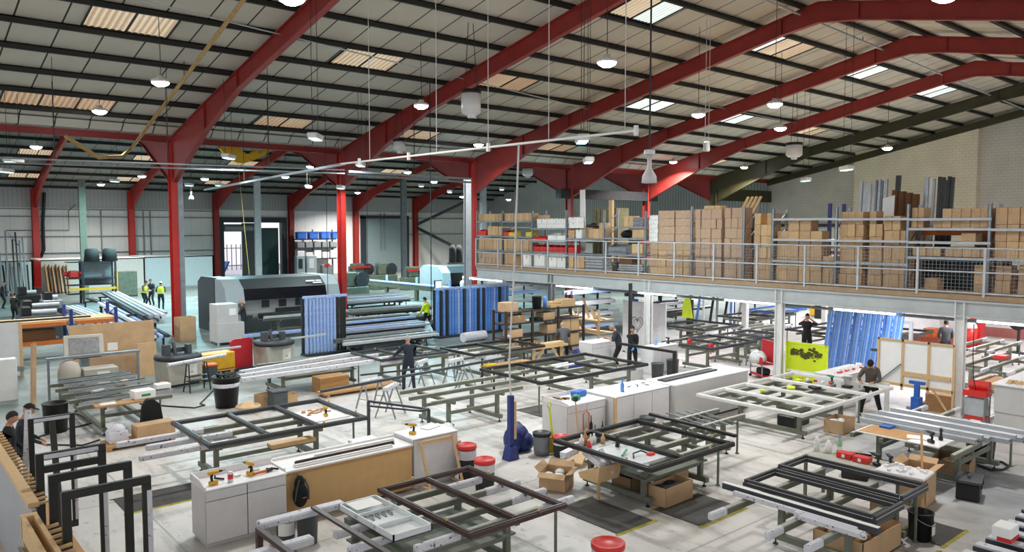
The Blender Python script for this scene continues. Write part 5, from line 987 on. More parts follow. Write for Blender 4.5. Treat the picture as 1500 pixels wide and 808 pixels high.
t = thing('jack_stand', 'blue jack stand with T top below the boarded timber frame', 'jack', (22.2, 8.75, 0)); MB().box(-.12, .12, -.12, .12, 0, .5, .02).build('body', MATS['blue_plastic'], t); MB().box(-.06, .06, -.06, .06, .5, .85).build('column', MATS['blue_plastic'], t); MB().box(-.06, .06, -.2, .2, .85, .93).build('head', MATS['blue_plastic'], t)
solo('timber_box', 'brown panel box below the right end of the boarded timber frame', 'box', MB().box(-.2, .2, -.35, .35, 0, .5, .01), MATS['ply'], (23.1, 8.45, 0))
for i, (a, c_) in enumerate((((1330, 600), (1385, 582)), ((1340, 605), (1382, 590)), ((1415, 613), (1447, 598)), ((1440, 620), (1472, 603)))):
    p, q = G(*a), G(*c_); solo('floor_profile', 'perforated grey profile on the floor, %s from the left behind the loaded bench' % ORD[i], 'profile', MB().bar(p+V((0, 0, .05)), q+V((0, 0, .05)), .1, .1), MATS['galv'], group='floor profiles at the right')
# ---- big grey counter at the right edge and trolley
t = thing('grey_counter', 'tall pale grey counter at the right edge carrying timber wedges', 'counter', (21.2, 5.2, 0)); MB().box(0, 2.2, -2.4, 1.35, .65, 1.32, .006).build('upper_panel', MATS['cabinet_grey'], t); MB().box(.02, 2.2, -2.4, 1.33, .06, .645).build('lower_panel', MATS['cabinet_grey'], t); MB().box(-.04, 2.25, -2.45, 1.4, 1.32, 1.36, .006).build('worktop', MATS['white_edge'], t); MB().box(.06, 2.1, -2.3, 1.3, 0, .06).build('plinth', MATS['steel_dark'], t)
for i in range(9): solo('timber_wedge', 'timber wedge, %s from the left on the tall grey counter' % ORD[i], 'wedge', MB().prism([(-.12, 0), (.12, 0), (.12, .07)], -.05, .05, 'y'), MATS['tool_yellow' if i > 5 else 'pine'], (21.45+.05*(i % 3), 6.3-.16*i, 1.36), i*.7, 'timber wedges')
t = thing('grinder_trolley', 'red trimmed tool trolley beside the tall grey counter', 'trolley', (21.9, 7.15, 0)); MB().box(-.2, .2, -.25, .25, .25, .33).build('shelf', MATS['red_plastic'], t); MB().box(-.22, .22, -.27, .27, .85, 1.0).build('shelf', MATS['red_plastic'], t); MB().cyl((.1, -.25, 1.1), (.1, .2, 1.1), .13, n=14).build('motor', MATS['red_plastic'], t)
for x in (-.19, .19):
    for y in (-.24, .24): MB().box(x-.015, x+.015, y-.015, y+.015, .07, 1.0).build('post', MATS['galv'], t); MB().cyl((x-.015, y, .06), (x+.015, y, .06), .06, n=10).build('wheel', MATS['black_plastic'], t)
MB().tube([(-.1, 0, 1.0), (-.15, .05, 1.3), (-.1, .1, 1.9), (-.12, .1, 2.7)], .012, 6).build('air_line', MATS['cable'], t); MB().box(-.17, .17, -.22, .22, .34, .8).build('tool_rack', MATS['galv_light'], t)
# ---- benches and frames under the mezzanine
def ub(lab, x0, x1, y0, y1, frame=None, n_=3, mt='dark_grey_frame', mx=(), fl='', wrap=(0, 0), group='benches under the mezzanine'):
    ys = [y0+(y1-y0)*(k+.5)/n_ for k in range(n_)]; bench(lab, x0, x1, ys, (x0+.5, x1-.5), wrap=wrap, group=group)
    if frame: flat_frame('glazing_casement', fl, *frame, .9, mt, .1, .09, mx=mx, group='frames under the mezzanine')
ub('bench under the dark frame with red clamps, beyond the panelled counter', 22.7, 25.6, 15.8, 17.8, (22.5, 25.4, 15.7, 17.9), fl='dark frame with two red clamps beyond the panelled counter', mx=(23.9,))
for i, (x, y) in enumerate(((23.0, 17.0), (22.6, 15.9))): solo('clamp', 'red clamp on the dark frame, %s' % ('left' if i == 0 else 'right'), 'clamp', MB().cyl((0, 0, -.25), (0, 0, .12), .02, n=6).cyl((0, -.05, .05), (0, .05, .05), .1, n=10), MATS['red_plastic'], (max(x, 22.75), y, .97), 0, 'red clamps')
ub('bench holding a pale dark-barred frame left of the red cart', 25.6, 27.6, 16.2, 17.6, (25.4, 27.8, 16.0, 17.7), fl='dark frame left of the red cart', mx=(26.6,), wrap=(1, 0))
ub('bench under the silver dark frame behind the clamped frame', 26.5, 29., 18.9, 21., (26.4, 29., 18.8, 21.2), fl='silver edged dark frame behind the clamped frame', mx=())
ub('bench with white sleeves and brown boxes in the middle of the under deck', 28.6, 31.5, 17.6, 19.2, None, wrap=(1, 1))
ub('bench under the dark frame beside the white post', 31.2, 34.5, 19.5, 21.4, (31.2, 34.7, 19.4, 21.5), fl='dark frame beside the white post under the deck', mx=(33.,))
ub('bench under the bright blue frame deep under the deck', 34.5, 37.2, 20.4, 22., (34.4, 37.4, 20.3, 22.2), mt='blue_plastic', fl='bright blue frame lying deep under the deck')
ub('bench in front of the black clad worker under the deck', 29.2, 32.8, 14.6, 16.6, (29.2, 32.6, 14.5, 16.8), fl='dark frame in front of the black clad worker', mx=(31.,))
ub('second bench right of the black clad worker', 30., 33., 12.6, 14.2, (30., 33.2, 12.5, 14.3), fl='dark frame right of the black clad worker')
ub('bench with white sleeved arms at the far right under the deck', 25.9, 29.6, 7.3, 9.4, None, n_=3, wrap=(1, 1)); ub('bench with bare ply shelf behind the far right sleeved bench', 30., 33.5, 9.2, 11., None, n_=3, wrap=(1, 1))
solo('red_tray', 'red tray on the white sleeved bench at the far right', 'tray', MB().box(-.25, .25, -.18, .18, 0, .12, .02), MATS['red_plastic'], (28.4, 8.6, .89)); solo('ply_shelf', 'ply board on the floor under the sleeved bench', 'board', MB().box(-.8, .8, -.6, .6, 0, .3, .01), MATS['ply'], (27.6, 8.3, 0)); solo('dark_sack', 'black sack slung at the far right bench end', 'sack', MB().ball((0, 0, .32), .42, .4, .34, 12, 8).ball((.1, .2, .2), .25, .25, .22, 10, 6), MATS['black_plastic'], (24.7, 6.8, .38)); solo('sack_stand', 'grey box stand under the black sack', 'stand', MB().box(-.35, .35, -.35, .35, 0, .4, .02), MATS['grey_plastic'], (24.7, 6.8, 0))
t = thing('red_cabinet', 'red cabinet standing at the far right under the deck', 'cabinet', G(1431, 506)); MB().box(-.3, .3, -.22, .22, .05, 1.6, .02).build('body', MATS['red_cart'], t); MB().box(-.32, -.3, -.19, .19, .1, 1.5).build('door', MATS['red_plastic'], t); MB().box(-.25, .25, -.2, .2, 0, .05).build('plinth', MATS['steel_dark'], t)
t = thing('red_bin', 'red wheeled bin left of the tall red cabinet', 'bin', G(1418, 508)); MB().lathe([(0, 0), (.28, 0), (.35, .85), (0, .85)], n=14).build('body', MATS['red_plastic'], t); MB().ball((0, 0, .85), .34, .34, .3, 12, 5, 0, PI/2).build('sack', MATS['bubble'], t)
t = thing('pedestal_fan', 'large black drum fan at the right edge under the deck', 'fan', G(1491, 517), 1.1); MB().cyl((0, -.12, 1.45), (0, .12, 1.45), .5, n=24).build('drum', MATS['black_plastic'], t); MB().box(-.04, .04, -.04, .04, 0, 1.0).build('stand', MATS['steel_dark'], t); MB().box(-.35, .35, -.2, .2, 0, .04).build('base', MATS['steel_dark'], t)
t = thing('red_sided_box', 'pale container with red skirt at the back right under the deck', 'container', (41.5, 12.3, 0)); MB().box(-.6, .6, -1.6, 1.6, .0, .45).build('skirt', mat('pink_red', '#a8605c', .5), t); MB().box(-.6, .6, -1.6, 1.6, .45, 1.3).build('upper_panel', MATS['white_lam'], t)
t = thing('red_floor_unit', 'red brown low unit left of the grey clad worker', 'unit', (35.5, 13.6, 0)); MB().box(-.5, .5, -.9, .9, 0, .45).build('base', mat('brick_red', '#9c4a3a', .6), t); MB().box(-.3, .3, -.3, .1, .45, .8).build('top', MATS['orange'], t)
t = thing('yellow_machine', 'yellow machine with black post deep under the deck', 'machine', (42.5, 21.5, 0)); MB().box(-.8, .8, -1.0, 1.0, .1, 1.5, .05).build('body', MATS['tool_yellow'], t); MB().box(-1.1, -.8, .1, .5, 0, 1.9).build('mast', MATS['black_plastic'], t); MB().box(-.5, .5, -1.3, -1.0, .4, 1.3).build('panel', MATS['grey_plastic'], t)
struct('wall_partition', 'white partition behind the black clad worker under the mezzanine', MB().box(38.4, 38.5, 13.2, 19.4, 0, 3.2), MATS['white_lam'])
t = thing('notice_board', 'white notice sheet on the partition above the black clad worker', 'notice', (38.37, 17.7, 1.5)); MB().box(-.01, .01, -.4, .4, 0, .9).build('sheet', MATS['paper'], t); MB().box(-.015, .015, -.42, .42, .88, .92).build('batten', MATS['red_plastic'], t)
solo('wall_box', 'small grey control box on the partition left of the blue panels', 'box', MB().box(-.12, 0, -.3, .3, 0, .5, .02), MATS['grey_plastic'], (38.4, 15.3, 1.6))
def prack(lab, x0, x1, y, n_, hts, mts, nb, dep=.8, group='profile racks', axis='x', bl='', um='steel_dark', tilt=0):
    """rack of horizontal profiles: uprights with arms; on each level a bundle of profiles, a thing of its own"""
    t = thing('profile_rack', lab, 'rack', (x0, y, 0), 0, group); L = x1-x0
    for k in range(n_):
        x = L*(k+.5)/n_; MB().box(x-.04, x+.04, dep, dep+.08, 0, hts[-1]+.3).build('upright', MATS[um], t)
        for h in hts: MB().box(x-.03, x+.03, 0, dep, h-.06, h).build('arm', MATS[um], t)
    for q, h in enumerate(hts):
        u = thing('profile_bundle', bl % ORD[q], 'profiles', (x0, y, h), 0, 'bundles on the profile racks')
        for i in range(nb):
            yy = .05+(dep-.1)*(i+.5)/nb; a = random.uniform(-.4, .2); e = L+random.uniform(-.3, .5); MB().box(a, e, yy-dep/nb*.4, yy+dep/nb*.4, 0, random.uniform(.08, .2)).build('profile', MATS[mts[(i+q) % len(mts)]], u)
    return t
p = PY(845, 440, 36.5)
prack('rack of pale blue wrapped lengths right of the red and white post', 25.3, 28.2, 25.2, 3, (.4, .95, 1.5, 2.05, 2.6), ('blue_pale', 'wrap', 'galv_light'), 5, bl='pale blue wrapped bundle on the %s level right of the red post')
prack('dark profile rack behind the tall black pole', 28.9, 32.2, 24.4, 3, (.6, 1.2, 1.8, 2.4), ('black_frame', 'silver_profile', 'steel_dark'), 5, bl='dark profile bundle, level %s, behind the tall black pole')
prack('rack of silver lengths left of the red and white post', 27.5, 32.5, 35.2, 3, (.6, 1.1, 1.6, 2.1), ('galv_light', 'blue_pale', 'silver_profile'), 4, bl='silver bundle on the %s level beyond the carton shelving')
prack('rack of blue lengths deep under the deck', 39., 43.5, 25.6, 2, (.9, 1.4, 1.9), ('blue_pale', 'blue_film'), 4, um='blue_dark', bl='blue length bundle on the %s level deep under the deck')
prack('rack of dark and white lengths left of the white post', 33., 37.5, 26.2, 3, (.5, 1., 1.5), ('black_frame', 'paper', 'silver_profile'), 4, bl='dark and white bundle on the %s level left of the white post')
for i in range(9): solo('leaning_length', '%s length leaning beside the hi-vis coat, %s from the left' % (('black', 'pale blue', 'white', 'black', 'silver', 'black', 'pale blue', 'silver', 'black')[i], ORD[i]), 'profile', MB().bar((0, 0, 0), (.3, .15*(-1)**i, 2.3-.1*(i % 3)), .12, .06, (1, 0, 0)), MATS[('black_frame', 'blue_film', 'paper', 'black_frame', 'silver_profile', 'black_frame', 'blue_film', 'silver_profile', 'black_frame')[i]], (34.3+.2*i, 25.4-.3*i, 0), 0, 'leaning lengths under the deck')
p = PX(1011, 440, 30.); t = thing('hivis_coat', 'lime hi-vis coat hanging on a black post under the deck', 'coat', (p.x, p.y, 0)); MB().box(-.14, .14, -.1, .1, 0, 1.75).build('post', MATS['black_plastic'], t); b = MB(); b.prism([(-.3, .9), (.26, .9), (.2, 1.7), (.05, 1.85), (-.12, 1.8)], -.28, -.16, 'x'); b.build('coat_body', MATS['hivis'], t)
# white doodle board and back counter with the two workers in black
t = thing('white_screen_board', 'white board with doodled heart behind the two workers in black', 'board', (24.2, 20.2, 0)); MB().box(0, .06, -1.15, 1.1, .0, 2.15, .01).build('board', MATS['white_lam'], t)
for y in (-1.05, 1.0): MB().box(-.05, .25, y-.05, y+.05, 0, .04).build('foot', MATS['steel_dark'], t)
pts = [(-.004, .3+.34*.06*16*math.sin(a)**3*.9, 1.25+.022*(13*math.cos(a)-5*math.cos(2*a)-2*math.cos(3*a)-math.cos(4*a))) for a in [2*PI*k/28 for k in range(29)]]
b = MB(); b.tube(pts, .011, 4); b.tube([(p_[0], p_[1]*.6+.12, p_[2]*.7+.36) for p_ in pts], .01, 4); b.build('doodle', MATS['cable'], t)
MB().box(-.01, .05, .3, .75, 2.15, 2.25).build('blue_label', MATS['blue_plastic'], t)
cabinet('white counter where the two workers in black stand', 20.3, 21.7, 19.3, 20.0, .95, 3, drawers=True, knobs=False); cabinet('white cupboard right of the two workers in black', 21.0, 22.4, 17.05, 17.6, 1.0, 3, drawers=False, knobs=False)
drill('black drill standing on the white cupboard right of the workers', 22.1, 17.3, 1.0, 1.2, 'black_plastic'); solo('spray_bottle', 'pale blue spray bottle on the white cupboard right of the workers', 'bottle', MB().lathe([(0, 0), (.05, 0), (.05, .18), (.02, .24), (.02, .3), (0, .3)], n=12).box(-.02, .06, -.012, .012, .28, .32), MATS['blue_pale'], (21.5, 17.35, 1.0))
t = thing('timber_rack', 'pale timber offcut rack heaped with pine pieces beside the white board', 'rack', (23.5, 23.2, 0))
for y in (-1.2, 0, 1.2): MB().bar((0, y, 0), (0, y, 1.75), .07, .07).build('post', MATS['pine'], t)
for z in (.7, 1.25): MB().box(-.1, .9, -1.25, 1.25, z, z+.04).build('shelf', MATS['pine'], t)
for i in range(10): solo('timber_offcut', 'pine offcut, %s from the left in the timber rack' % ORD[i], 'offcut', MB().bar((0, -.25, 0), (.1, .2, .05+.38*(i % 3)), .1, .05), MATS['pine'], (23.7+.1*(i % 2), 24.2-.22*i, 1.31 if i % 2 else .76), 0, 'pine offcuts')
b = MB(); b.prism([(-.35, 0), (.35, 0), (.12, .75), (.02, .8)], -.14, .14, 'x'); solo('blue_wedge', 'dark blue folded sheet standing left of the workers in black', 'sheet', b, MATS['blue_dark'], (19.75, 19.5, 0), .5)
open_box('open_box', 'pale crate of parts and orange tool on the floor below the workers in black', 19.9, 17.2, .8, .6, .35, .1, mt='white_lam', stuff='galv', flaps=False)
# ---- carton shelving in the middle of the hall
t = thing('dark_shelving', 'dark steel shelving loaded with cartons mid hall', 'shelving', (18.6, 22.2, 0))
for x in (0, 1.35, 2.75, 4.2):
    for y in (0, .75): MB().box(x-.04, x+.04, y-.04, y+.04, 0, 2.0).build('upright', mat('shelf_brown', '#3a2d26', .5, var=.2), t)
for z in (.35, .95, 1.5, 1.95): MB().box(0, 4.2, -.02, .78, z-.05, z).build('shelf', MATS['shelf_brown'], t)
def sc_(x, z, w, h, lab, mt='card', d=.5, y=22.25): return carton_at(x, y, z, w, h, d, lab, mt)
def carton_at(x, y, z, w, h, d, lab, mt):
    o = MB().box(-w/2, w/2, 0, d, 0, h, .01).m(1).box(-.04, .04, -.003, d, h*.7, h+.003).build('cardboard_box', [MATS[mt], MATS['tape']]); o.location = (x, y, z); return tag(o, lab, 'box', 'cartons on the dark shelving')
sc_(18.95, 1.95, .62, .36, 'carton on the top left of the dark shelving'); sc_(22.0, 1.95, .75, .3, 'wide carton on the top right of the dark shelving', 'card_pale')
for i, (x, z) in enumerate(((21.85, .95), (22.35, .95), (21.8, .35), (22.35, .35))): sc_(x, z, .46, .5, 'tall carton, %s pair, %s, at the right of the dark shelving' % ('upper' if z > .5 else 'lower', 'left' if i % 2 == 0 else 'right'), 'card_pale')
for i, (x, z, w, h) in enumerate(((20.9, 1.5, .6, .3), (19.3, 1.5, .7, .3), (19.2, .95, .6, .3), (20.1, .35, .7, .4), (21.1, .95, .6, .35), (19., .35, .6, .4))): sc_(x, z, w, h, 'low carton on the dark shelving, %s counted from the middle top' % ORD[i], 'card_dark' if i % 2 else 'card')
for i in range(6): solo('tape_roll', 'white roll, %s along the second shelf of the dark shelving' % ORD[i], 'roll', MB().lathe([(.03, 0), (.09, 0), (.09, .1), (.03, .1)], n=12), MATS['white_edge'], (18.85+.2*i, 22.4, 1.5 if i > 3 else .95), 0, 'white rolls')
pail('bin', 'dark blue bin standing on the dark shelving', 20.45, 22.5, 1.95, .2, .5, 'steel_dark', group='oddments', cat='bin', handle=False); solo('blue_canister', 'blue canister right of the bin on the dark shelving', 'canister', MB().lathe([(0, 0), (.08, 0), (.08, .42), (.03, .5), (0, .5)], n=12), MATS['blue_film'], (20.85, 22.45, 1.95)); solo('timber_offcuts', 'pale timber offcuts beside the wide carton on the dark shelving', 'offcuts', MB().box(-.3, .3, 0, .4, 0, .14, .02).box(-.15, .35, .1, .5, .14, .24, .02), MATS['pine'], (21.3, 22.25, 1.95)); solo('black_tray', 'black tray on the dark shelving left of the timber offcuts', 'tray', MB().box(-.3, .3, 0, .5, 0, .1, .02), MATS['black_plastic'], (20.6, 22.3, 1.5))
# trestle and frame before the shelving, grey worker's bench
bench('trestle bench under the black frame beside the dark shelving', 15.6, 18.2, (20.2, 20.9, 21.6, 22.2), (16.2, 17.8), wrap=(1, 0), wl=.7)
flat_frame('glazing_casement', 'black frame lying in front of the dark shelving', 15.4, 18.6, 20.0, 22.0, .9, 'black_frame', .1, .09, mx=(17.,), plugs=5)
t = thing('timber_trestle', 'pale pine trestle table in front of the grey clad worker', 'trestle', (19.0, 20.3, 0))
MB().box(-.9, .9, -.15, .15, .82, .9).build('beam', MATS['pine'], t)
for x in (-.7, .7):
    MB().bar((x, 0, 0), (x, 0, .82), .09, .09).build('leg', MATS['pine'], t); MB().bar((x*.3, 0, .82), (x*.9, 0, .25), .08, .06).build('brace', MATS['pine'], t)
solo('timber_stack', 'row of short pine blocks on the pine trestle table', 'timber', MB().box(-.5, .5, -.13, .13, .9, 1.0, .01), MATS['pine'], (19.2, 20.3, .003))
# ================================================================== LEFT FOREGROUND RACK
t = thing('peg_rack', 'grey backed peg rack with pine cap along the left edge', 'rack', (1.62, 13.0, 0))
MB().box(-.05, .0, -1.6, 3.3, .1, 1.55).build('back_panel', mat('rack_panel', '#a6a8ad', .4, .3, var=.08, scale=1, stretch=(1, 14, 1)), t)
MB().box(-.08, .05, -1.5, 3.3, 1.55, 1.62, .005).build('pine_cap', MATS['pine'], t)
for z in (1.5,):
    for i in range(23): MB().cyl((.0, 3.1-.2*i, 1.52), (.2, 3.1-.2*i, 1.54), .022, n=8).build('peg', MATS['pine'], t)
MB().box(.0, .9, -1.5, 3.2, 0, .1).build('foot_board', MATS['ply'], t)
t = thing('peg_rack', 'nearer pine peg rack with twin rails at the bottom left corner', 'rack', (1.52, 9.8, 0))
for x in (-.08, .05): MB().box(x-.025, x+.025, -2.2, 1.35, 1.3, 1.58, .005).build('pine_rail', MATS['pine'], t)
MB().box(-.105, .075, 1.3, 1.42, 1.3, 1.585, .005).build('end_block', MATS['pine'], t); MB().box(-.1, .07, 1.28, 1.36, .0, 1.3).build('leg', MATS['pine'], t); MB().box(-.16, -.11, -2.2, 1.35, .0, 1.2).build('back_panel', MATS['rack_panel'], t); MB().box(-.1, .07, -2.2, -2.1, .0, 1.3).build('leg', MATS['pine'], t)
for i in range(12): MB().cyl((.07, 1.1-.2*i, 1.45), (.26, 1.1-.2*i, 1.47), .024, n=8).build('peg', MATS['pine'], t)
def stand_frame(lab, x0, x1, y, h, mt='black_frame', film=None, w=.1, mid=None, lean=0.):
    t = thing('upright_casement', lab, 'window frame', (x0, y, .105 if y > 11.4 else 0), 0, 'frames standing at the peg rack'); L = x1-x0; D = .07; h -= .1 if y > 11.4 else 0
    MB().box(0, w, -D/2, D/2, .1, h-w, .004).build('stile', MATS[mt], t); MB().box(L-w, L, -D/2, D/2, .1, h-w, .004).build('stile', MATS[mt], t)
    MB().box(0, L, -D/2, D/2, h-w, h, .004).build('head', MATS[mt], t); MB().box(0, L, -D/2, D/2, .1-.1, .1, .004).build('sill', MATS[mt], t)
    if mid: MB().box(w, L-w, -D/2, D/2, h-mid-w, h-mid, .004).build('transom', MATS[mt], t)
    if film: MB().box(L-w*.55, L+.006, -D/2-.004, D/2+.004, .12, h-film, .004).build('protective_film', MATS['wrap'], t)
    if film and film > .5: MB().box(w, L-w, -D/2-.004, D/2, h-w*.85, h-w*.2).build('protective_film', MATS['wrap'], t)
    return t
stand_frame('nearest black frame standing at the peg rack, white film below its corner', 1.70, 2.69, 10.2, 2.08, film=.18); stand_frame('second black frame standing at the peg rack, all black', 1.70, 2.67, 11.0, 2.08)
stand_frame('third black frame at the peg rack with transom and white filmed head', 1.74, 2.62, 12.2, 2.06, film=.6, mid=.18); stand_frame('farthest frame at the peg rack with white film beside the two capped workers', 2.0, 2.68, 14.6, 2.05, film=.7, w=.08)
solo('leaning_profile', 'black profile leaning on the peg rack before the two capped workers', 'profile', MB().bar((2.3, 14.3, 2.0), (1.98, 11.7, .2), .09, .1), MATS['black_frame']); solo('white_profile', 'white filmed profile leaning behind the black leaning one', 'profile', MB().bar((2.15, 15.6, 2.0), (1.98, 15.2, .2), .09, .06), MATS['wrap'])
t = thing('guard_post', 'grey post with yellow and red stop button at the bottom left', 'post', (1.02, 7.4, 0)); MB().box(-.07, .07, -.07, .07, 0, 1.9, .01).build('post', MATS['galv_light'], t); MB().cyl((-.07, 0, 1.75), (-.14, 0, 1.75), .03, n=12).build('yellow_collar', MATS['yellow'], t); MB().cyl((-.14, 0, 1.75), (-.17, 0, 1.75), .022, n=12).build('stop_button', MATS['red_plastic'], t)
t = thing('blue_machine', 'blue and black machine end cut by the left edge of the photo', 'machine', (.75, 8.6, 0)); MB().box(-.5, .0, -.6, .6, .4, 2.0, .03).build('body', MATS['black_plastic'], t); MB().box(-.02, .02, -.4, .4, 1.2, 1.9, .01).build('blue_panel', MATS['blue_plastic'], t); MB().box(-.4, -.1, -.4, .4, 0, .4).build('base', MATS['steel_dark'], t)
# ================================================================== LEFT MIDDLE: profile table, saws, console, cardboard
bench('profile table crowded with aluminium lengths, left middle', 3.9, 6.1, (20.9, 21.8, 22.7, 23.6, 24.4), (4.5, 5.6), wrap=(0, 0), z=.84)
for i, (a, c_) in enumerate((((85, 559), (190, 545)), ((95, 564), (200, 549)), ((102, 572), (212, 556)), ((112, 582), (235, 562)), ((120, 590), (252, 570)))):
    p, q = G(*a, .92), G(*c_, .92); b = MB(); b.bar(p, q, .16, .07); b.m(1); b.bar(p+V((0, 0, .04)), q+V((0, 0, .04)), .05, .03); solo('aluminium_length', 'aluminium length, %s from the back on the left profile table' % ORD[i], 'profile', b, [MATS['silver_profile'], MATS['black_frame']], group='aluminium lengths on the left table')
for i in range(8): x, y = random.uniform(4.4, 5.7), 20.9+.45*i; solo('hardware_piece', 'pale wooden packer, %s from the near end on the left profile table' % ORD[i], 'packer', MB().box(-.18, .18, -.06, .06, 0, .04, .005), MATS['pine' if i % 3 else 'galv_light'], (x, y+.22, .845), .2*i, 'packers on the left table')
solo('table_board', 'ply board at the near end of the left profile table', 'board', MB().box(-.65, .65, -.2, .2, .84, .88, .004), MATS['ply'], (4.85, 20.55, 0)); solo('paper_sheet', 'white sheet on the ply board of the left profile table', 'paper', MB().box(-.17, .17, -.12, .12, 0, .005), MATS['paper'], (4.5, 20.55, .88)); solo('white_carton', 'white carton with green label on the left profile table', 'box', MB().box(-.25, .25, -.2, .2, 0, .2, .01).m(1).box(-.1, .12, -.203, -.2, .06, .12), [MATS['paper'], MATS['green']], (5.35, 20.75, .88), .1); solo('pale_box', 'pale box at the right end of the left profile table', 'box', MB().box(-.18, .18, -.15, .15, 0, .25, .01), MATS['paper'], (5.95, 21.2, .84))
p = G(202, 622); t = thing('coat', 'black coat hanging from the near end of the left profile table', 'coat', (5.4, 20.25, 0)); MB().prism([(-.27, .12), (-.1, .1), (-.03, .45), (.08, .1), (.3, .14), (.2, .78), (.05, .92), (-.1, .92), (-.2, .76)], -.1, .08, 'y').build('coat_body', MATS['black_cloth'], t); MB().cyl((0, .0, .9), (0, .25, .9), .015, n=6).build('hook', MATS['galv'], t)
solo('long_box', 'long brown cardboard box on a pallet below the black coat', 'box', MB().box(-.45, .45, -.2, .2, .12, .46, .01), MATS['card'], (5.3, 19.7, 0), .1); solo('pallet', 'low timber pallet under the long brown box', 'pallet', MB().box(-.9, .6, -.35, .35, .07, .12).box(-.9, -.8, -.35, .35, 0, .07).box(.5, .6, -.35, .35, 0, .07), MATS['ply'], (5.1, 19.7, 0)); solo('white_box', 'open white box of scraps beside the long brown box', 'box', MB().box(-.2, .2, -.2, .2, 0, .26, .01).ball((0, 0, .26), .2, .18, .16, 10, 5), MATS['wrap'], (4.5, 19.75, .12)); pail('bin', 'black bin under the left end of the profile table', 3.65, 22.2, 0, .3, .75, 'black_plastic', group='bins', cat='bin', handle=False)
b = MB(); pl = [G(26+x, y) for x, y in ((120, 645), (95, 653), (40, 652), (18, 644), (60, 632), (110, 620), (90, 608), (50, 600))]; b.tube([(q.x, q.y, .02) for q in pl], .02, 6); solo('floor_hose', 'black hose looped on the floor behind the standing frames', 'hose', b, MATS['cable'])
b = MB(); b.bar((0, 0, 0), (.12, .35, 1.75), .38, .1, (1, 0, 0)); solo('tan_plank', 'tall tan board leaning upright left of the profile table', 'board', b, MATS['card'], (3.72, 26.0, 0)); solo('white_stand', 'white carton column left of the tall tan board', 'box', MB().box(-.25, .25, -.2, .2, 0, 1.25, .01), MATS['paper'], (3.25, 27.3, 0))
t = thing('operator_console', 'grey tilted operator console on a pedestal by the cardboard sheets', 'console', (5.4, 27.6, 0)); MB().prism([(-.4, 1.05), (.35, 1.05), (.35, 1.7), (-.15, 1.75), (-.45, 1.15)], -.55, .55, 'x').xf(Matrix.Rotation(-.15, 4, 'Z')).build('housing', MATS['machine_beige'], t); MB().add([(-.42, -.445, 1.2), (.42, -.445, 1.2), (.42, -.215, 1.68), (-.42, -.215, 1.68)], [(0, 1, 2, 3)]).xf(Matrix.Rotation(-.15, 4, 'Z')).build('screen', MATS['screen'], t); MB().box(-.12, .12, -.12, .12, 0, 1.05).build('pedestal', MATS['machine_light'], t); MB().box(-.4, .4, -.3, .3, 0, .06).build('base', MATS['machine_beige'], t); MB().box(-.4, .4, -.5, -.42, 1.05, 1.12).build('keyboard', MATS['black_plastic'], t)
t = thing('saw_machine', 'beige saw with rounded housing behind the profile table', 'machine', (4.75, 26.4, 0)); MB().lathe([(0, 0), (.3, 0), (.32, .8), (.25, 1.05), (.1, 1.15), (0, 1.15)], n=18).build('housing', MATS['machine_beige'], t); MB().box(.35, 1.3, -.3, .3, .0, .85, .02).build('cabinet', MATS['machine_beige'], t); MB().box(.7, 1.05, -.31, -.3, .35, .75).build('notice', MATS['paper'], t); MB().box(-.6, 2.0, -.1, .1, 1.2, 1.27).build('fence_rail', MATS['galv'], t)
for x in (-.55, 1.95): MB().box(x-.03, x+.03, -.04, .04, 0, 1.2).build('leg', MATS['galv'], t)
def leansheet(lab, px0, px1, pyt, pyb, y, mt='card', lean=.25, group='cardboard sheets'):
    x0, x1 = PY(px0, pyb, y).x, PY(px1, pyb, y).x; h = HT(pyt, PY((px0+px1)/2, pyt, y)); b = MB(); b.add([(x0, y, 0), (x1, y, 0), (x1, y+lean, h), (x0, y+lean, h), (x0, y+.04, 0), (x1, y+.04, 0), (x1, y+lean+.04, h), (x0, y+lean+.04, h)], [(0, 1, 2, 3), (7, 6, 5, 4), (0, 4, 5, 1), (1, 5, 6, 2), (2, 6, 7, 3), (3, 7, 4, 0)]); return solo('cardboard_sheet', lab, 'sheet', b, MATS[mt], group=group)
leansheet('largest tan cardboard sheet standing behind the console', 105, 229, 473, 553, 30., lean=.15); leansheet('narrow tan cardboard sheet leaning in front of the largest one', 205, 233, 503, 556, 28.6); leansheet('low cardboard sheet behind the profile table', 135, 205, 523, 556, 29.2, 'card_dark')
solo('sticker_box', 'small white notice on the low cardboard sheet', 'notice', MB().box(0, .32, -.02, 0, 0, .26), MATS['paper'], (6.4, 29.0, .95))
# orange racking with timber deck
q0, q1 = G(-12, 479, 1.42), G(168, 465, 1.42); yy = (q0.y+q1.y)/2
t = thing('timber_racking', 'orange beamed racking with blue uprights and timber deck at the left', 'racking', (q0.x, yy, 0)); L = q1.x-q0.x
MB().box(0, L, 0, 1.4, 1.42, 1.5).build('timber_deck', MATS['pine'], t)
for a, c_ in ((0, L*.58), (L*.66, L)): MB().box(a, c_, -.06, 0, 1.28, 1.42).build('orange_beam', MATS['orange'], t); 
MB().box(0, L*.55, -.06, 0, .55, .72).build('orange_beam', MATS['orange'], t); MB().box(0, L*.55, .1, 1.3, .66, .72).build('lower_deck', MATS['dark_wood'], t)
for x in (L*.62, L): MB().box(x-.06, x+.06, -.08, .0, 0, 1.9).build('upright', MATS['blue_dark'], t); MB().box(x-.06, x+.06, 1.3, 1.38, 0, 2.0).build('upright', MATS['blue_dark'], t); MB().bar((x, 0, .3), (x, 1.3, 1.2), .04, .04).bar((x, 0, 1.85), (x, 1.3, 1.5), .04, .04).build('bracing', MATS['blue_plastic'], t)
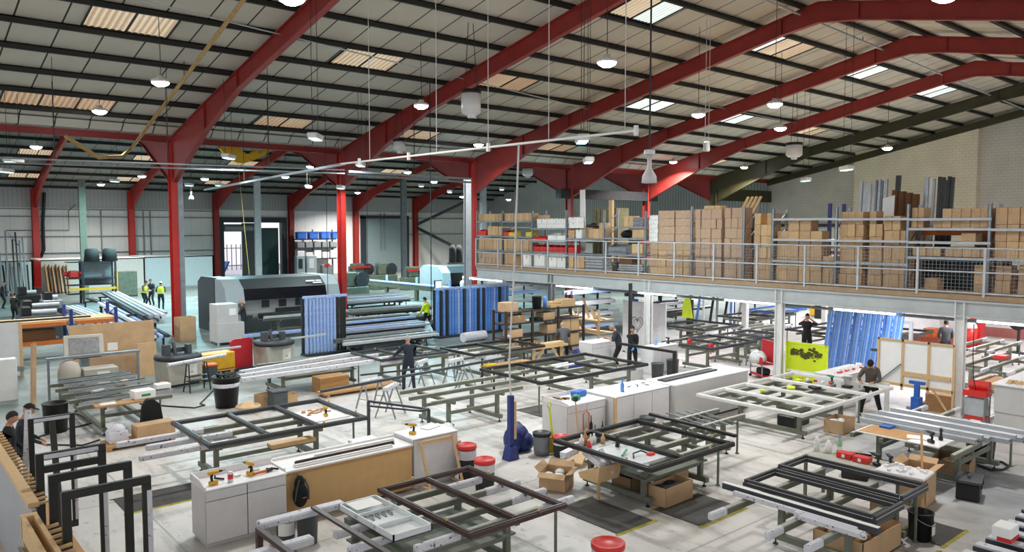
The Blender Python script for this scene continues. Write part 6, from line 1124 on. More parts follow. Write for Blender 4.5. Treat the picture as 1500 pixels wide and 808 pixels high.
for i in range(5): solo('stored_board', 'dark board lying in the lower level of the orange racking, %s from the bottom' % ORD[i], 'board', MB().box(.3, L*.5, .15, 1.2, 0, .08), MATS['dark_wood'], (q0.x, yy, .72+.085*i), 0, 'boards in the orange racking')
b = MB(); b.box(0, L*.8, .3, .42, 0, .06); solo('black_length', 'black length lying on the timber deck of the orange racking', 'profile', b, MATS['black_frame'], (q0.x, yy, 1.5))
p0, p1 = G(-25, 556), G(33, 548); t = thing('white_partition', 'white panel with timber edge standing at the left edge before the racking', 'panel', (p0.x, 31.4, 0)); h = HT(474, (3.5, 31.4)); w_ = PY(33, 500, 31.4).x-p0.x; MB().box(0, w_-.1, 0, .05, .35, h).build('panel', MATS['white_lam'], t); MB().box(w_-.1, w_, -.01, .06, .0, h).build('timber_edge', MATS['pine'], t); MB().box(0, w_, -.2, .2, .2, .35).build('grille_base', MATS['galv'], t); MB().box(0, .1, -.01, .06, 0, .35).build('foot', MATS['pine'], t)
# mitre machines and small things
def mitre(lab, px, py, s=1.):
    p = G(px, py); t = thing('mitre_machine', lab, 'machine', p, .2, 'beige mitre machines'); MB().prism([(-.55, .08), (.55, .08), (.6, .85), (-.6, .85)], -.45, .45, 'y').build('cabinet', MATS['machine_beige'], t); MB().box(-.5, .5, -.4, .4, 0, .08).build('plinth', MATS['steel_dark'], t)
    MB().lathe([(0, .85), (.72, .85), (.75, .9), (.72, 1.0), (0, 1.0)], n=20).build('turntable', MATS['steel_dark'], t); b = MB(); b.box(-.5, -.3, -.1, .1, 1.0, 1.35).box(.25, .4, -.15, .05, 1.0, 1.3).cyl((-.1, 0, 1.0), (-.1, .1, 1.4), .06, n=8).box(-.2, .3, .1, .2, 1.05, 1.2); b.build('saw_head', MATS['grey_plastic'], t)
    MB().box(.05, .4, -.46, -.45, .3, .7).build('warning_plate', MATS['white_edge'], t); MB().add([(.16, -.464, .4), (.28, -.464, .4), (.22, -.464, .5)], [(0, 1, 2)]).build('warning_triangle', MATS['yellow'], t); MB().bar((.5, -.3, 1.02), (2.0, -.5, 1.05), .08, .06).build('support_arm', MATS['galv_light'], t)
mitre('beige mitre machine with dark turntable right of the cardboard sheets', 262, 562); mitre('beige mitre machine behind the red board', 402, 537)
p = G(312, 546); t = thing('pallet_bin', 'yellow pallet bin beside the red board', 'bin', p, .15); MB().box(-.65, .65, -.4, .4, .16, .75, .03).build('bin_body', MATS['tool_yellow'], t); MB().box(-.65, .65, -.4, .4, .1, .15).box(-.6, -.45, -.4, .4, 0, .1).box(.45, .6, -.4, .4, 0, .1).build('pallet', MATS['ply'], t)
p = G(354, 541); t = thing('red_board', 'red rounded board standing right of the yellow bin', 'board', p, .1); MB().prism([(-.42, .1), (.42, .1), (.42, 1.1), (.25, 1.16), (-.3, 1.14), (-.42, 1.05)], -.04, .04, 'y').build('board', MATS['red_cart'], t); MB().box(-.4, .4, -.3, .3, 0, .1).build('base', MATS['steel_dark'], t)
p = G(308, 557); t = thing('small_bin', 'dark grey bin with orange lid in front of the yellow bin', 'bin', p); MB().box(-.2, .2, -.18, .18, 0, .5, .02).build('body', MATS['grey_plastic'], t); MB().box(-.22, .22, -.2, .2, .5, .58, .02).build('lid', MATS['orange'], t)
p = G(289, 572); t = thing('step_stool', 'black folding step stool by the first mitre machine', 'stool', p, .2)
for x in (-.35, .35):
    for y in (-.2, .2): MB().bar((x, y, 0), (x*.85, y*.3, .9), .03, .03).build('leg', MATS['black_frame'], t)
for z in (.35, .5): MB().box(-.32, .32, -.12, .12, z-.02, z).build('step', MATS['black_frame'], t)
MB().cyl((-.9, .1, .93), (1.2, .3, .97), .06, n=8).build('white_tube', MATS['wrap'], t)
solo('orange_reel', 'orange cable reel on the floor right of the profile table', 'reel', MB().cyl((0, -.1, .16), (0, .1, .16), .16, n=14).cyl((0, -.14, .16), (0, .14, .16), .06, n=8), MATS['orange'], G(240, 572), .4)
# ================================================================== MACHINES AT THE BACK LEFT
t = thing('machining_centre', 'large grey machining centre with dark canopy and black window', 'machine', (13.3, 36.6, 0)); W = 6.0
def prof(p_, x0, x1): return MB().prism(p_, x0, x1, 'x')
body = [(.3, 0), (3.9, 0), (3.9, 2.35), (3.4, 2.65), (.9, 2.65), (.25, 2.2), (.05, 1.5), (.3, 1.3)]
prof(body, .0, .9).build('left_end_panel', MATS['machine_light'], t); prof(body, W-.75, W).build('right_end_panel', MATS['machine_light'], t)
prof([(1.6, 0), (3.95, 0), (3.95, 2.4), (3.4, 2.7), (1.6, 2.7)], -.05, .1).build('side_cover', MATS['machine_grey'], t)
prof([(.95, 2.62), (3.4, 2.62), (3.9, 2.3), (3.9, .0), (3.6, 0), (3.4, 2.3), (.4, 2.1), (.28, 2.17)], .9, W-.75).build('canopy', MATS['machine_grey'], t)
prof([(.28, 2.17), (.34, 2.15), (.16, 1.62), (.1, 1.62)], .9, W-.75).build('window', MATS['machine_glass'], t); prof([(.4, 0), (.5, 0), (.5, .85), (.4, .85)], .9, W-.75).build('apron', MATS['machine_grey'], t)
prof([(1.0, .85), (1.1, .85), (1.1, 2.1), (1.0, 2.1)], .9, W-.75).build('inner_lining', MATS['paper'], t); prof([(.5, .8), (1.7, .8), (1.7, .88), (.5, .88)], .9, W-.75).build('bed', MATS['machine_light'], t)
MB().box(2.6, 4.6, .3, .55, .9, 1.12, .04).build('gantry', MATS['steel_dark'], t)
for i in range(3): MB().box(2.1+.9*i, 2.45+.9*i, .85, .99, 1.15, 1.5).build('spindle_unit', MATS['grey_plastic'], t)
for i, (a, c_, z) in enumerate(((4.25, 4.75, 2.42), (4.8, 5.1, 2.42), (4.6, 5.1, 2.32))): MB().add([(a, .45-.0-(2.42-z)*.9, z-.03), (c_, .45-(2.42-z)*.9, z-.03), (c_, .53-(2.42-z)*.9, z+.03), (a, .53-(2.42-z)*.9, z+.03)], [(0, 1, 2, 3)]).xf(Matrix.Translation((0, -.03, .0))).build('lettering', MATS['paper'], t)
t = thing('control_cabinet', 'light grey control cabinet in front of the machining centre', 'cabinet', (12.35, 33.7, 0), 0); MB().box(-.55, .65, 0, 1., .12, .98, .01).build('lower_case', MATS['cabinet_grey'], t); MB().box(-.55, .4, .05, .95, .98, 1.8, .01).build('upper_case', MATS['cabinet_grey'], t); MB().box(.0, .3, .03, .05, 1.3, 1.6).build('label_plate', MATS['paper'], t)
for x in (-.5, .6):
    for y in (.05, .95): MB().box(x-.04, x+.04, y-.04, y+.04, 0, .12).build('leg', MATS['machine_light'], t)
p = G(286, 492); open_box('waste_carton', 'tall brown carton of metal offcuts left of the machining centre', 11.25, 36.3, .75, .6, 1.1, .1, stuff='galv', flaps=False)
bench('infeed table in front of the machining centre', 14.0, 18.6, (34.0, 34.6, 35.2), (14.8, 17.8), z=1.0, wrap=(0, 0))
for i in range(7): solo('loaded_profile', 'profile on the infeed table, %s from the near side' % ORD[i], 'profile', MB().bar((14.0+.1*(i % 3), 33.95+.21*i, 0), (18.3-.2*(i % 4), 33.95+.21*i, 0), .12, .1+.06*(i % 2)), MATS[('galv_light', 'steel_dark', 'silver_profile', 'black_frame')[i % 4]], (0, 0, 1.06), 0, 'profiles on the infeed table')
solo('blue_length', 'pale blue long profile lying low before the infeed table', 'profile', MB().bar(G(357, 492, .5), G(460, 482, .5), .14, .12), MATS['blue_pale']); solo('low_trestle', 'low steel trestle under the pale blue long profile', 'trestle', MB().box(-.4, .4, -.1, .1, .38, .44).box(-.38, -.32, -.1, .1, 0, .38).box(.32, .38, -.1, .1, 0, .38).box(2.2, 3., -.1, .1, .38, .44).box(2.22, 2.28, -.1, .1, 0, .38).box(2.9, 2.96, -.1, .1, 0, .38).box(.38, 2.22, -.04, .04, .2, .26), MATS['steel_dark'], G(385, 490.5, .5)-V((0, 0, .5)), 0)
def bar_rack(lab, x0, x1, y, h, n_, mts, name='wrapped_bar_rack', blab='', grp='', fw=.36):
    t = thing(name, lab, 'rack', (x0, y, 0)); L = x1-x0
    MB().box(-.05, L+.05, -.05, .05, h, h+.1).build('top_rail', MATS['blue_pale'], t); MB().box(-.05, L+.05, -.3, .3, 0, .08).build('base_rail', MATS['steel_dark'], t)
    for x in (0, L): MB().box(x-.05, x+.05, .1, .2, .08, h).build('post', MATS['steel_dark'], t)
    w = L/n_
    for i in range(n_): solo('wrapped_length', blab % (ORD[i % 20] if i < 20 else 'further '+ORD[i-20]), 'profile', MB().box(-w*fw, w*fw, -.09, .06, .083, h-.004-.02*(i % 3), .01), MATS[mts[i % len(mts)]], (x0+w*(i+.5), y, 0), 0, grp)
bar_rack('upright rack of pale blue bars left of the second column', 13.55, 15.4, 28.8, 2.32, 12, ('blue_pale',)*9+('black_frame',)*3, blab='upright bar, %s from the left, in the pale blue rack before the machining centre', grp='upright bars of the pale blue rack', fw=.25)
bar_rack('upright rack of blue and black lengths by the walking worker', 20.45, 24.85, 29.5, 2.25, 26, ('blue_film', 'black_frame', 'blue_film', 'black_frame', 'blue_film', 'blue_film', 'blue_film', 'blue_pale', 'blue_film', 'black_frame', 'blue_film', 'blue_pale', 'blue_film'), blab='upright wrapped length, %s from the left, in the blue and black rack', grp='upright blue and black lengths')
solo('plastic_roll', 'white plastic roll lying at the foot of the blue and black rack', 'roll', MB().cyl((0, 0, .22), (1.3, .1, .22), .22, n=14), MATS['wrap'], (20.6, 27.6, 0))
for i, (y, x0, x1, z, n_) in enumerate(((27.6, 14.9, 18.9, .45, 4), (29.8, 15.6, 20., .6, 5), (32., 16.4, 20.6, .7, 5), (34.5, 19.0, 23.2, .8, 5), (39.4, 21., 25.4, .8, 5), (41.6, 20.6, 26., .85, 5), (28.75, 15.6, 19.6, .35, 4), (30.95, 16.8, 20.2, .4, 4), (33.2, 19.2, 22.4, .5, 4), (36.2, 21.2, 24.8, .6, 4))):
    bench('low roller table loaded with profiles, %s from the front mid hall' % ORD[i], x0, x1, (y, y+.5, y+1.), (x0+.6, x1-.6), z=z, wrap=(0, 0), group='roller tables', mt='steel_dark')
    for k in range(n_): solo('stacked_profile', 'profile, %s from the near side on the %s roller table' % (ORD[k], ORD[i]), 'profile', MB().bar((x0-.3+.15*(k % 3), y-.05+.26*k, 0), (x1+.3-.2*(k % 2), y-.05+.26*k, 0), .15, .1+.07*(k % 2)), MATS[('galv_light', 'silver_profile', 'blue_pale', 'machine_olive', 'silver_profile')[(k+i) % 5]], (0, 0, z+.06+.035*(k % 2)), 0, 'profiles on the roller tables')
p, q = G(522, 408, 1.15), G(664, 421.5, 1.15); t = thing('conveyor', 'long pale blue topped conveyor running past the olive machines', 'conveyor', p); d = q-p; MB().bar((0, 0, 0), d, .5, .08).build('conveyor_top', MATS['blue_pale'], t); MB().bar((0, 0, -.22), d+V((0, 0, -.22)), .4, .3).build('conveyor_bed', MATS['machine_olive'], t)
for f in (.03, .35, .66, .97): q2 = d*f; MB().box(q2.x-.1, q2.x+.1, q2.y-.15, q2.y+.15, -p.z, -.3).build('leg', MATS['machine_olive'], t); MB().box(q2.x-.06, q2.x+.06, q2.y-.06, q2.y+.06, .04, .5).build('clamp_block', MATS['blue_pale'], t)
def olive(lab, px, py, w, h, red=False):
    p = PY(px, 400, py); t = thing('old_machine', lab, 'machine', (p.x, py, 0), .1, 'olive machines'); MB().box(-w/2, w/2, -.5, .5, 0, h*.55, .05).build('bed', MATS['machine_olive'], t); MB().box(-w*.3, w*.1, -.35, .35, h*.55, h, .06).build('head', MATS['machine_olive'], t); MB().cyl((w*.25, -.45, h*.75), (w*.25, -.3, h*.75), h*.24, n=18).build('wheel', MATS['steel_dark'], t); MB().cyl((-w*.4, 0, h*.55), (-w*.4, 0, h*.9), .1, n=10).build('motor', MATS['grey_plastic'], t)
    if red: MB().box(-w*.45, w*.3, -.55, -.45, h*.82, h*.9).build('red_guard', MATS['red_bright'], t)
olive('olive machine with red guard right of the second column', 527, 58, 2.6, 2.1, True); olive('olive machine left of the pale post before the grey shutter', 562, 56, 2.2, 2.2); olive('olive machine right of the pale post before the grey shutter', 607, 54, 2.4, 1.9, True); olive('dark olive machine in front of the second column', 515, 46, 2.2, 2.2)
for i in range(2): p = PY(663+9*i, 345, 66); t = thing('extract_bag', 'dark grey extract bag, %s of the hanging pair' % ('left' if i == 0 else 'right'), 'bag', (p.x, 66, HT(385, (p.x, 66))), 0, 'extract bags'); MB().lathe([(0, 0), (.42, .1), (.38, 1.5), (.2, 1.9), (0, 1.95)], n=14).build('bag', MATS['charcoal'], t); MB().box(-.4, .4, -.4, .4, -t.location.z, .05).build('base', MATS['machine_olive'], t)
for a, c_, lab in (((612, 328), (680, 296), 'upper dark duct arm rising from the wall column'), ((612, 334), (675, 366), 'lower dark duct arm falling from the wall column')):
    p, q = PY(*a, 77.2), PY(*c_, 72.); solo('duct_arm', lab, 'duct', MB().bar(p, q, .3, .3), MATS['steel_dark'])
t = thing('second_machining_centre', 'grey rounded machining centre by the mezzanine end', 'machine', (30.9, 43.6, 0)); prof([(.3, 0), (3., 0), (3., 2.2), (2.6, 2.45), (.7, 2.45), (.2, 2.0), (.1, 1.2)], 0, .7).build('end_panel', MATS['machine_light'], t); prof([(.7, 2.4), (3., 2.4), (3., 0), (2.7, 0), (2.7, 2.2), (.4, 1.95)], .7, 3.6).build('canopy', MATS['machine_grey'], t); prof([(.5, 0), (2.7, 0), (2.7, .9), (.5, .9)], .7, 3.6).build('bed', MATS['steel_dark'], t)
t = thing('control_screen', 'small screen on a stand beside the second machining centre', 'screen', (28.6, 41.0, 0)); MB().box(-.3, .3, -.05, .05, 1.2, 1.75, .02).build('monitor', MATS['black_plastic'], t); MB().box(-.24, .24, -.06, -.05, 1.26, 1.69).build('display', mat('display', '#cfe0ee', .3, emit='#cfe4f5', est=.8), t); MB().box(-.05, .05, 0, .1, 0, 1.2).build('stand', MATS['grey_plastic'], t); MB().box(-.3, .3, -.3, .3, 0, .04).build('base', MATS['grey_plastic'], t)
# blue bins on the far wall, cabinets below
y = 76.2; p0, p1 = PY(433, 350, y), PY(492, 350, y); t = thing('wall_rack', 'wall rack of blue bins and pale cartons left of the second column', 'rack', (p0.x, y, 0)); L = p1.x-p0.x
hs = [HT(v, (p0.x, y)) for v in (350, 363, 379)]
for h in hs: MB().box(0, L, -.1, .9, h-.1, h).build('shelf', MATS['steel_dark'], t)
for x in (0, L*.5, L): MB().box(x-.06, x+.06, .8, .9, 0, hs[0]+1.).build('upright', MATS['steel_dark'], t)
for i in range(4):
    b = MB(); b.box(-.5, .5, 0, .7, 0, .75, .04); b.box(-.55, .55, -.06, .04, .66, .78); solo('blue_bin', 'blue storage bin, %s from the left on the far wall rack' % ORD[i], 'bin', b, MATS['blue_plastic'], (p0.x+.75+1.35*i, y, hs[0]), 0, 'blue bins on the wall rack')
for i in range(5): solo('wall_carton', 'pale carton, %s from the left on the lower shelf of the wall rack' % ORD[i], 'box', MB().box(-.4, .4, 0, .7, 0, .85-.2*(i % 2), .02), MATS['white_lam'], (p0.x+.6+.95*i, y, hs[2]), 0, 'pale cartons on the wall rack'); solo('wall_tray', 'grey tray, %s from the left on the middle shelf of the wall rack' % ORD[i], 'tray', MB().box(-.4, .4, 0, .6, 0, .6, .03), MATS['grey_steel'], (p0.x+.6+.95*i, y, hs[1]), 0, 'grey trays on the wall rack')
for i, (px, w, mt, lab) in enumerate(((441, .9, 'machine_light', 'pale vending-like cabinet with dark window under the wall rack'), (457, 1.1, 'machine_light', 'pale wide cabinet under the wall rack'), (480, 1.2, 'red_bright', 'red topped bench under the right of the wall rack'))):
    p = PY(px, 395, 74.5); t = thing('floor_cabinet', lab, 'cabinet', (p.x, 74.5, 0)); MB().box(-w/2, w/2, 0, .6, 0, 2.2 if i < 2 else 1.2, .03).build('body', MATS['machine_light' if i < 2 else 'grey_steel'], t); MB().box(-w*.3, w*.2, -.02, 0, .9 if i < 2 else 1.0, 1.9 if i < 2 else 1.3).build('front_panel', MATS['steel_dark' if i == 0 else ('white_lam' if i == 1 else 'red_bright')], t)
# leaning boards, rods and tub cart along the left partition
for i in range(7):
    p = PY(72+5*i, 438, 68.6); h = HT(389+(i % 3), (p.x, 68.6)); solo('brown_board', 'brown board leaning on the white partition, %s from the left' % ORD[i], 'board', MB().bar((0, 0, 0), (.015*(i-3), 1.1, h), .5, .08, (1, 0, 0)), MATS['dark_wood' if i % 2 else 'ply'], (p.x, 68.6, 0), 0, 'leaning brown boards')
for i in range(12):
    p = PY(6+3.4*i, 435, 68.2); h = HT((345, 390, 338, 383, 387, 351, 392, 340, 352, 386, 348, 389)[i], (p.x, 68.2)); solo('standing_rod', '%s rod standing at the far left partition, %s from the left' % ('black' if i % 2 else 'grey', ORD[i]), 'rod', MB().bar((0, 0, 0), (.1*((i % 3)-1), 1.3, h), .14, .1, (1, 0, 0)), MATS['black_frame' if i % 2 else 'grey_steel'], (p.x, 68.2, 0), 0, 'standing rods')
p = PY(147, 440, 58.); t = thing('tub_cart', 'dark framed cart carrying two black tubs, left back', 'cart', (p.x, 58, 0))
for x in (-1.0, 1.0):
    for yy in (0, .9): MB().box(x-.06, x+.06, yy-.06, yy+.06, 0, 2.9).build('post', MATS['steel_dark'], t)
MB().box(-1., 1., .85, .9, 1.2, 2.8).build('back_sheet', MATS['grey_steel'], t)
for z in (.7, 1.3, 1.75, 2.85): MB().box(-1.9, 1.0, -.05, .95, z-.05, z).build('shelf', MATS['steel_dark'], t)
MB().box(-1.9, 1., -.1, -.05, .95, 1.1).build('yellow_bar', MATS['tool_yellow'], t)
for i in range(2): solo('black_tub', 'upturned black tub, %s on the dark cart' % ('left' if i == 0 else 'right'), 'tub', MB().lathe([(0, 0), (.5, 0), (.42, .8), (.3, .88), (0, .88)], n=16), MATS['rubber'], (p.x-.35+1.1*i, 58.4, 2.85), 0, 'black tubs')
solo('red_vice', 'red machine head at the left of the tub cart', 'machine', MB().box(-.3, .3, -.3, .3, 0, .5, .08).cyl((-.6, 0, .3), (.6, 0, .3), .15, n=10), MATS['red_bright'], (p.x-1.5, 58.4, 1.75))
p = PY(203, 402, 69.9); solo('yellow_notice', 'yellow notice board on the cyan tinted office partition', 'notice', MB().box(-.45, .45, -.03, .0, -.35, .35), MATS['tool_yellow'], (p.x, 70.2, p.z))
p = PY(187, 430, 62); t = thing('mesh_cage', 'dark mesh cage right of the tub cart', 'cage', (p.x, 62, 0)); MB().box(-.7, .7, 0, .8, .1, 1.9, .02).build('cage', MATS['machine_olive'], t); MB().box(-.75, -.65, -.1, 0, 0, 2.0).build('yellow_post', MATS['tool_yellow'], t); MB().box(-.7, .7, 0, .8, 0, .1).build('base', MATS['steel_dark'], t)
# long silver lengths fanning past the hi-vis workers
for k, (a, c_, n_, z) in enumerate((((172, 428), (240, 462), 4, 1.3), ((176, 442), (236, 470), 5, 1.05), ((170, 458), (228, 486), 5, .8), ((205, 470), (246, 492), 4, .6), ((112, 448), (168, 468), 5, .7), ((150, 436), (196, 450), 4, .9), ((196, 440), (243, 458), 4, .5))):
    p, q = G(*a, z), G(*c_, z); t = thing('length_trolley', 'trolley carrying silver lengths, %s from the back by the hi-vis workers' % ORD[k], 'trolley', p); d = q-p; s_ = V((d.y, -d.x, 0)).normalized()
    for f in (.12, .85): c0 = d*f; MB().bar(c0-s_*.1+V((0, 0, -.12)), c0+s_*1.2+V((0, 0, -.12)), .1, .08).bar(c0+V((0, 0, -.1)), c0+V((0, 0, -z)), .08, .08, (1, 0, 0)).bar(c0+s_*1.1+V((0, 0, -.1)), c0+s_*1.1+V((0, 0, -z)), .08, .08, (1, 0, 0)).build('trestle', MATS['steel_dark'], t)
    for i in range(n_): u = MB().bar(p+s_*(.26*i), q+s_*(.26*i), .16, .12); solo('silver_length', 'silver length, %s on the %s trolley by the hi-vis workers' % (ORD[i], ORD[k]), 'profile', u, MATS[('wrap', 'galv_light', 'silver_profile', 'steel_dark', 'blue_pale')[(i+k) % 5]], group='silver lengths on the trolleys')
for k, (px0, px1, py, y, mt) in enumerate(((30, 95, 445, 44., 'steel_dark'), (28, 92, 455, 41., 'machine_grey'), (25, 60, 425, 52., 'black_plastic'), (62, 92, 432, 48., 'galv'))):
    x0, x1 = PY(px0, py, y).x, PY(px1, py, y).x; h = HT(py, (x0, y)); t = thing('plant_machine', 'dark machine bed at the far left, %s behind the orange racking' % ORD[k], 'machine', (x0, y, 0), 0, 'dark machine beds'); MB().box(0, x1-x0, 0, 1., 0, h*.8, .04).build('bed', MATS[mt], t); MB().cyl((.2, .3, h*.9), (x1-x0-.2, .3, h*.9), .12, n=10).build('roller', MATS['galv_light'], t); MB().box(.1, .5, .1, .8, h*.8, h*1.1, .04).build('drive_head', MATS['black_plastic'], t)
# ================================================================== PEOPLE
def ik(a, b, l1, l2, pole):
    d = b-a; L = min(d.length, (l1+l2)*.995); u = d.normalized(); b = a+u*L; k = (l1*l1-l2*l2+L*L)/(2*L); h = math.sqrt(max(0, l1*l1-k*k)); q = pole-u*pole.dot(u); return a+u*k+q.normalized()*h, b
def head_pt(u, grow=1., plain=False):
    x, y, z = .1*u.x, .078*u.y, .122*u.z
    if u.z < 0: y *= 1-.3*u.z*u.z; x *= 1-.12*u.z*u.z if u.x > 0 else 1+.25*u.z
    if not plain:
        if u.x > 0: x += .03*math.exp(-(u.y/.15)**2-((u.z+.14)/.2)**2)-.008*math.exp(-((abs(u.y)-.36)/.16)**2-((u.z-.1)/.12)**2)
        y += math.copysign(.016, u.y)*math.exp(-((u.x+.1)/.16)**2-((u.z+.02)/.24)**2) if abs(u.y) > .5 else 0
    return V((x, y, z))*grow
def head_grid(grow, plain=False, n=20, k=14):
    us = [V((math.cos(a)*math.cos(t), math.cos(a)*math.sin(t), math.sin(a))) for a in [-PI/2*.985+PI*.985*j/k for j in range(k+1)] for t in [2*PI*i/n for i in range(n)]]
    return [head_pt(u, grow, plain) for u in us], [(j*n+i, j*n+(i+1) % n, (j+1)*n+(i+1) % n, (j+1)*n+i) for j in range(k) for i in range(n)]+[tuple(range(n-1, -1, -1)), tuple(range(k*n, k*n+n))], us
def person(lab, loc, face, top='navy', leg='navy', boot='boot', lean=.1, H=1.76, hands=((.35, .2, 1.05), (.35, -.2, 1.05)), feet=((.0, .12), (.0, -.12)), bow=.2, hair=None, cap=None, bare=False, vest=None, glove=None, eyes=False, tail=False, name='person'):
    """one continuous skinned body grown over a jointed skeleton; clothes are material regions of it; hair, cap and vest are children"""
    s = H/1.76; vs, es, rs, tg = [], [], [], []
    def add(p, r, par, t): vs.append(V(p)); rs.append(r); (es.append((par, len(vs)-1)) if par is not None else None); tg.append(t); return len(vs)-1
    R = Matrix.Rotation(lean, 4, 'Y'); pel = V((0, 0, .95-.1*abs(lean)))
    up_ = lambda p: pel+(R @ (V(p)-V((0, 0, .95))))
    p0 = add(pel, .15, None, 'leg'); p1 = add(up_((0, 0, 1.1)), .15, p0, 'top'); p2 = add(up_((.01, 0, 1.27)), .158, p1, 'top'); p3 = add(up_((0, 0, 1.41)), .125, p2, 'top')
    nk = add(up_((.01, 0, 1.5)), .07, p3, 'skin'); Rh = Matrix.Rotation(lean+bow, 4, 'Y'); hb = up_((.02, 0, 1.54)); hp = lambda p: hb+(Rh @ V(p))
    add(hp((.005, 0, .05)), .062, nk, 'skin')
    for i, sy in enumerate((1, -1)):
        sh = add(up_((0, sy*.175, 1.41)), .082, p3, 'top'); S = vs[sh]; T = V(hands[i])
        el, wr = ik(S, T, .29, .26, V((-.5, sy*.6, -.6))); e_ = add(el, .054, sh, 'top'); w_ = add(wr, .034, e_, 'skin' if bare else 'top')
        d = (wr-el).normalized(); sd = d.cross(V((0, 0, 1))).normalized()*(1 if sy > 0 else -1); n = d.cross(sd).normalized(); n = n if n.z < 0 else -n
        c1 = add(wr+d*.05, .032, w_, 'glove'); c2 = add(wr+d*.095, .03, c1, 'glove')
        for k in range(4):
            off = sd*(-.027+.018*k); f1 = add(wr+d*(.125+(.01, .018, .016, .004)[k])+off+n*.008, .0095, c2, 'glove'); add(wr+d*(.155+(.005, .014, .012, -.002)[k])+off+n*.03, .008, f1, 'glove')
        t1 = add(wr+d*.07-sd*.045+n*.01, .012, c1, 'glove'); add(wr+d*.105-sd*.055+n*.02, .01, t1, 'glove')
        hpj = add(pel+V((0, sy*.095, -.06)), .112, p0, 'leg'); A = V((feet[i][0], feet[i][1], .09)); kn, an = ik(vs[hpj], A, .43, .42, V((1, sy*.1, 0))); k_ = add(kn, .072, hpj, 'leg'); a_ = add(an, .056, k_, 'leg')
        b1 = add(V((A.x-.02, A.y, .05)), .046, a_, 'boot'); add(V((A.x+.15, A.y+sy*.02, .04)), .04, b1, 'boot')
    me = bpy.data.meshes.new('body'); me.from_pydata(vs, es, []); o = bpy.data.objects.new('body_src', me); C.objects.link(o)
    m1 = o.modifiers.new('skin', 'SKIN'); m1.use_smooth_shade = True
    for i, sv in enumerate(me.skin_vertices[0].data): sv.radius = (rs[i], rs[i]); sv.use_root = (i == 0)
    m2 = o.modifiers.new('sub', 'SUBSURF'); m2.levels = 1
    bpy.context.view_layer.update(); dg = bpy.context.evaluated_depsgraph_get(); nm = bpy.data.meshes.new_from_object(o.evaluated_get(dg)); bpy.data.objects.remove(o)
    for mt in (MATS['skin'], MATS[top], MATS[leg], MATS[boot], MATS[glove or 'skin']): nm.materials.append(mt)
    ix = {'skin': 0, 'top': 1, 'leg': 2, 'boot': 3, 'glove': 4}
    segs = [(vs[a], vs[b], (rs[a]+rs[b])/2, tg[b]) for a, b in es]
    for pl in nm.polygons:
        c_ = pl.center; best = 9e9
        for a, b, r, t_ in segs:
            ab = b-a; k = max(0, min(1, (c_-a).dot(ab)/max(1e-9, ab.length_squared))); q = (c_-(a+ab*k)).length/r
            if q < best: best, w = q, t_
        pl.material_index = ix[w]; pl.use_smooth = True
    hc = Matrix.Translation(hp((.012, 0, .125))) @ Rh
    hv, hf, hu = head_grid(1.)
    import bmesh
    bm = bmesh.new(); bm.from_mesh(nm); nv = [bm.verts.new(hc @ v) for v in hv]
    for f in hf:
        fc = bm.faces.new([nv[q] for q in f]); fc.smooth = True; fc.material_index = 0
    bm.to_mesh(nm); bm.free()
    r = bpy.data.objects.new(name, nm); C.objects.link(r); r.location = loc; r.rotation_euler = (0, 0, face); r.scale = (s, s, s); tag(r, lab, 'person', None, 'thing')
    def headpiece(nm_, mt, grow, front, side, back, peak=False):
        vv, ff, uu = head_grid(grow, True); b = MB()
        def keep(f):
            u = sum((uu[q] for q in f), V())/len(f); return u.z > (side+(front-side)*max(0, u.x)**.7 if u.x > 0 else side+(back-side)*min(1, -u.x*1.4))
        b.add(vv, [f for f in ff if keep(f)], True)
        if peak: b.prism([(.07, -.075), (.16, -.06), (.185, 0), (.16, .06), (.07, .075)], .052, .062, 'z')
        b.xf(hc); b.build(nm_, MATS[mt], r)
    if hair: headpiece('hair', hair, 1.07, .62, .05, -.5)
    if tail: b = MB(); b.tube([hp((-.08, 0, .2)), hp((-.13, 0, .22)), hp((-.15, 0, .1)), hp((-.13, 0, .02))], .03, 8); b.build('ponytail', MATS[hair], r)
    if cap: headpiece('beanie' if cap[1] == 'b' else 'cap', cap[0], 1.15, .3 if cap[1] == 'b' else .42, .15 if cap[1] == 'b' else .3, -.15 if cap[1] == 'b' else .15, cap[1] != 'b')
    if eyes:
        for sy in (-1, 1): MB().ball(tuple(hc @ head_pt(V((.86, sy*.36, .1)).normalized())), .01, n=8, k=5).build('eye', MATS['black_plastic'], r)
        m_ = hc @ head_pt(V((.9, 0, -.46)).normalized()); MB().ball(tuple(m_), .006, .024, .006, 8, 5).build('mouth', mat('lips', '#8c4a40', .5), r)
    if vest:
        b = MB(); rings = [(1.0, .182, .178), (1.12, .178, .172), (1.27, .185, .182), (1.4, .155, .165), (1.465, .075, .105)]
        vv = [tuple(up_((.0+a*math.cos(2*PI*k/16), c_*1.18*math.sin(2*PI*k/16), z))) for z, a, c_ in rings for k in range(16)]
        b.add(vv, [(j*16+k, j*16+(k+1) % 16, (j+1)*16+(k+1) % 16, (j+1)*16+k) for j in range(4) for k in range(16)], True); v_ = b.build('vest', MATS[vest], r)
        b = MB(); vv = [tuple(up_((a*1.02*math.cos(2*PI*k/16), c_*1.2*math.sin(2*PI*k/16), z))) for z, a, c_ in ((1.08, .181, .176), (1.13, .18, .174)) for k in range(16)]; b.add(vv, [(k, (k+1) % 16, 16+(k+1) % 16, 16+k) for k in range(16)]); b.build('reflective_band', MATS['galv_light'], v_)
    return r
TO = YAW+PI   # heading that faces the camera
AW = YAW; LF = YAW+PI/2; RI = YAW-PI/2
person('man in navy with white cropped hair leaning over a frame, back turned', G(599, 571), AW+.25, lean=.22, hands=((.42, .42, 1.05), (.4, -.12, 1.0)), feet=((.02, .16), (-.08, -.16)), hair='hair_grey', boot='black_cloth')
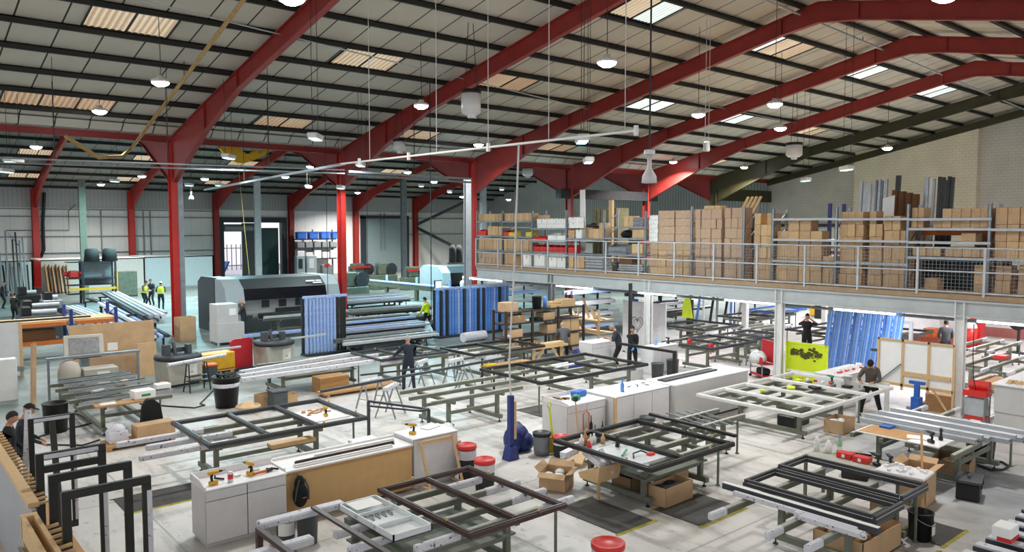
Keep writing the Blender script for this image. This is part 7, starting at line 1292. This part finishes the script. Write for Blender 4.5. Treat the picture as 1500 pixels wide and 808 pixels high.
person('man in grey sweater bent over the pine trestle, back turned', G(827, 535), AW+.15, 'grey_cloth', 'black_cloth', lean=.55, hands=((.6, .2, .98), (.62, -.2, .98)), feet=((0, .13), (.05, -.13)), hair='hair_grey')
person('man in black top bent over his hands beside the woman in black', G(907, 542), LF-.1, 'charcoal', 'black_cloth', lean=.28, bow=.45, hands=((.42, .1, 1.18), (.45, -.06, 1.15)), bare=True, hair='hair_grey', eyes=True)
person('woman in black with tied hair and blue gloves facing the camera', G(926, 546), TO-.15, 'black_cloth', 'black_cloth', H=1.68, lean=.08, bow=.15, hands=((.32, .05, 1.0), (.34, .18, 1.02)), glove='blue_film', hair='hair_dark', tail=True, eyes=True)
person('worker in hi-vis yellow top walking past the blue rack', G(626, 487), LF-.5, 'hivis', 'black_cloth', 'boot_tan', lean=.12, hands=((.3, .25, .95), (.15, -.3, .85)), feet=((.38, .1), (-.38, -.1)), hair='hair_dark')
person('bald man in dark grey at the machining centre behind the control cabinet', (13.75, 35.7, 0), LF+.2, 'charcoal', 'charcoal', lean=.1, hands=((.4, .15, 1.1), (.3, -.15, 1.0)), bare=True)
person('man in black with cap under the mezzanine, hands raised to his face', G(1181, 527), AW-.45, 'black_cloth', 'black_cloth', H=1.8, lean=.03, bow=.05, hands=((.3, .12, 1.5), (.28, -.14, 1.52)), cap=('black_cloth', 'c'), bare=True)
person('man in grey sweater under the mezzanine behind the boarded frame', G(1384, 537), AW-.5, 'grey_cloth', 'charcoal', lean=.15, hands=((.4, .2, 1.0), (.42, -.15, 1.0)), hair='hair_dark')
person('worker in taupe shirt and black beanie at the big white frame', (20.95, 9.45, 0), TO-.55, 'taupe', 'black_cloth', H=1.72, lean=.3, bow=.55, hands=((.42, .1, 1.06), (.4, -.22, 1.06)), feet=((.02, .28), (-.05, -.26)), cap=('black_cloth', 'b'), eyes=True, bare=False)
person('worker in dark cap behind the peg rack, facing right', (2.28, 17.5, 0), RI+.6, 'charcoal', 'charcoal', H=1.74, lean=.1, bow=.3, hands=((.3, .2, 1.0), (.3, -.2, 1.0)), cap=('black_cloth', 'c'), eyes=True)
person('worker with dark hair at the left edge beside the capped worker', (1.98, 16.95, 0), RI+.4, 'black_cloth', 'charcoal', H=1.74, lean=.05, bow=.25, hands=((.25, .2, .95), (.25, -.2, .95)), hair='hair_dark')
person('man in hi-vis vest on the left of the hi-vis pair, side on', G(211, 450), RI-.2, 'taupe', 'black_cloth', lean=.2, hands=((.4, .1, 1.1), (.4, -.15, 1.1)), vest='hivis', hair='hair_dark', bare=True)
person('man in hi-vis vest and white cap on the right of the pair, back turned', G(236, 453), AW+.3, 'charcoal', 'navy', lean=.18, hands=((.4, .2, 1.1), (.4, -.1, 1.1)), vest='hivis', hair='hair_dark', cap=('paper', 'c'))
person('person in dark clothes between the two hi-vis workers', G(223, 447), TO-.1, 'charcoal', 'charcoal', lean=.1, hands=((.35, .15, 1.05), (.35, -.15, 1.05)), hair='hair_dark')
person('worker in black cap and dark clothes at the far left edge', G(4, 452), RI+.5, 'charcoal', 'black_cloth', lean=.12, hands=((.35, .15, 1.05), (.35, -.15, 1.05)), cap=('black_cloth', 'c'))
person('worker all in black with hood up behind the orange racking', G(21, 472), AW, 'black_cloth', 'black_cloth', H=1.6, lean=.12, hands=((.35, .15, 1.), (.35, -.15, 1.)), cap=('black_cloth', 'b'))
person('worker in pale hooded top by the second machining centre', (31.75, 42.6, 0), AW-.6, 'wrap', 'charcoal', lean=.15, hands=((.35, .15, 1.05), (.35, -.15, 1.05)), cap=('wrap', 'b'))
# ================================================================== SERVICES UNDER THE ROOF
def hang(name, lab, cat, px, py, z, parts, group=None, rz=0):
    p = G(px, py, z); t = thing(name, lab, cat, p, rz, group)
    for nm, b, mt in parts(zt(p.y)+.05-z): b.build(nm, MATS[mt], t)
    return t
def heater(r, h): return lambda H: [('heater_body', MB().lathe([(0, 0), (r*.7, 0), (r, .1), (r, h), (0, h)], n=24), 'white_lam'), ('top_ring', MB().lathe([(r*1.01, h), (r*1.03, h+.02), (r*1.03, h+.14), (0, h+.14)], n=24), 'black_plastic'), ('outlet', MB().lathe([(r*.35, -.12), (r*.4, 0)], n=16).cyl((r*.5, 0, -.12), (r*.5, 0, 0), .05, n=6), 'white_lam'), ('hanger', MB().cyl((-r*.8, 0, h), (-r*.3, 0, H), .014, n=5).cyl((r*.8, 0, h), (r*.3, 0, H), .014, n=5), 'cable')]
hang('roof_heater', 'large white cylindrical heater hanging under the second red rafter', 'heater', 690, 168, 9.3, heater(.36, .75), 'roof heaters')
hang('roof_heater', 'white cylindrical heater hanging in front of the olive rafter', 'heater', 1163, 230, 8.9, heater(.42, .62), 'roof heaters')
hang('roof_heater', 'small white heater hanging left of the third column head', 'heater', 585, 221, 8.8, heater(.3, .42), 'roof heaters')
hang('roof_heater', 'grey white heater hanging left of the fourth column head', 'heater', 773, 258, 8.6, heater(.36, .5), 'roof heaters')
p0, p1 = G(500, 240, 6.9), G(935, 191, 6.9)
t = thing('overhead_rail', 'long white overhead rail hanging on rods across the mid hall', 'rail', p0); d = p1-p0
MB().cyl((0, 0, 0), d, .024, n=8).build('rail_tube', MATS['paper'], t)
for f in (.14, .42, .6, .78, .97):
    q = d*f; MB().cyl(q, q+V((0, 0, zt((p0+q).y)+.1-6.9)), .009, n=5).build('drop_rod', MATS['cord_white'], t)
for f in (.09, .31, .6, .995): q = d*f; MB().box(q.x-.03, q.x+.03, q.y-.03, q.y+.03, -.09, .09).build('rail_bracket', MATS['paper'], t)
for i, (a, b_) in enumerate((((-10, 231), (505, 249)), ((-10, 238), (505, 254)))):
    q0, q1 = G(*a, 7.5), G(*b_, 7.5); t = thing('trunking_run', 'grey overhead trunking from the left edge, %s of the parallel pair' % ('upper' if i == 0 else 'lower'), 'trunking', q0); MB().bar((0, 0, 0), q1-q0, .07, .05).build('trunking', MATS['grey_steel'], t)
    for f in (.15, .45, .75): q = (q1-q0)*f; MB().cyl(q, q+V((0, 0, zt((q0+q).y)-7.45)), .012, n=5).build('drop_rod', MATS['cable'], t)
q0, q1 = G(300, 278, 7.0), G(505, 240, 7.0); t = thing('trunking_run', 'sloping grey trunking between the first two columns', 'trunking', q0); MB().bar((0, 0, 0), q1-q0, .1, .07).build('trunking', MATS['galv'], t); MB().cyl((q1-q0)*.4, (q1-q0)*.4+V((0, 0, 2.6)), .012, n=5).build('drop_rod', MATS['cable'], t)
for i, (py0, py1) in enumerate(((251, 262), (255, 267))):
    q0, q1 = G(510, py0, 7.6), G(690, py1, 7.6); t = thing('trunking_run', 'overhead trunking between the second and third columns, %s' % ('upper' if i == 0 else 'lower'), 'trunking', q0); MB().bar((0, 0, 0), q1-q0, .12, .09).build('trunking', MATS['galv'], t); MB().cyl((q1-q0)*.5, (q1-q0)*.5+V((0, 0, zt((q0+(q1-q0)*.5).y)-7.6)), .012, n=5).build('drop_rod', MATS['cable'], t)
def roofpt(px, py, dz=-.15):
    dd = ray(px, py); s = (ZR+.205*YR+dz-CAMH)/(dd.z+.205*dd.y); return CAM+dd*s
for a, b_, lab, mt, r in (((100, -25), (920, 174), 'thin silver conduit running along the near roof over the first rafters', 'galv_light', .025), ((1118, -1), (1500, 160), 'silver conduit crossing the ridge rafters at the right', 'galv_light', .05), ((920, 130), (1335, 215), 'dark conduit running along the roof to the gable lamp', 'galv', .03)):
    q0, q1 = roofpt(*a), roofpt(*b_); t = thing('hanging_conduit', lab, 'conduit', q0); MB().cyl((0, 0, 0), q1-q0, r, n=8).build('conduit', MATS[mt], t)
    for f in (.25, .6): q = (q1-q0)*f; MB().cyl(q, q+V((0, 0, .2)), r*.6, n=5).build('clip', MATS['galv'], t)
q = [roofpt(372, -20, -.5), roofpt(270, 115, -.4), G(192, 218, 8.6), G(178, 229, 8.0), G(145, 231, 7.7), G(95, 199, 8.4)]
t = thing('brass_pipe', 'tan pipe slanting down from the near roof at the left', 'pipe', q[0]); MB().tube([x-q[0] for x in q], .07, 8).build('pipe', MATS['brass_pipe'], t); MB().cyl(q[1]-q[0], q[1]-q[0]+V((0, 0, .7)), .015, n=5).build('hanger', MATS['cable'], t)
a, b_ = PY(323, 212, 41.5), PY(398, 217, 41.5); L = b_.x-a.x
bm = MB(); N = 16
top = [(L*i/N, a.z-b_.z*0-a.z+.0) for i in range(N+1)]
low = [-.15, -.35, -.5, -.62, -.74, -.82, -.86, -.86, -.82, -.76, -.7, -.62, -.54, -.46, -.36, -.22, -.1]; hi = [.1, .12, .02, -.0, -.02, -.06, -.16, -.28, -.4, -.38, -.22, -.12, -.28, -.22, -.12, -.04, .06]
vs = []
for i in range(N+1):
    for yy in (0, .35): vs += [(L*i/N, yy, low[i]*1.05), (L*i/N, yy, hi[i])]
bm.add(vs, [(4*i, 4*i+4, 4*i+5, 4*i+1) for i in range(N)]+[(4*i+2, 4*i+3, 4*i+7, 4*i+6) for i in range(N)]+[(4*i, 4*i+2, 4*i+6, 4*i+4) for i in range(N)], True)
t = thing('hanging_sheet', 'torn yellow sheet sagging under the valley beam', 'sheet', a); bm.build('sheet', mat('banner_yellow', '#f0b41c', .6, var=.1), t)
for x in (.2, L*.8): MB().cyl((x, .15, -.05), (x, .15, zt(41.5)-a.z), .012, n=5).build('tie', MATS['cable'], t)
p = G(951, 268, 6.0); t = thing('drop_pendant', 'white pendant fitting on a long black drop rod mid hall', 'pendant', p); MB().lathe([(0, 0), (.14, 0), (.13, .12), (.06, .24), (.04, .28), (.04, .52), (0, .52)], n=16).build('shade', MATS['white_lam'], t); MB().lathe([(.1, .52), (.1, .6), (0, .6)], n=12).build('cap', MATS['white_edge'], t); MB().cyl((0, 0, .6), (0, 0, zt(p.y)-5.9), .018, n=6).build('rod', MATS['black_plastic'], t)
p = G(1035, 222, 8.2); t = thing('chain_hoist', 'white hoist block on twin pale cords in front of the fourth rafter', 'hoist', p); MB().box(-.12, .12, -.1, .1, 0, .4, .04).build('hoist_body', MATS['white_lam'], t)
for s in (-.12, .12): MB().cyl((s, 0, .4), (s, 0, zt(p.y)-8.2), .012, n=5).build('cord', MATS['cord_white'], t)
for px, py0, mt, r, lab in ((481, 478, 'cable', .015, 'thin dark cable dropping from the roof left of the second column'), (632, 470, 'cable', .022, 'dark drop rod by the walking hi-vis worker'), (539, 408, 'cable', .012, 'thin cable dropping in front of the grey shutter'), (365, 400, 'yellow_cable', .02, 'yellow drop cable in front of the doorway')):
    y = 33. if px != 365 else 60.; y = 28. if px == 632 else y; b0 = PY(px, py0, y); t = thing('hanging_cable_drop', lab, 'cable', b0); MB().cyl((0, 0, 0), (0 if px != 365 else -.9, 0, zt(y)-b0.z), r, n=5).build('cable', MATS[mt], t); MB().box(-.05, .05, -.05, .05, -.12, .05).build('drop_box', MATS['grey_plastic'], t)
for px, py, y, lab in ((280, 292, 60, 'left of the doorway'), (164, 345, 72, 'above the leaning boards')):
    b0 = PY(px, py, y)
    if px == 280: t = thing('dome_camera', 'white dome fitting hanging '+lab, 'camera', b0); MB().lathe([(0, 0), (.2, .02), (.16, .2), (.05, .3), (.05, .6), (0, .6)], n=14).build('dome', MATS['paper'], t); MB().cyl((0, 0, .6), (0, 0, zt(y)-b0.z), .02, n=5).build('rod', MATS['cable'], t)
# grey stanchions beside the first two columns and tall posts
for px, py0, py1, lab, mt, r in ((255.5, 495, 240, 'ladder-like conduit post fixed to the nearest red column', 'galv', .12), (263, 492, 240, 'grey post just right of the nearest red column', 'galv', .12)):
    p = G(px+(6 if px > 260 else 3.5), py0-(0 if px > 260 else 6)); t = thing('service_post', lab, 'post', p); h = HT(py1, p); MB().box(-r, r, -.1, .1, 0, h).build('post', MATS[mt], t); MB().box(-r*1.3, r*1.3, -.15, .15, 0, .05).build('base', MATS['steel_dark'], t)
    if px < 260:
        for k in range(24): MB().box(-r*1.05, r*1.05, -.12, -.1, .3+k*.3, .34+k*.3).build('rung', MATS['grey_steel'], t)
for px, y, py1, lab, r, mt in ((379, 68, 258, 'pale grey post in front of the doorway', .28, 'galv_light'), (592, 66, 262, 'pale grey post in front of the grey shutter', .3, 'galv'), (124, 62, 262, 'slim olive post at the left in front of the white wall', .22, 'bench_green'), (708, 50, 245, 'pale grey post behind the mezzanine shelving', .26, 'galv_light'), (685, 36.5, 262, 'galvanised stanchion at the far end of the mezzanine', .2, 'galv_light')):
    p = PY(px, 400, y); h = HT(py1, (p.x, y)); t = thing('service_post', lab, 'post', (p.x, y, 0)); MB().box(-r, r, -.12, -.09, 0, h).box(-r, r, .09, .12, 0, h).box(-r*.4, r*.4, -.1, .1, 0, h).build('post', MATS[mt], t); MB().box(-r*1.3, r*1.3, -.25, .25, 0, .05).build('base', MATS['steel_dark'], t)
# ================================================================== LIGHT: high-bay lamps, box lights, tubes under the mezzanine, daylight
sc = bpy.context.scene
w = bpy.data.worlds.new('sky'); sc.world = w; w.use_nodes = True
w.node_tree.nodes['Background'].inputs[0].default_value = (.93, .96, 1., 1); w.node_tree.nodes['Background'].inputs[1].default_value = .95
mat('lamp_glow', '#ffffff', .4, emit='#f4f6ff', est=40.); mat('lamp_body', '#d9d9d6', .4)
mat('tube_glow', '#ffffff', .4, emit='#f3f3ff', est=9.); mat('cyan_glow', '#ddffff', .4, emit='#aef4ff', est=3.)
def area(loc, size, power, col=(1, .97, .93), shape='DISK', sy=None, spread=PI, rz=0):
    d = bpy.data.lights.new('lamp_light', 'AREA'); d.shape = shape; d.size = size; d.energy = power; d.color = col; d.spread = spread
    if sy: d.size_y = sy
    o = bpy.data.objects.new('lamp_light', d); C.objects.link(o); o.location = loc; o.rotation_euler = (0, 0, rz); return o
HB = [(235,121,9.8),(146,163,9.8),(427,-2,9.8),(889,92,9.8),(617,155,9.8),(701,212,9.8),(1023,168,9.8),(1135,153,9.8),(1143,188,9.8),(1090,245,9.8),(1300,217,9.8),(986,237,9.8),(1385,-6,9.8),
      (53,215,9.3),(208,258,8.9),(597,252,9.1),(455,244,9.3),(636,266,8.9),(148,270,8.7),(418,259,9.0),(524,282,8.8),(677,288,8.8),(300,262,8.8),(745,292,8.4)]
HBL = ['hanging over the near roof left of the first rafter', 'hanging low above the valley left of the first rafter', 'beside the first rafter at the top edge', 'largest one, hanging between second and third rafters', 'in front of the second rafter', 'in front of the third rafter near its foot', 'left one of two in front of the fourth rafter',
       'upper one right of the fourth rafter', 'in front of the fifth rafter', 'below the olive rafter', 'against the gable wall', 'at the foot of the fifth rafter', 'high on the rafter at the top right corner',
       'in the far bay at the far left', 'in the far bay left of the nearest column', 'in the far bay behind the second column', 'in the far bay beside the yellow sheet', 'in the far bay left of the third column', 'in the far bay above the white wall', 'in the far bay above the doorway', 'in the far bay right of the second column head', 'in the far bay by the third column', 'in the far bay above the cyan tinted partition', 'in the far bay over the mezzanine shelving end']
proto = None
for i, ((px, py, z), lab) in enumerate(zip(HB, HBL)):
    p = G(px, py, z)
    if p.y > 73 or p.x > 58: p = PY(px, py, 66.) if px < 700 else PX(px, py, 54.); z = p.z
    zc = zt(p.y)+.1
    t = thing('high_bay_lamp', 'round white high bay lamp '+lab, 'lamp', p, 0, 'high bay lamps')
    MB().lathe([(.0, -.0), (.27, -.0), (.29, .03), (.28, .08), (.12, .14), (.1, .22), (0, .22)], n=20).build('lamp_housing', MATS['lamp_body'], t)
    MB().lathe([(0, -.13), (.13, -.115), (.24, -.05), (.27, .0)], n=20).build('lamp_lens', MATS['lamp_glow'], t)
    MB().tube([(0, 0, .2), (.02, .01, .5), (0, 0, zc-z)], .012, 5).build('hanging_cable', MATS['cable'], t)
    area((p.x, p.y, z-.15), .4, (235 if p.x < 40 else 1500) if z > 9.5 else (560 if p.x < 40 else 1300), spread=2.45)
BX = [(462,204,7.9,1),(335,232,7.9,1),(853,208,7.4,2),(862,238,7.4,2),(528,243,7.8,0),(20,238,7.6,0),(8,252,7.6,0),(168,266,8.2,0),(277,272,7.9,0),(321,272,7.9,0),(452,275,7.9,0),(617,273,7.9,0),(659,282,7.6,0),(735,278,7.6,0),(1180,265,7.6,0),(1240,249,7.6,0),(499,276,7.2,0)]
for i, (px, py, z, kk) in enumerate(BX):
    p = G(px, py, z)
    if p.y > 74: p = PY(px, py, 72.)
    if p.x > 60: p = PX(px, py, 58.)
    lab = ['by the second rafter foot', 'behind the yellow sheet', 'hanging at the right end of the white rail', 'below the fourth rafter foot', 'right of the second column head', 'at the far left, upper', 'at the far left edge, lower', 'above the white far wall', 'left of the doorway column', 'above the loading doorway', 'right of the doorway', 'above the grey shutter', 'right of the grey shutter', 'above the mezzanine shelves', 'over the mezzanine beside the olive rafter', 'in front of the cream gable wall', 'at the second column head'][i]
    t = thing('box_light', 'white box light fitting hanging '+lab, 'lamp', p, .87, 'box light fittings')
    MB().box(-.42, .42, -.16, .16, 0, .17, .03).build('light_casing', MATS['lamp_body'], t)
    MB().box(-.36, .36, -.12, .12, -.02, 0).build('light_lens', MATS['cyan_glow'], t)
    MB().cyl((-.36, 0, .17), (-.36, 0, zt(p.y)-p.z), .01, n=5).cyl((.36, 0, .17), (.36, 0, zt(p.y)-p.z), .01, n=5).build('hanger', MATS['cable'], t)
    area((p.x, p.y, p.z-.04), .8, 700 if i in (14, 15) else 900 if i in (7, 8, 9, 11, 12) else 300 if i == 13 else 200, (.45, .9, 1.) if i in (7, 8, 9, 12, 13, 11) else (.8, .95, 1.), 'RECTANGLE', .25, rz=.87)
cam = bpy.data.cameras.new('camera'); co = bpy.data.objects.new('camera', cam); C.objects.link(co)
cam.sensor_fit = 'HORIZONTAL'; cam.sensor_width = 36; cam.lens = 36*FPX/1500; cam.clip_end = 400; cam.clip_start = .05
co.matrix_world = Matrix(((RT.x, UP.x, -FW.x, CAM.x), (RT.y, UP.y, -FW.y, CAM.y), (RT.z, UP.z, -FW.z, CAM.z), (0,0,0,1)))
sc.camera = co
vs = sc.view_settings; sc.display_settings.display_device = 'sRGB'; vs.view_transform = 'Standard'; vs.look = 'None'; vs.exposure = .2; vs.gamma = 1.; vs.use_curve_mapping = False
sc.cycles.max_bounces = 6; sc.cycles.diffuse_bounces = 4; sc.cycles.glossy_bounces = 2; sc.cycles.transparent_max_bounces = 6; sc.cycles.transmission_bounces = 3
sc.cycles.use_denoising = True; sc.cycles.sample_clamp_indirect = 4.; sc.cycles.caustics_reflective = False; sc.cycles.caustics_refractive = False
for j, x in enumerate((25.5, 31, 36)):
    for q, y in enumerate((3, 10, 17, 24)):
        t = thing('hanging_tube_light', 'fluorescent batten on the underside of the mezzanine, %s row back, %s from the right' % (ORD[j], ORD[q]), 'lamp', (x, y, 3.1), 0, 'fluorescent battens')
        MB().box(-.06, .06, -.75, .75, .02, .1).build('light_casing', MATS['paper'], t); MB().cyl((0, -.7, 0), (0, .7, 0), .03, n=8).build('tube', MATS['tube_glow'], t)
        area((x, y, 3.05), 1.5, 150, (.95, .95, 1.), 'RECTANGLE', .15, rz=PI/2)
